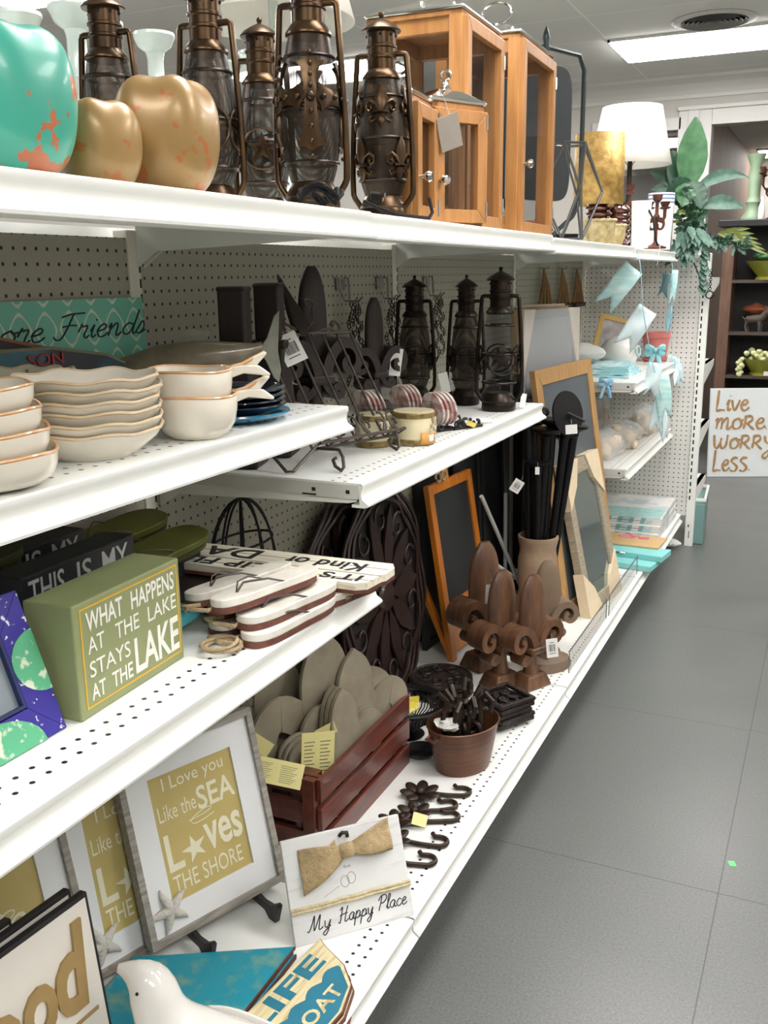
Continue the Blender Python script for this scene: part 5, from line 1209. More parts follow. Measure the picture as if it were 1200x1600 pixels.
M_greyw = mat('grey_washed_wood', (160, 151, 131), .65, 0, .35, 9, (118, 110, 92), bump=.15)
def cutout(label, mw, h, kind, grp='grey wooden fleur-de-lis cutouts in the crate', th=.011):
    """kind: full fleur, leaf only, or hooked side petal"""
    t = thing('fleur_de_lis_cutout', label, 'cutout', mw=mw, group=grp)
    b = B()
    pts = []
    for i in range(25):
        u = i / 24.0; pts.append((.17 * h * (max(1 - abs(2 * u - .95) ** 2.4, 0) ** .62 if u < .975 else 0.02), .32 * h + .68 * h * u))
    b.prism(pts + [(-x, z) for x, z in pts[::-1]], 0, th); obj('leaf', b, M_greyw, t, bevel=.0015)
    for s in (-1, 1):
        pp = [(s * x * h, z * h) for x, z in ((.02, .30), (.10, .42), (.20, .54), (.31, .60), (.40, .55), (.42, .44), (.37, .36), (.30, .36))]
        sp_ = [(p.x, p.z) for p in smooth_pts(pp, 4)]; n = len(sp_)
        b = B(); strip(b, sp_, [h * (.05 + .15 * math.sin(PI * min(1, i / n * .95 + .12))) for i in range(n)], .0006, th - .0006); obj('side_petal', b, M_greyw, t)
    b = B(); b.prism([(-.12 * h, 0), (.12 * h, 0), (.09 * h, .12 * h), (.06 * h, .33 * h), (-.06 * h, .33 * h), (-.09 * h, .12 * h)], .001, th - .001); obj('stem', b, M_greyw, t)
    b = B(); b.box2((-.16 * h, -.003, .27 * h), (.16 * h, th + .003, .34 * h)); obj('band', b, M_greyw, t, bevel=.0015)
    return t
CB = CZ0 + .013
cutout('tall grey fleur-de-lis cutout standing at the back left of the crate', stand((.125, 1.80), (.19, 1.90), CB, 4), .385, 0)
cutout('tallest grey fleur-de-lis cutout in the middle of the crate', stand((.205, 1.875), (.255, 1.985), CB, 1), .425, 0)
cutout('grey fleur-de-lis cutout at the right end of the crate', stand((.255, 1.945), (.285, 2.03), CB, 2), .365, 0)
for k, nm in enumerate(('front', 'second', 'third')): cutout('grey fleur-de-lis cutout, %s of three leaning together beside the yellow cards' % nm, stand((.275 - .014 * k, 1.855 + .004 * k), (.293 - .014 * k, 1.945 + .004 * k), CB, 4), .30, 0)
for k, nm in enumerate(('front', 'middle', 'rear')):
    t = thing('wooden_plaque', 'short grey round-shouldered plaque, %s one of the set behind the yellow price card' % nm, 'plaque', mw=stand((.222 - .016 * k, 1.685 + .006 * k), (.270 - .016 * k, 1.795 + .006 * k), CB, 8), group='grey round-shouldered plaques in the crate')
    o = [(0, 0), (.12, 0)] + [(.06 + .06 * math.cos(a) ** 1 * (1 if True else 1), .165 + .05 * math.sin(a)) for a in [PI * i / 12 for i in range(13)]]
    b = B(); b.prism(o, 0, .011); obj('board', b, M_greyw, t, bevel=.0015)
M_yel = mat('pale_yellow_card', (222, 214, 146), .6, 0, .05, 20)
def ycard(label, mw, w, h, rows=True):
    t = thing('yellow_card', label, 'tag', mw=mw, group='pale yellow product cards in the crate')
    obj('card', B().box2((-w / 2, 0, -h), (w / 2, .0007, 0)), M_yel, t, smooth=False)
    if rows:
        b = B()
        for k in range(9):
            for x0, x1 in ((-.42, -.1), (.06, .38)):
                b.box2((x0 * w, -.0005, -h * (.22 + .08 * k)), ((x1 - .04 * ((k * 7) % 3)) * w, 0, -h * (.205 + .08 * k)))
        obj('printed_line', b, mat('print_grey', (70, 70, 70), .7), t, smooth=False)
    return t
def camface(loc, roll=0, yaw=0, tilt=0):
    return Matrix.Translation(loc) @ Matrix.Rotation(R(25 + yaw), 4, 'Z') @ Matrix.Rotation(R(roll), 4, 'Y') @ Matrix.Rotation(R(tilt), 4, 'X')
ycard('pale yellow printed card facing forward on the front grey plaque', camface((.264, 1.722, CB + .252), 6, 22, -8), .078, .105)
ycard('pale yellow card sticking up at the left side of the crate', camface((.135, 1.665, CB + .250), 36, 0, -20), .10, .034, False)
ycard('yellow card with printed pictures lying on the near rim of the crate', camface((.215, 1.632, CZ1 + .034), 14, 0, -40), .115, .055)
ycard('narrow yellow card leaning on the tallest grey cutout', camface((.205, 1.90, CB + .275), 12, 55, 0), .04, .085)
ycard('small yellow card between the grey plaques and cutouts', camface((.235, 1.80, CB + .225), -20, 20, 0), .05, .03, False)

# ================================================================== BASE SHELF, SECOND AND THIRD BAYS
M_rattan = mat('dark_rattan', (54, 34, 28), .4, .1, .4, 20, (30, 20, 18), coat=.3)
def wallring(label, mw, a, h):
    """oval wall grille: three-strand rim, inner scrolls and flat leaf blades"""
    t = thing('oval_wall_grille', label, 'wall decor', mw=mw, group='dark oval wall grilles')
    for k in range(3):
        b = B(); s = 1 - .07 * k; b.tube([(a * s * math.cos(2 * PI * i / 56), .006 * math.sin(i * .9 + k), h + h * s * math.sin(2 * PI * i / 56)) for i in range(56)], .007, 6, closed=True); obj('rim_strand', b, M_rattan, t)
    b = B(); b.prism([(a * .93 * math.cos(2 * PI * i / 48), h + h * .93 * math.sin(2 * PI * i / 48)) for i in range(48)], .010, .014); obj('dark_backing', b, mat('dark_backing_fill', (36, 27, 24), .7, 0, .4, 60, (20, 16, 15)), t, smooth=False)  # solid dark disc added so the pegboard does not show through
    for k in range(10):
        an = 2 * PI * k / 10; c, s = math.cos(an), math.sin(an)
        b = B(); L_ = .62
        o = [(0, .12), (.09, .3), (.11, .45), (.06, .7), (0, .82), (-.06, .7), (-.11, .45), (-.09, .3)]
        b.prism([((x * -s + z * c) * a, h + (x * c + z * s) * h) for x, z in o], -.004, .004); obj('leaf_blade', b, mat('dark_red_leaf', (44, 24, 20), .45, .2, .4, 14), t)
        b = B(); an2 = an + PI / 10; b.tube([(q[0], 0, q[2]) for q in spiral((a * .68 * math.cos(an2), 0, h + h * .68 * math.sin(an2)), a * .16, a * .05, an2, an2 + 5.5, 16)], .005, 6); obj('scroll', b, M_rattan, t)
    b = B(); b.lathe([(.001, -.012), (.04, -.010), (.05, 0), (.04, .01), (.001, .012)], seg=20); o = obj('boss', b, M_rattan, t); o.rotation_euler = (PI / 2, 0, 0); o.location = (0, 0, h)
    return t
wallring('front dark oval wall grille leaning behind the crate', stand((.125, 2.44), (.127, 3.0), Z4, 4) , .275, .34)
wallring('rear dark oval wall grille leaning on the pegboard left of the front one', stand((.055, 2.29), (.057, 3.0), Z4, 1), .255, .34)
t = thing('wire_cloche', 'black wire cloche hanging on the pegboard above the white plank sign', 'cloche', (.07, 1.745, .70), 0)
b = B(); r, h = .062, .258
for k in range(5):
    a = PI * k / 5; b2 = B(); b2.tube([(r * math.cos(a) * math.cos(q), r * 1.9 * math.sin(a) * math.cos(q), h * max(math.sin(q), 0) ** .8) for q in [PI * i / 20 for i in range(21)]], .0028, 6); obj('rib', b2, M_black, t)
for z in (.0, .085, .16):
    s = math.cos(math.asin(min((z / h) ** 1.25, 1))); b2 = B(); b2.tube([(r * s * math.cos(2 * PI * i / 28), r * 1.9 * s * math.sin(2 * PI * i / 28), z) for i in range(28)], .0028, 6, closed=True); obj('ring', b2, M_black, t)
# orange chalkboard easel
M_orange = wood('orange_stained_pine', (206, 124, 34), (176, 98, 24), .4, (10, 10, 1.5), coat=.2)
M_slateb = mat('chalkboard', (32, 35, 36), .7, 0, .15, 5)
t = thing('chalkboard_easel', 'orange wood chalkboard easel with jute bow behind the carved fleur-de-lis', 'chalkboard', mw=stand((.176, 2.805), (.203, 3.14), Z4, 9))
w, h = .336, .60
for x in (0, w - .034): obj('leg', B().box2((x, 0, 0), (x + .034, .02, h)), M_orange, t, smooth=False, bevel=.002)
for z in (.16, h - .034): obj('rail', B().box2((.034, .001, z), (w - .034, .019, z + .034)), M_orange, t, smooth=False, bevel=.002)
obj('chalk_panel', B().box2((.03, .008, .19), (w - .03, .013, h - .03)), M_slateb, t, smooth=False)
obj('lower_board', B().box2((.03, .006, .02), (w - .03, .012, .165)), M_orange, t, smooth=False)
obj('top_post', B().box2((.12, .004, h - .005), (.165, .018, h + .07)), M_orange, t, smooth=False, bevel=.002)
b = B()
for s in (-1, 1): b.tube([(.09 + s * q[0], -.006, h + .015 + q[2]) for q in spiral((.02, 0, 0), .02, .012, 0, 6, 12)], .004, 6)
obj('jute_bow', b, M_jute, t)
for x in (.0, w - .028): 
    b = B(); b.box((x + .014, .085, h * .45), (.026, .018, h * .98), (R(-16), 0, 0)); obj('back_leg', b, M_orange, t, smooth=False, bevel=.002)
# tall black framed boards behind
M_blackw = mat('black_painted_wood', (30, 31, 33), .45, 0, .2, 10)
for k, (y, x, hh, lb) in enumerate(((2.86, .055, .80, 'tall black framed board at the pegboard behind the orange chalkboard'), (3.13, .075, .86, 'tall black framed board right of the orange chalkboard, leaning on the pegboard'), (3.40, .085, .84, 'tall black framed board behind the white metal rods'), (3.62, .10, .88, 'tall black framed board behind the clay pot with black poles'))):
    t = thing('framed_board', lb, 'board', mw=stand((x, y), (x + .012, y + .25), Z4, 3), group='tall black framed boards leaning on the pegboard')
    b = B(); rect_ring(b, 0, .25, 0, hh, .03, -.004, .014); obj('frame', b, M_blackw, t, smooth=False, bevel=.002)
    obj('panel', pane(.025, .225, .025, hh - .025, .003, .008), mat('dark_board_face', (40, 42, 44), .6, 0, .2, 6), t, smooth=False)
# white metal rods
t = thing('metal_stand', 'white metal folding stand with crossed rods beside the clay pot', 'stand', (0, 0, 0)); t.location = (.22, 3.25, Z4)
o = Vector((.22, 3.25, Z4))
for p, q in (((.15, 3.145, .672), (.235, 3.47, Z4 + .006)), ((.15, 3.427, .624), (.165, 3.40, Z4 + .006)), ((.205, 3.03, .485), (.255, 3.49, Z4 + .05))):
    b = B(); b.tube([Vector(p) - o, Vector(q) - o], .0075, 8); obj('rod', b, mat('white_metal_rod', (206, 206, 202), .35, .1), t)
b = B(); b.box(Vector((.19, 3.44, .30)) - o, (.03, .05, .018), (.4, 0, .3)); obj('joint', b, mat('white_metal_rod', (206, 206, 202), .35), t, bevel=.002)
# clay pot with black poles
t = thing('clay_pot', 'tall beige ribbed clay pot holding black metal poles', 'pot', (.325, 3.275, Z4))
b = B(); b.lathe([(.066, 0), (.070, .01)] + [(.070 + .0015 * math.sin(k * 1.3) + .003 * math.cos(k * .5), .02 + k * .0145) for k in range(20)] + [(.071, .318), (.074, .328), (.073, .338), (.066, .338), (.062, .32), (.055, .02), (.001, .018)], seg=36); obj('body', b, mat('beige_stoneware', (166, 142, 116), .75, 0, .15, 10, (146, 122, 98), bump=.3, bscale=80), t)
M_blk = mat('satin_black_metal', (18, 18, 20), .4, .4, .2, 10)
def pole(label, dx, dy, ex, ey, L_, kind, ang=0):
    base = Vector((.325 + dx, 3.275 + dy, Z4 + .03)); tip = Vector((.325 + ex, 3.275 + ey, Z4 + L_))
    t = thing('metal_candle_stake', label, 'candle stake', base, 0, 'black metal stakes standing in the clay pot')
    d = tip - base; b = B(); b.tube([Vector((0, 0, 0)), d * .5, d], [.011, .013, .017], 12); obj('pole', b, M_blk, t)
    q = d.to_track_quat('Z', 'Y').to_matrix().to_4x4()
    b = B(); b.M = Matrix.Translation(d) @ (q if kind != 'disc' else (Matrix.Rotation(R(ang), 4, 'Z') @ Matrix.Rotation(R(78), 4, 'Y')))
    if kind == 'disc': b.lathe([(.001, -.004), (.078, -.004), (.080, 0), (.078, .004), (.02, .006), (.001, .006)], seg=36)
    elif kind == 'cap': b.lathe([(.017, -.05), (.030, -.03), (.072, -.018), (.075, -.010), (.070, .002), (.03, .016), (.012, .020), (.010, .035), (.001, .036)], seg=36)
    else: b.lathe([(.017, -.04), (.02, -.02), (.048, -.004), (.050, .004), (.044, .006), (.001, .002)], seg=30)
    po = obj('plate', b, M_blk, t)
    if kind == 'disc':
        b = B(); a = Matrix.Rotation(R(ang), 4, 'Z') @ Vector((1, 0, 0)); b.tube([d + a * .004, d + a * .075 + Vector((0, 0, -.02))], .006, 8); obj('spike', b, mat('worn_black_metal', (96, 94, 92), .35, .7), t)
    return t
pole('black stake with a wide flat cap, tallest at the left of the clay pot', -.02, -.03, -.035, -.05, .80, 'cap')
pole('black stake with a round plate facing the aisle above the clay pot', .02, .01, .09, .01, .785, 'disc', -25)
pole('black stake with a tilted paddle plate lowest at the right of the clay pot', .03, .02, .105, .06, .735, 'plate')
pole('black stake with a dish plate between the cap and the round plate', .0, -.02, .03, -.04, .73, 'plate')
pole('black stake with a dish plate at the back left of the clay pot', -.03, .03, -.05, .04, .74, 'plate')
pole('short black stake with a small dish at the front of the clay pot', .01, -.035, .005, -.06, .62, 'plate')
pole('black stake with a dish plate at the centre of the clay pot', .01, .0, .04, .0, .76, 'plate')
pole('thin black stake with a dish plate at the far right of the clay pot', .02, .035, .07, .06, .70, 'plate')
tag_card('white tag on the cap topped black stake', face((.29, 3.16, .955), 30, 6), .030, .038, bars=False)
tag_card('white tag below the paddle topped black stake', face((.45, 3.20, .935), 25, -4), .04, .032, bars=False)
tag_card('tilted white barcode tag on the black stakes left of the clay pot', face((.30, 3.12, .745), 25, 32), .036, .046)
tag_card('tiny white tag hanging low between the black stakes', face((.35, 3.15, .79), 25, 0), .015, .026, bars=False)
# carved brown fleur-de-lis
GB = 'brown carved fleur-de-lis on the base shelf'
fleur3d((.463, 2.735, Z4), .362, R(62), 'front right brown carved fleur-de-lis with a barcode tag on the base shelf', M_brwood, GB, .30)
fleur3d((.375, 2.70, Z4), .376, R(62), 'front left brown carved fleur-de-lis behind the square iron trivets', M_brwood, GB, .30)
fleur3d((.275, 2.82, Z4), .425, R(62), 'rear brown carved fleur-de-lis with a white tag before the orange chalkboard', M_brwood, GB, .30)
fleur3d((.445, 2.975, Z4), .34, R(40), 'grey brown carved fleur-de-lis on an oval foot behind the front right one', mat('grey_brown_wood', (128, 108, 88), .55, 0, .2, 10), GB, .28)
tag_card('white tag hanging on the rear brown carved fleur-de-lis', face((.335, 2.72, .495), 40, 3), .038, .062, bars=False)
tag_card('white barcode tag hanging on the right brown carved fleur-de-lis', face((.53, 2.72, .345), 30, -6), .036, .062)
t = thing('wooden_stand', 'smooth grey brown oval wooden base right of the carved fleur-de-lis', 'stand', (.475, 2.90, Z4), R(60))
b = B(); b.lathe([(.085, 0), (.088, .01), (.075, .03), (.03, .04), (.001, .041)], seg=32, sy=.7); obj('foot', b, mat('grey_brown_wood', (128, 108, 88), .55), t)
# iron trivets
M_castr = mat('cast_iron_relief', (58, 48, 44), .45, .4, .5, 40, (34, 28, 27), bump=1.0, bscale=90)
def trivet_round(label, z, r, c=(.225, 2.575), rz=0):
    t = thing('iron_trivet', label, 'trivet', (c[0], c[1], z), rz, 'round cast iron trivets in a stack')
    b = B(); b.lathe([(r * .90, 0), (r, .003), (r, .011), (r * .92, .014), (r * .88, .010), (.001, .010)], seg=48); obj('plate', b, M_castr, t)
    b = B()
    for k in range(7):
        a = 2 * PI * k / 7; b2 = B(); b2.tube([(q[0], q[1], .012) for q in [(r * .52 * math.cos(a) + r * .24 * (1 - i / 16.) * math.cos(a + i * .5), r * .52 * math.sin(a) + r * .24 * (1 - i / 16.) * math.sin(a + i * .5)) for i in range(14)]], .004, 6); obj('scroll', b2, M_castr, t)
    return t
for k, nm in enumerate(('lowest', 'second', 'third', 'topmost')): trivet_round('%s round cast iron trivet behind the black wire bowl' % nm, Z4 + .0145 * k, .098, (.225 + .003 * math.sin(k * 2), 2.575 + .004 * math.cos(k * 3)), k * .4)
def trivet_sq(label, z, rz, c=(.462, 2.455)):
    t = thing('iron_trivet', label, 'trivet', (c[0], c[1], z), rz, 'square cast iron trivets in a stack')
    b = B(); s = .064; rect_ring(b, -s, s, -s, s, .012, 0, .012); b.bm.transform(Matrix.Rotation(PI / 2, 4, 'X')); b.bm.transform(Matrix.Translation((0, 0, .012))); obj('rim', b, M_castr, t, smooth=False, bevel=.002)
    for i in range(3):
        for j in range(3):
            b2 = B(); cx, cy = (i - 1) * .035, (j - 1) * .035; b2.tube([(cx + .015 * (1 - k / 22.) * math.cos(k * .6 + i), cy + .015 * (1 - k / 22.) * math.sin(k * .6 + j), .007) for k in range(18)], .0036, 6); obj('scroll', b2, M_castr, t)
    return t
for k, nm in enumerate(('lowest', 'second', 'third', 'fourth', 'topmost')): trivet_sq('%s square cast iron trivet right of the brown bucket' % nm, Z4 + .0148 * k, R(58 + 3 * (k % 2)), (.462 + .004 * math.sin(k * 2.2), 2.455 + .005 * math.cos(k * 1.6)))
# slotted bowl with packets
t = thing('slotted_bowl', 'black slotted metal bowl holding yellow packets beside the crate', 'bowl', (.245, 2.27, Z4)); t.scale = (.92, .92, 1.0)
b = B(); b.lathe([(.045, 0), (.05, .004), (.02, .012), (.02, .03), (.05, .036), (.055, .04), (.05, .042), (.001, .04)], seg=28); obj('foot', b, M_blk, t)
b = B(); b.lathe([(.094, .092), (.120, .096), (.124, .102), (.118, .106), (.095, .101), (.092, .096)], seg=48, capb=False, capt=False); obj('rim', b, M_blk, t)
for k in range(44):
    a = 2 * PI * k / 44; b = B(); b.tube([(.05 * math.cos(a), .05 * math.sin(a), .041), (.076 * math.cos(a), .076 * math.sin(a), .055), (.094 * math.cos(a), .094 * math.sin(a), .096)], .0022, 5); obj('slat', b, M_blk, t)
for k, (x, y, rz, lb) in enumerate(((.225, 2.30, .3, 'larger yellow printed packet in the black slotted bowl'), (.255, 2.255, 1.1, 'smaller yellow packet lying in the black slotted bowl'))):
    t = thing('paper_packet', lb, 'packet', (x, y, Z4 + .075 + .012 * k), rz, 'yellow packets in the slotted bowl')
    obj('packet', B().box((0, 0, 0), (.075 - .025 * k, .05 - .02 * k, .006), (.35, -.2, 0)), mat('yellow_packet', (222, 202, 70), .45, 0, .2, 40, (236, 230, 180), thr=(.58, .64)), t, smooth=False)
t = thing('pebble', 'grey clear lump lying in the black slotted bowl', 'pebble', (.262, 2.225, Z4 + .052)); b = B(); b.sphere((0, 0, .02), .02, sx=1.2, sz=.8); obj('body', b, mat('grey_resin', (120, 122, 124), .2, 0, .2, 20), t)
t = thing('black_dish', 'small black footed dish partly under the slotted bowl by the bucket', 'dish', (.325, 2.17, Z4)); b = B(); b.lathe([(.02, 0), (.035, .008), (.045, .02), (.042, .022), (.001, .01)], seg=28); obj('body', b, M_blk, t)
# brown bucket of hooks
M_copper = mat('brown_copper_bucket', (112, 70, 44), .4, .35, .25, 6, (78, 48, 32), stretch=(1, 1, 30))
t = thing('metal_bucket', 'oval brown metal bucket filled with scrolled iron hooks', 'bucket', (.445, 2.17, Z4), R(64)); t.scale = (1.18, 1.18, 1.02)
b = B(); b.lathe([(.066, 0), (.068, .004), (.088, .118), (.091, .124), (.088, .126), (.084, .118), (.064, .008), (.001, .008)], seg=44, sy=.78); obj('body', b, M_copper, t)
for s in (-1, 1):
    b = B(); b.tube([(s * .082, -.012, .112), (s * .096, -.012, .104), (s * .098, .012, .104), (s * .082, .012, .112)], .004, 8); obj('handle', b, M_copper, t)
M_iron = mat('bronze_iron', (66, 52, 42), .4, .5, .4, 30, (40, 33, 28))
random.seed(11)
HL = ['standing upright at the back of the bucket', 'curling over the left rim of the bucket', 'with a double curl in the middle of the bucket', 'leaning to the right rim of the bucket', 'with a looped end at the right of the bucket', 'lying across the front of the bucket', 'half buried at the centre of the bucket', 'poking out beside the white tissue in the bucket', 'arching above the other bucket hooks', 'at the far right of the bucket by the trivets']
for k in range(10):
    a = 2 * PI * k / 10 + .4; rr = .045 if k % 2 else .03
    px, py = .445 + rr * math.cos(a), 2.17 + rr * .9 * math.sin(a); q = random.random()
    t = thing('iron_hook', 'bronzed iron hook ' + HL[k], 'hook', (px, py, Z4 + .085), a, 'iron hooks in the brown bucket'); t.scale = (1.35,) * 3
    b = B(); hgt = .05 + .04 * q; b.tube([(0, 0, -.03), (.006, 0, hgt * .5), (.0, .004, hgt), (.014, .006, hgt + .016), (.030, .004, hgt + .006), (.028, 0, hgt - .014), (.016, 0, hgt - .012)], .0052, 8); obj('hook', b, M_iron, t)
    b = B(); b.tube([(p[0] - .004, p[1], p[2] + hgt * .35) for p in spiral((0, -.008, 0), .018, .006, q * 6, q * 6 + 5, 12)], .0042, 6); obj('scroll', b, M_iron, t)
    b = B(); b.sphere((-.004, 0, hgt * .72), .010, sz=.7, seg=10, rings=6); obj('boss', b, M_iron, t)
t = thing('tissue_paper', 'crumpled white tissue among the hooks in the brown bucket', 'paper', (.42, 2.12, Z4 + .135)); b = B(); random.seed(3); b.sphere((0, 0, 0), .026, sx=1.3, sz=.6, seg=12, rings=8)
for v in b.bm.verts: v.co *= random.uniform(.75, 1.2)
obj('paper', b, mat('white_tissue', (232, 232, 228), .7), t, smooth=False)
# flower hooks lying on the shelf
def flower_hook(label, c, hook, petals=7, r=.050, tail=1):
    c = Vector((c[0], c[1], Z4)); e = Vector((hook[0], hook[1], Z4)) - c; L_ = e.length; u = e.normalized(); v = Vector((-u.y, u.x, 0)) * tail
    t = thing('flower_hook', label, 'hook', c, 0, 'dark iron flower hooks along the shelf lip')
    for k in range(petals):
        a = 2 * PI * k / petals; b = B(); b.M = Matrix.Rotation(a, 4, 'Z') @ Matrix.Translation((r * .58, 0, .012)) @ Matrix.Rotation(R(-14), 4, 'Y'); b.sphere((0, 0, 0), r * .46, sx=1.0, sy=.66, sz=.25, seg=14, rings=8); obj('petal', b, M_iron, t)
    b = B(); b.sphere((0, 0, .016), r * .24, sz=.8, seg=12, rings=8); obj('flower_centre', b, M_iron, t)
    R_ = .019; b = B(); n_ = [u * (r * .5) + Vector((0, 0, .010)), u * (L_ * .55) + Vector((0, 0, .006))] + [u * (L_ - R_) + u * (R_ * math.sin(q)) + v * (R_ - R_ * math.cos(q)) + Vector((0, 0, .006)) for q in [PI * k / 9 for k in range(10)]] + [u * (L_ - R_ * 1.7) + v * (R_ * 1.9) + Vector((0, 0, .007)), u * (L_ - R_ * 2.0) + v * (R_ * 2.4) + Vector((0, 0, .008))]
    b.tube(n_, .0058, 8); obj('hook_rod', b, M_iron, t); return t
flower_hook('iron flower hook nearest the brown bucket', (.405, 1.975), (.520, 2.02))
flower_hook('second iron flower hook from the brown bucket', (.425, 1.89), (.513, 1.955), 6, .043)
flower_hook('iron flower hook with a small yellow tag', (.40, 1.835), (.535, 1.905), 6, .043)
flower_hook('iron flower hook right behind the My Happy Place sign', (.425, 1.765), (.545, 1.79), 6, .043)
flower_hook('iron flower hook at the right edge of the My Happy Place sign', (.43, 1.68), (.548, 1.715), 6, .043)
ycard('small pale yellow tag on an iron flower hook', Matrix.Translation((.455, 1.86, Z4 + .03)) @ Matrix.Rotation(R(40), 4, 'Z') @ Matrix.Rotation(R(-50), 4, 'X') @ Matrix.Rotation(R(25), 4, 'Y'), .035, .03, False)
# fence guards on the shelf lip
t = thing('shelf_guard', 'low wire fence guard on the lip of the base shelf', 'shelf guard', (.552, 2.87, Z4))
b = B(); b.tube([(0, 0, 0), (0, 0, .075), (0, .56, .075), (0, .56, 0)], .0022, 6); obj('frame', b, mat('grey_wire', (120, 122, 120), .4, .5), t)
for k in range(27):
    b = B(); y = .02 + k * .02; b.tube([(0, y, 0), (0, y, .075)], .0011, 5, cap=False); obj('wire', b, mat('grey_wire', (120, 122, 120), .4, .5), t)
t = thing('shelf_guard', 'clear plastic guard on the lip of the base shelf by the turquoise boards', 'shelf guard', (.555, 3.46, Z4))
obj('panel', B().box2((-.0015, 0, 0), (.0015, .56, .078)), thin('clear_acrylic', (190, 200, 198), .72, .1), t, smooth=False)
b = B(); b.tube([(0, 0, 0), (0, 0, .08), (0, .56, .08), (0, .56, 0)], .002, 6); obj('frame', b, mat('grey_wire', (120, 122, 120), .4, .5), t)
# framed mirrors and boards leaning on the third bay
M_drift = mat('driftwood_grey', (170, 160, 140), .6, 0, .2, 12, (140, 128, 108), stretch=(2, 2, 12)); M_card = mat('corrugated_card', (206, 180, 140), .75, 0, .12, 20, (190, 162, 122)); M_mirr = mat('mirror_silver', (168, 182, 180), .06, .9, .1, 4)
def corner(parent, w, h, kx, kz, s, m):
    b = B(); x0 = 0 if kx == 0 else w; z0 = 0 if kz == 0 else h; dx = s if kx == 0 else -s; dz = s * 1.15 if kz == 0 else -s * 1.15; e = .004
    b.prism([(x0 - (e if kx == 0 else -e), z0 - (e if kz == 0 else -e)), (x0 + dx, z0 - (e if kz == 0 else -e)), (x0 + dx * .62, z0 + dz * .55), (x0 - (e if kx == 0 else -e), z0 + dz)], -.006, .034); return obj('card_corner', b, m, parent, smooth=False)
t = thing('wall_mirror', 'driftwood framed mirror with cardboard corners leaning by the shelf lip', 'mirror', mw=stand((.497, 3.40), (.536, 3.80), Z4, 12.5))
w, h = .385, .585
b = B(); rect_ring(b, 0, w, 0, h, .055, 0, .03); obj('frame', b, M_drift, t, smooth=False, bevel=.002)
obj('glass', pane(.05, w - .05, .05, h - .05, .008, .012), M_mirr, t, smooth=False)
for kx in (0, 1):
    for kz in (0, 1): corner(t, w, h, kx, kz, .15, mat('pale_card_corner', (222, 204, 172), .75, 0, .1, 30))
t = thing('framed_chalkboard', 'tall oak framed chalkboard behind the driftwood mirror', 'chalkboard', mw=stand((.425, 3.33), (.475, 3.82), Z4, 9.3))
w, h = .61, .935
b = B(); rect_ring(b, 0, w, 0, h, .058, 0, .022); obj('frame', b, wood('light_oak', (190, 150, 96), (164, 124, 74), .5, (10, 10, 1.5)), t, smooth=False, bevel=.002)
obj('chalk_panel', pane(.05, w - .05, .05, h - .05, .006, .012), mat('blue_grey_board', (92, 98, 102), .5, 0, .2, 4), t, smooth=False)
t = thing('packed_mirror', 'tall mirror wrapped in film with cardboard corners, leaning highest beside the dark lanterns', 'mirror', mw=stand((.165, 3.61), (.304, 3.923), Z4, 1.2))
w, h = .343, 1.122
b = B(); rect_ring(b, 0, w, 0, h, .03, 0, .045); obj('frame', b, M_blackw, t, smooth=False, bevel=.002)
obj('glass', pane(.025, w - .025, .025, h - .025, .004, .008), mat('dull_grey_mirror', (92, 98, 100), .3, .2, .3, 3, (70, 74, 78)), t, smooth=False)
for x0, x1 in ((0, .07), (w, w - .07)):
    b = B(); b.prism([(x0, h + .004), (x1, h + .004), (x0, h - .27)], -.006, .047); obj('card_corner', b, mat('pale_card_corner', (222, 204, 172), .75, 0, .1, 30), t, smooth=False)
obj('card_sleeve', B().box2((-.006, -.002, h - .24), (.0, .048, h + .004)), M_card, t, smooth=False)
b = B(); b.box2((-.002, -.0075, h * .3), (w + .002, -.0065, h + .003)); obj('film', b, thin('plastic_film', (230, 234, 236), .72, .12), t, smooth=False)
for k in range(3):
    t = thing('picture_board', ['thin grey panel leaning directly behind the film wrapped mirror', 'thin wood edged panel second behind the film wrapped mirror', 'thin pale panel farthest behind the film wrapped mirror'][k], 'picture board', mw=stand((.145 - .017 * k, 3.63 + .008 * k), (.284 - .017 * k, 3.943 + .008 * k), Z4, 1.0), group='flat panels leaning behind the wrapped mirror')
    obj('panel', B().box2((0, 0, 0), (.32, .012, 1.125 + .008 * k)), [mat('panel_grey', (120, 122, 120), .6), mat('panel_oak', (170, 136, 92), .6), mat('panel_pale', (196, 190, 176), .6)][k], t, smooth=False, bevel=.001)
# rope hung pieces on the pegboard
for (y, lb) in ((4.34, 'left rope hung macrame triangle on the pegboard above the wrapped mirror'), (4.66, 'middle rope hung macrame triangle on the pegboard above the wrapped mirror'), (4.95, 'right rope hung macrame triangle on the pegboard by the end panel')):
    t = thing('rope_hanger', lb, 'hanger', (.02, y, 1.455), 0, 'rope hangers on the pegboard')
    for s in (-1, -.3, .4, 1):
        b = B(); b.tube([(0, 0, 0), (.01, s * .05, -.08), (.012, s * .095, -.165)], [.004, .007, .009], 7); obj('rope', b, mat('brown_rope', (146, 112, 74), .85, 0, .3, 60, bump=.6, bscale=160), t)
    b = B(); b.tube([(-.018, 0, .004), (.02, 0, .002), (.024, 0, .014)], .003, 6); obj('peg', b, mat('hook_zinc', (140, 140, 132), .35, .8), t)
    b = B(); b.box2((.0, -.10, -.185), (.03, .10, -.165)); obj('wood_bar', b, M_dkwood, t, smooth=False, bevel=.002)

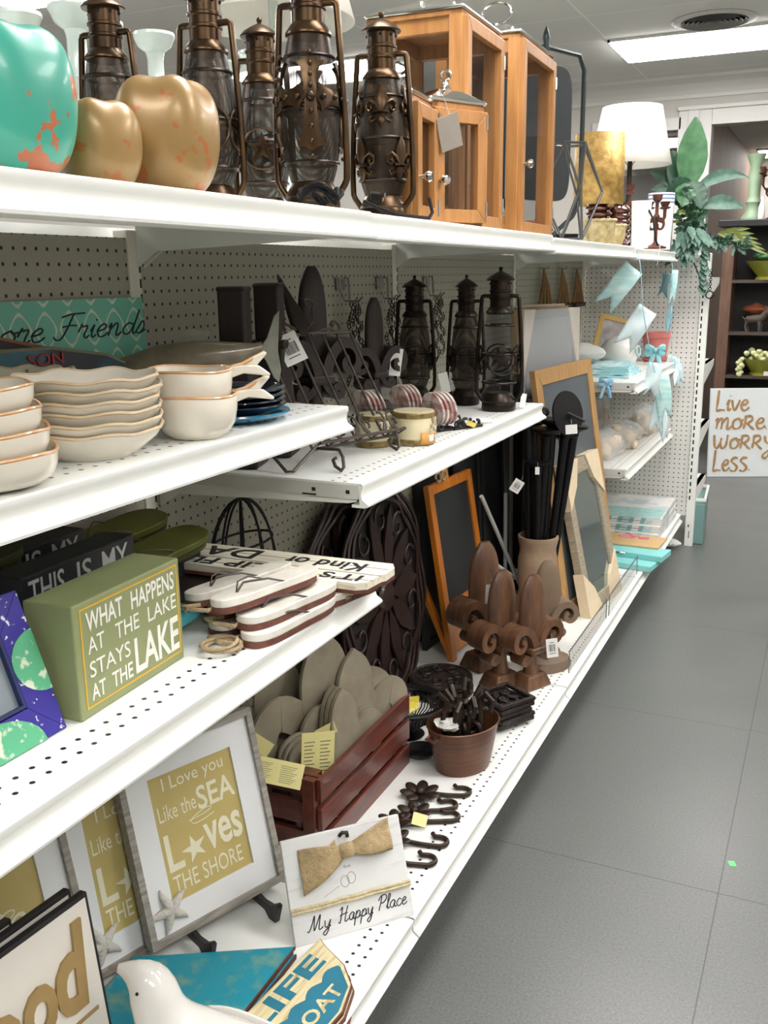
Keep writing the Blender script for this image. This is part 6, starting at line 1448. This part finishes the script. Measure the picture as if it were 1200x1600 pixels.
# ================================================================== FAR BAY
Z5, Z6 = .9985, .6365
def blob(c, r, sx, sy, sz, seed, amp=.12, seg=22):
    random.seed(seed); b = B(); b.sphere(c, r, sx, sy, sz, seg, seg // 2 + 3); ph = [random.uniform(0, 6) for _ in range(6)]
    for v in b.bm.verts:
        d = v.co - Vector(c); f = 1 + amp * (math.sin(d.x * 60 + ph[0]) + math.sin(d.y * 55 + ph[1]) + math.sin(d.z * 70 + ph[2])) / 2 + amp * .4 * math.sin((d.x + d.y - d.z) * 140 + ph[3])
        v.co = Vector(c) + d * f
    return b
M_aqua = mat('aqua_print_fabric', (150, 200, 206), .7, 0, .2, 30, (214, 230, 230), thr=(.45, .6)); M_whitec = mat('white_ceramic', (226, 224, 218), .25, 0, .06, 12)
M_clear = thin('crinkled_plastic', (240, 243, 244), .70, .14)
t = thing('plush_cushion', 'white spotted cushion at the near end of the upper far shelf', 'cushion', (.22, 4.30, Z5 + .052), 0); obj('cushion', blob((0, 0, .04), .062, 1.6, 1.2, .7, 3, .06), mat('white_spotted_fabric', (228, 226, 220), .7, 0, .3, 24, (160, 150, 142), thr=(.66, .7)), t)
FL = ['lowest aqua printed cloth of the folded pile', 'second aqua printed cloth of the folded pile', 'third aqua printed cloth of the folded pile', 'topmost aqua printed cloth of the folded pile']
for k in range(4):
    t = thing('folded_cloth', FL[k], 'cloth', (.28, 4.28, Z5 + .012 * k), .05 * k, 'folded aqua cloths'); b = B(); b.box((0, 0, .006), (.36 - .02 * k, .30, .0115))
    bmesh.ops.subdivide_edges(b.bm, edges=b.bm.edges[:], cuts=6, use_grid_fill=True)
    for v in b.bm.verts: v.co.z += .003 * math.sin(v.co.x * 60 + k) * math.sin(v.co.y * 50 + 2 * k); v.co.x += .004 * math.sin(v.co.y * 40 + k)
    obj('cloth', b, M_aqua, t)
t = thing('round_jar', 'round white ceramic jar with a curled handle on the upper far shelf', 'jar', (.335, 4.52, Z5), 0); b = B(); b.lathe([(.04, 0), (.07, .02), (.088, .06), (.085, .10), (.06, .135), (.03, .15), (.001, .155)], seg=30); obj('body', b, M_whitec, t)
b = B(); b.tube([(.085, -.02, .08)] + [(.09 + q[0] * .3, -.03 + q[0], .09 + q[2]) for q in spiral((0, 0, 0), .03, .012, -1, 4, 12)], .005, 7); obj('handle', b, mat('pale_aqua_glaze', (178, 206, 204), .3), t)
t = thing('toy_bottle', 'pale turquoise bottle shape beside the wrapped mirror on the upper far shelf', 'bottle', (.06, 4.42, Z5)); b = B(); b.lathe([(.035, 0), (.05, .01), (.05, .09), (.035, .12), (.032, .19), (.022, .215), (.001, .22)], seg=24); obj('body', b, mat('turquoise_satin', (128, 194, 192), .4), t)
t = thing('photo_frame', 'tilted yellow edged photo frame behind the bunting on the upper far shelf', 'picture frame', mw=Matrix.Translation((.23, 4.78, Z5)) @ Matrix.Rotation(R(20), 4, 'Z') @ Matrix.Rotation(R(14), 4, 'Y') @ Matrix.Rotation(R(-12), 4, 'X'))
b = B(); rect_ring(b, -.09, .09, 0, .235, .022, 0, .016); obj('frame', b, mat('mustard_frame', (184, 150, 70), .5), t, smooth=False); obj('photo', pane(-.07, .07, .02, .215, .006, .01), mat('grey_photo', (178, 172, 168), .5, 0, .3, 14, (120, 112, 112)), t, smooth=False)
t = thing('flower_pot', 'pink flower pot with saucer on the upper far shelf by the end panel', 'pot', (.42, 5.02, Z5), 0); M_pink = mat('pink_plastic', (216, 128, 122), .4, 0, .05, 10)
b = B(); b.lathe([(.052, .012), (.068, .118), (.073, .120), (.073, .145), (.066, .145), (.062, .12), (.05, .02), (.001, .02)], seg=32); obj('pot', b, M_pink, t); b = B(); b.lathe([(.055, 0), (.070, .016), (.066, .016), (.052, .005), (.001, .005)], seg=32); obj('saucer', b, M_pink, t)
M_bow = mat('blue_satin_ribbon', (92, 170, 214), .35, 0, .3, 30, (170, 212, 236)); M_aq2 = mat('aqua_satin', (140, 208, 216), .35, 0, .2, 30)
def bow(label, loc, s, m, rz=25, tails=True):
    t = thing('ribbon_bow', label, 'bow', mw=Matrix.Translation(loc) @ Matrix.Rotation(R(rz), 4, 'Z'), group='satin ribbon bows')
    for k in (-1, 1):
        b = B(); b.grid(lambda u, v: (k * s * (.15 + .85 * math.sin(PI * u)), -.3 * s * math.cos(2 * PI * u) * .5, s * (.5 * math.sin(2 * PI * u) * .5 + (v - .5) * .7)), 14, 3); obj('loop', b, m, t, solid=.001)
        if tails: b = B(); b.grid(lambda u, v: (k * s * (.1 + .6 * u) + (v - .5) * s * .45, -.1 * s * math.sin(4 * u), -s * 2.2 * u), 10, 2); obj('tail', b, m, t, solid=.001)
    b = B(); b.sphere((0, 0, 0), s * .25, seg=10, rings=6); obj('knot', b, m, t); return t
bow('blue satin bow hanging on the near edge of the upper far shelf', (.40, 3.968, Z5 + .0), .030, M_bow)
bow('blue satin bow at the corner by the wrapped mirror on the folded cloths', (.20, 4.10, Z5 + .068), .040, M_bow)
bow('large aqua satin bow in front of the pink flower pot', (.455, 4.80, Z5 + .07), .052, M_aq2)
# bunting hanging from the top shelf
M_str = mat('aqua_striped_paper', (150, 204, 202), .6, 0, .2, 12, (206, 230, 226), stretch=(1, 1, 6)); M_wpap = mat('white_aqua_paper', (218, 230, 230), .55, 0, .1, 14, (190, 216, 220))
def flag(t, c, w, h, rz, roll, m, name='flag'):
    b = B(); b.M = Matrix.Translation(c) @ Matrix.Rotation(R(rz), 4, 'Z') @ Matrix.Rotation(R(roll), 4, 'Y')
    def f(u, v): return ((u - .5) * w * (1 - .0 * v), .008 * math.sin(3 * u + 4 * v), -h * v + (.30 * h * (abs(u - .5) * 2 - 1) * (1 if v > .95 else 0)))
    b.grid(lambda u, v: ((u - .5) * w, .010 * math.sin(3 * u + 4 * v), -h * v - (v * .28 * h * (1 - abs(u - .5) * 2) * -1)), 8, 8); return obj(name, b, m, t, solid=.0006)
t = thing('paper_bunting', 'aqua and white paper bunting hanging from the top shelf over the near far bay corner', 'bunting', (.497, 3.99, 1.49), 0)
b = B(); b.tube([(0, 0, .02), (.012, .0, -.02), (.022, .06, -.20), (.05, .12, -.38), (.06, .25, -.50), (.07, .40, -.62), (.06, .5, -.78)], .002, 6); obj('string', b, M_aqua, t)
flag(t, (-.01, .0, -.035), .085, .20, 25, 38, M_str); flag(t, (.035, .10, -.20), .085, .19, 25, 32, M_wpap)
for k, (dx, dy, dz, w_, h_, ro, m) in enumerate(((.06, .22, -.43, .06, .15, 10, M_wpap), (.065, .36, -.50, .07, .20, -8, M_str), (.06, .42, -.60, .06, .16, 14, M_wpap), (.05, .50, -.66, .05, .16, -14, M_wpap))): flag(t, (dx, dy, dz), w_, h_, 25 + 12 * k, ro, m)
t = thing('paper_bunting', 'narrow aqua bunting hanging against the white end panel', 'bunting', (.492, 4.86, 1.49), 0)
b = B(); b.tube([(0, 0, .02), (.01, 0, -.03), (.014, .05, -.3), (.018, .12, -.48), (.03, .15, -.60)], .002, 6); obj('string', b, M_aqua, t)
flag(t, (-.012, .0, -.06), .055, .12, -30, 10, mat('grey_aqua_paper', (120, 160, 168), .6)); flag(t, (.022, .02, -.045), .030, .17, 20, 4, M_str); flag(t, (.006, .06, -.21), .03, .15, 70, 10, mat('grey_aqua_paper', (120, 160, 168), .6))
for k in range(4): flag(t, (.02 + .012 * k, .12 + .01 * k, -.46 - .02 * k), .045, .16 - .02 * k, 40 * k, 16 * (-1) ** k, M_wpap)
# bags of shells
M_shell = mat('cream_shell', (240, 222, 192), .45, 0, .2, 30, (222, 192, 152)); M_shell2 = mat('tan_shell', (176, 142, 108), .5, 0, .2, 30)
def shellbag(label, loc, rx, ry, rz_, n, seed, m):
    t = thing('shell_bag', label, 'bag', loc, 0, 'clear bags of sea shells')
    random.seed(seed)
    for k in range(n):
        a = random.uniform(0, 6.3); q = random.uniform(.1, .7); x, y, z = rx * q * math.cos(a), ry * q * math.sin(a), random.uniform(.018, rz_ * 1.2)
        s = random.uniform(.030, .046); b = B(); b.M = Matrix.Translation((x, y, z)) @ Euler((random.uniform(0, 6), random.uniform(0, 6), 0)).to_matrix().to_4x4()
        pr = [(.002, -s)] + [(s * .62 * math.sin(PI * (i + 1) / 9) ** .8 * (1 - .05 * (i % 2)), -s + 2 * s * (i + 1) / 9) for i in range(8)]; b.lathe(pr, seg=14, lobe=lambda th, u: 1 + .10 * math.cos(9 * th)); obj('shell', b, m, t)
    obj('bag', blob((0, 0, rz_ * .95), rz_, rx / rz_, ry / rz_, 1, seed, .10, 28), M_clear, t); return t
shellbag('clear bag of cream shells at the near corner of the lower far shelf', (.345, 4.20, Z6), .10, .12, .066, 15, 1, M_shell)
shellbag('clear bag of cream shells in the middle of the lower far shelf edge', (.37, 4.50, Z6), .10, .14, .066, 16, 2, M_shell)
shellbag('clear bag of cream shells at the far end of the lower far shelf edge', (.40, 4.86, Z6), .09, .15, .08, 16, 4, M_shell)
shellbag('clear bag of tan shells at the back left of the lower far shelf', (.14, 4.36, Z6), .09, .15, .11, 14, 5, M_shell2)
shellbag('clear bag of tan shells at the back right of the lower far shelf', (.16, 4.80, Z6), .09, .15, .12, 14, 6, M_shell2)
# boxes on the far base shelf
M_box = mat('pale_printed_box', (226, 224, 220), .45, 0, .15, 9, (190, 206, 206), thr=(.52, .58))
BN = ['lowest pale printed canvas box on the far base shelf', 'middle pale printed canvas box on the far base shelf', 'topmost pale printed canvas box on the far base shelf']
for k in range(3):
    t = thing('canvas_box', BN[k], 'box', (.355, 4.84, Z4 + .034 * k), R(-1 + k), 'pale printed canvas boxes in a stack')
    b = B(); b.box2((-.20 + .01 * k, -.26 + .02 * k, 0), (.20, .27, .033)); bo = obj('box', b, M_box, t, smooth=False, bevel=.002)
    b = B()
    for j in range(6): x = -.18 + j * .055; b.add([(x, -.2605 + .02 * k, .002), (x + .022, -.2605 + .02 * k, .002), (x + .030, -.2605 + .02 * k, .031), (x + .008, -.2605 + .02 * k, .031)], [(0, 1, 2, 3)])
    obj('plaid_stripe', b, mat('plaid_teal', (132, 176, 172), .6), bo, smooth=False)
    b = B(); b.box2((-.19, -.2608 + .02 * k, .015), (.10, -.26 + .02 * k, .017)); obj('dark_stripe', b, mat('stripe_dark', (72, 70, 74), .6), bo, smooth=False)
    if k == 2:
        b = B(); b.box2((-.17, -.22, .0332), (.19, -.02, .0336)); obj('teal_panel', b, mat('box_teal_print', (176, 212, 208), .5, 0, .2, 40, (146, 190, 186)), bo, smooth=False)
t = thing('cork_board', 'tan board with pink writing sticking out over the far base shelf', 'board', (.47, 4.36, Z4 + .052), R(-3)); obj('board', B().box2((-.16, -.10, 0), (.14, .09, .008)), mat('tan_board', (206, 174, 124), .7, 0, .06, 20), t, smooth=False, bevel=.001)
b = B(); script(b, 'lSe', -.08, .06, 0, .03, .0035, y=0); b.bm.transform(Matrix.Rotation(-PI / 2, 4, 'X')); b.bm.transform(Matrix.Translation((0, .02, .0085))); obj('writing', b, mat('pink_ink', (214, 112, 150), .6), t)
M_tq = mat('turquoise_board', (140, 214, 212), .5, 0, .06, 10)
t = thing('turquoise_board', 'upper turquoise board with metal clips overhanging the far base shelf', 'board', (.50, 4.20, Z4 + .026), R(-8), 'turquoise boards'); bo = obj('board', B().box2((-.20, -.035, 0), (.145, .10, .025)), M_tq, t, smooth=False, bevel=.002)
for x in (-.14, -.06):
    b = B(); b.tube([(x, -.036, .018), (x + .02, -.046, .024), (x + .04, -.036, .020)], .003, 6); obj('clip', b, mat('prong_nickel', (180, 176, 165), .25, .9), t)
t = thing('turquoise_board', 'lower turquoise board overhanging the far base shelf', 'board', (.49, 4.14, Z4 + .001), R(-8), 'turquoise boards'); obj('board', B().box2((-.20, -.06, 0), (.125, .10, .0245)), M_tq, t, smooth=False, bevel=.002)
# plant with trailing leaves on the end panel
M_leaf = mat('broad_green_leaf', (30, 76, 42), .45, 0, .3, 24, (56, 104, 60)); M_pale = mat('pale_sage_leaf', (92, 122, 108), .5, 0, .3, 30, (58, 90, 76)); M_dkleaf = mat('dark_green_leaf', (34, 72, 50), .5, 0, .3, 20); M_ylf = mat('yellow_green_leaf', (104, 116, 48), .5, 0, .3, 20)
pl = thing('potted_plant', 'artificial plant with broad and trailing leaves on top of the end panel', 'plant', (.53, 5.13, 1.525), 0)
b = B(); b.lathe([(.045, 0), (.058, .10), (.060, .11), (.055, .11), (.05, .02), (.001, .02)], seg=24); obj('pot', b, mat('dark_planter', (44, 52, 44), .6), pl)
random.seed(5)
def leaf(b, base, tip, w, droop=.0, up_=Vector((.41, -.88, .1)), fold=.25):
    base, tip = Vector(base), Vector(tip); d = tip - base; side = d.cross(up_).normalized(); nrm = side.cross(d).normalized()
    def f(u, v):
        ww = w * max(math.sin(PI * min(u * .95 + .03, 1)), 0) ** .8 * (1 - .25 * u); s = (v - .5) * 2
        return base + d * u + side * ww * s + nrm * (fold * ww * abs(s)) + Vector((0, 0, -droop * u * u + droop * .5 * u)) + nrm * .004 * math.sin(u * 30) * abs(s)
    b.grid(f, 12, 6)
def one(name, m, *a, **k): b = B(); leaf(b, *a, **k); return obj(name, b, m, pl)
one('broad_leaf', M_leaf, (-.02, .0, .30), (.0, .02, .64), .085, 0); one('broad_leaf', M_dkleaf, (-.04, 0, .28), (-.10, .0, .49), .065, 0); one('broad_leaf', M_dkleaf, (-.02, 0, .30), (-.20, -.02, .42), .045, .05); one('broad_leaf', M_pale, (-.02, 0, .30), (-.19, -.04, .33), .035, .04)
one('broad_leaf', M_pale, (.02, 0, .30), (.26, .05, .43), .036, .16); one('broad_leaf', M_pale, (.06, 0, .22), (.25, .05, .26), .042, .10); one('broad_leaf', M_dkleaf, (.0, -.01, .34), (-.12, -.05, .27), .06, .03); one('broad_leaf', M_dkleaf, (.0, 0, .34), (.06, -.03, .22), .06, .02); one('broad_leaf', M_leaf, (-.02, -.02, .33), (-.03, -.06, .22), .06, .0)
for nm, m, n_, wr in (('dense_foliage', M_dkleaf, 70, (.016, .030)), ('lighter_foliage', M_leaf, 26, (.014, .024)), ('yellow_sprigs', M_ylf, 16, (.008, .013))):
    b = B()
    for k in range(n_):
        a = random.uniform(0, 6.3); r = random.uniform(.02, .07); z = random.uniform(-.01, .30); leaf(b, (r * math.cos(a) * .5, r * math.sin(a) * .5, z), (r * 1.4 * math.cos(a), r * 1.2 * math.sin(a), z + random.uniform(-.03, .07)), random.uniform(*wr), .01)
    obj(nm, b, m, pl)
b = B()
for k in range(30):
    x = random.uniform(-.07, .10); z = random.uniform(-.02, .10); leaf(b, (x * .5, -.05, z + .03), (x + random.uniform(-.03, .05), -.12, z - random.uniform(.02, .06)), random.uniform(.016, .026), .02)
for k in range(9): z = .04 - .024 * k; leaf(b, (.08, -.08, z), (.11 + .012 * math.sin(k * 2), -.10, z - .05), .022, .01)
obj('trailing_foliage', b, M_pale, pl)
for nm, m, s0 in (('side_spray', M_pale, 0), ('dark_side_spray', M_dkleaf, 1)):
    b = B()
    for k in range(18): x = .07 + .012 * k; leaf(b, (x, -.06, .07 - .003 * k), (x + random.uniform(-.02, .05), -.08, .06 + random.uniform(-.08, .05)), random.uniform(.010, .018), .01)
    obj(nm, b, m, pl)
b = B()
for k in range(6): leaf(b, (.14, -.03, .09), (.29 + .02 * k, -.03 - .01 * k, .12 - .026 * k), .013, .02)
obj('fern_leaf', b, M_ylf, pl)
for (e, z) in (((.05, 0, .30), 0), ((.20, -.04, .05), .1), ((.10, -.09, -.16), .1)): 
    b = B(); b.tube([(.0, 0, .06), (e[0] * .4, e[1] * .5, e[2] * .6 + .05), e], .004, 6); obj('stem', b, M_dkleaf, pl)
t = thing('chain_pull', 'dark chain with a ring hanging down the slotted end upright', 'chain', (.645, 5.178, 1.44), 0)
for k in range(9):
    b = B(); a = k * PI / 2; b.tube([(.006 * math.cos(q) * math.cos(a), .006 * math.cos(q) * math.sin(a), -.011 * k + .0075 * math.sin(q)) for q in [2 * PI * i / 10 for i in range(10)]], .0018, 5, closed=True); obj('link', b, M_black, t)
b = B(); b.tube([(.018 * math.cos(q), -.004, -.118 + .018 * math.sin(q)) for q in [2 * PI * i / 20 for i in range(20)]], .0035, 6, closed=True); obj('ring', b, M_black, t)
# beyond the end panel: goods on the far side's base, sign, bookcase
t = thing('storage_bin', 'pale teal bin standing past the end panel at floor level', 'bin', (.63, 5.42, .0), R(4)); b = B(); b.box((0, 0, .115), (.09, .36, .23), taper=1.05); obj('bin', b, mat('pale_teal_bin', (116, 152, 148), .5, 0, .1, 6), t, smooth=False, bevel=.006); b = B(); rect_ring(b, -.049, .049, -.19, .19, .012, 0, .014); b.bm.transform(Matrix.Rotation(PI / 2, 4, 'X')); b.bm.transform(Matrix.Translation((0, 0, .242))); obj('rim', b, WHITE, t, smooth=False)
t = thing('paper_scrap', 'crumpled pale paper scrap on the floor under the far bay', 'paper', (.53, 5.14, .0)); b = blob((0, 0, .022), .03, 1.8, 1.2, .7, 9, .2); obj('paper', b, mat('white_tissue', (232, 232, 228), .7), t, smooth=False)
t = thing('floor_sticker', 'small bright green square sticker on the floor', 'sticker', (1.123, 2.271, 0), .35); obj('sticker', B().box2((-.008, -.011, .0002), (.008, .011, .0012)), mat('green_sticker', (96, 226, 110), .5), t, smooth=False)
t = thing('canvas_sign', 'white canvas sign reading Live more Worry Less standing on the floor', 'sign', mw=stand((.497, 7.095), (1.11, 7.355), .001, 5))
obj('canvas', B().box2((0, 0, 0), (.64, .03, .632)), mat('white_canvas', (222, 228, 228), .7, 0, .03, 10), t, smooth=False, bevel=.003)
b = B()
for tx, x0, x1, z0, xh in (('Live', .035, .265, .475, .075), ('moRe.', .035, .42, .345, .075), ('WoRRY', .025, .46, .205, .075), ('LeSS.', .03, .31, .045, .078)): script(b, tx, x0, x1, z0, xh, .0085, y=-.002, slant=.05, wob=1)
for v in b.bm.verts: v.co.y = -.002 + (v.co.y + .002) * .15
obj('lettering', b, mat('gold_brush_paint', (184, 146, 92), .5, 0, .3, 30, (150, 118, 84)), t)
# bookcase
M_case = wood('brown_bookcase', (112, 84, 66), (84, 60, 48), .5, (8, 8, 1.2)); M_dkin = mat('bookcase_dark', (22, 21, 20), .6)
bk = thing('bookcase', 'dark bookcase with brown sides behind the white canvas sign', 'bookcase', (.46, 7.42, 0), 0)
obj('side_panel', B().box2((.0, .0, 0), (.075, .30, 1.74)), M_case, bk, smooth=False, bevel=.003); obj('side_panel', B().box2((1.23, .0, 0), (1.30, .30, 1.74)), M_case, bk, smooth=False, bevel=.003)
obj('back_panel', B().box2((.07, .285, 0), (1.24, .30, 1.74)), M_dkin, bk, smooth=False); obj('top', B().box2((-.04, -.04, 1.74), (1.34, .32, 1.785)), mat('black_top', (24, 25, 28), .35), bk, smooth=False, bevel=.004)
for z in (.38, .70, 1.01, 1.375): obj('shelf', B().box2((.07, .005, z - .022), (1.24, .285, z)), mat('bookcase_shelf', (66, 58, 50), .5), bk, smooth=False, bevel=.001)
YB_ = 7.52
M_bowlg = mat('olive_yellow_glaze', (150, 150, 52), .35, 0, .2, 12, (120, 122, 40), coat=.4); M_hyd = mat('pale_green_blossom', (206, 210, 156), .7, 0, .2, 40)
def planter(label, x, z, r, h, mb):
    t = thing('planter', label, 'planter', (x, YB_, z), 0, 'olive yellow planters in the bookcase'); b = B(); b.lathe([(r * .62, 0), (r * .62, h * .12), (r * .55, h * .18), (r * .8, h * .6), (r, h), (r * .94, h), (r * .75, h * .6), (.001, h * .3)], seg=40, lobe=lambda th, u: 1 + .03 * math.cos(16 * th)); obj('bowl', b, mb, t); return t
t = planter('olive planter with pale green blossoms on the lower bookcase shelf', .46 + .33, .70, .16, .12, M_bowlg); random.seed(8)
for k in range(46):
    a = random.uniform(0, 6.3); r = random.uniform(.02, .17); z = .13 + random.uniform(-.02, .06) - r * .1; x = r * math.cos(a); y = r * math.sin(a) * .5 - .05
    if k < 8: x, y, z = -.15 - .012 * (k % 3), -.08, .12 - .016 * k
    obj('blossom', blob((x, y, z), .021, 1, 1, .9, k, .18, 10), M_hyd, t)
b = B(); b.box((.03, -.10, .02), (.05, .002, .03)); obj('label', b, mat('tag_white', (236, 236, 230), .6), t, smooth=False)
t = planter('olive yellow planter with leaves on the upper bookcase shelf', .46 + .34, 1.375, .19, .13, M_bowlg)
for k in range(14):
    a = random.uniform(0, 6.3); r = random.uniform(.0, .14); b = blob((r * math.cos(a), r * math.sin(a) * .5, .15 + random.uniform(0, .05)), .035, 1.2, 1, .6, k, .2, 10); obj('foliage', b, M_leaf if k % 3 else M_dkleaf, t)
def critter(label, x, z, s, m):
    t = thing('animal_figurine', label, 'figurine', (x, YB_ - .05, z), R(-20), 'animal figurines in the bookcase')
    b = B(); b.tube([(-.07 * s, 0, .085 * s), (-.055 * s, 0, .095 * s), (0, 0, .10 * s), (.05 * s, 0, .105 * s), (.075 * s, 0, .125 * s), (.09 * s, 0, .15 * s), (.105 * s, 0, .16 * s), (.128 * s, 0, .15 * s)], [.012 * s, .03 * s, .034 * s, .036 * s, .026 * s, .024 * s, .026 * s, .010 * s], 14)
    for px in (-.05, .05):
        for sy in (-1, 1): b.tube([(px * s, sy * .018 * s, .085 * s), ((px - (.012 if px < 0 else -.004)) * s, sy * .02 * s, .04 * s), (px * s, sy * .02 * s, .006 * s), ((px + .012) * s, sy * .02 * s, .004 * s)], [.016 * s, .010 * s, .008 * s, .009 * s], 8)
    for sy in (-1, 1): b.tube([(.10 * s, sy * .014 * s, .178 * s), (.096 * s, sy * .022 * s, .205 * s)], [.010 * s, .003 * s], 8)
    b.tube([(-.07 * s, 0, .09 * s), (-.10 * s, 0, .12 * s)], [.008 * s, .003 * s], 8); obj('body', b, m, t); return t
critter('left grey animal figurine on the middle bookcase shelf', .46 + .24, 1.01, .9, mat('grey_fur_figurine', (78, 69, 62), .6, 0, .3, 20)); critter('right grey animal figurine on the middle bookcase shelf', .46 + .42, 1.01, 1.0, mat('grey_fur_figurine', (78, 69, 62), .6))
t = thing('ribbon_bow', 'rust coloured bow behind the grey figurines in the bookcase', 'bow', (.46 + .24, YB_ + .05, 1.01)); b = blob((0, 0, .16), .05, 1.6, .8, .8, 4, .2, 12); obj('bow', b, mat('rust_ribbon', (134, 70, 40), .6), t)
# things on top of the bookcase
t = thing('candlestick', 'tall sage green candlestick on top of the bookcase', 'candlestick', (.46 + .17, 7.50, 1.785)); b = B(); b.lathe([(.075, 0), (.075, .02), (.05, .05), (.045, .10), (.055, .12), (.038, .16), (.045, .30), (.035, .36), (.055, .41), (.065, .44), (.001, .44)], seg=28); obj('stem', b, mat('sage_paint', (128, 150, 122), .5, 0, .15, 10), t)
candelabra((.46 + .31, 7.48, 1.785), .40, .5, 'large rust brown candelabra on top of the bookcase', .12)
t = thing('white_bottle', 'small white bottle beside the sage candlestick on the bookcase', 'bottle', (.46 + .235, 7.42, 1.785)); b = B(); b.lathe([(.02, 0), (.024, .01), (.022, .08), (.01, .12), (.01, .15), (.001, .152)], seg=16); obj('body', b, M_whitec, t)
t = thing('urn', 'dark brown urn behind the candelabra on top of the bookcase', 'urn', (.46 + .40, 7.60, 1.785)); b = B(); b.lathe([(.05, 0), (.05, .02), (.03, .05), (.07, .14), (.085, .22), (.06, .29), (.07, .31), (.001, .31)], seg=26); obj('body', b, M_dkwood, t)
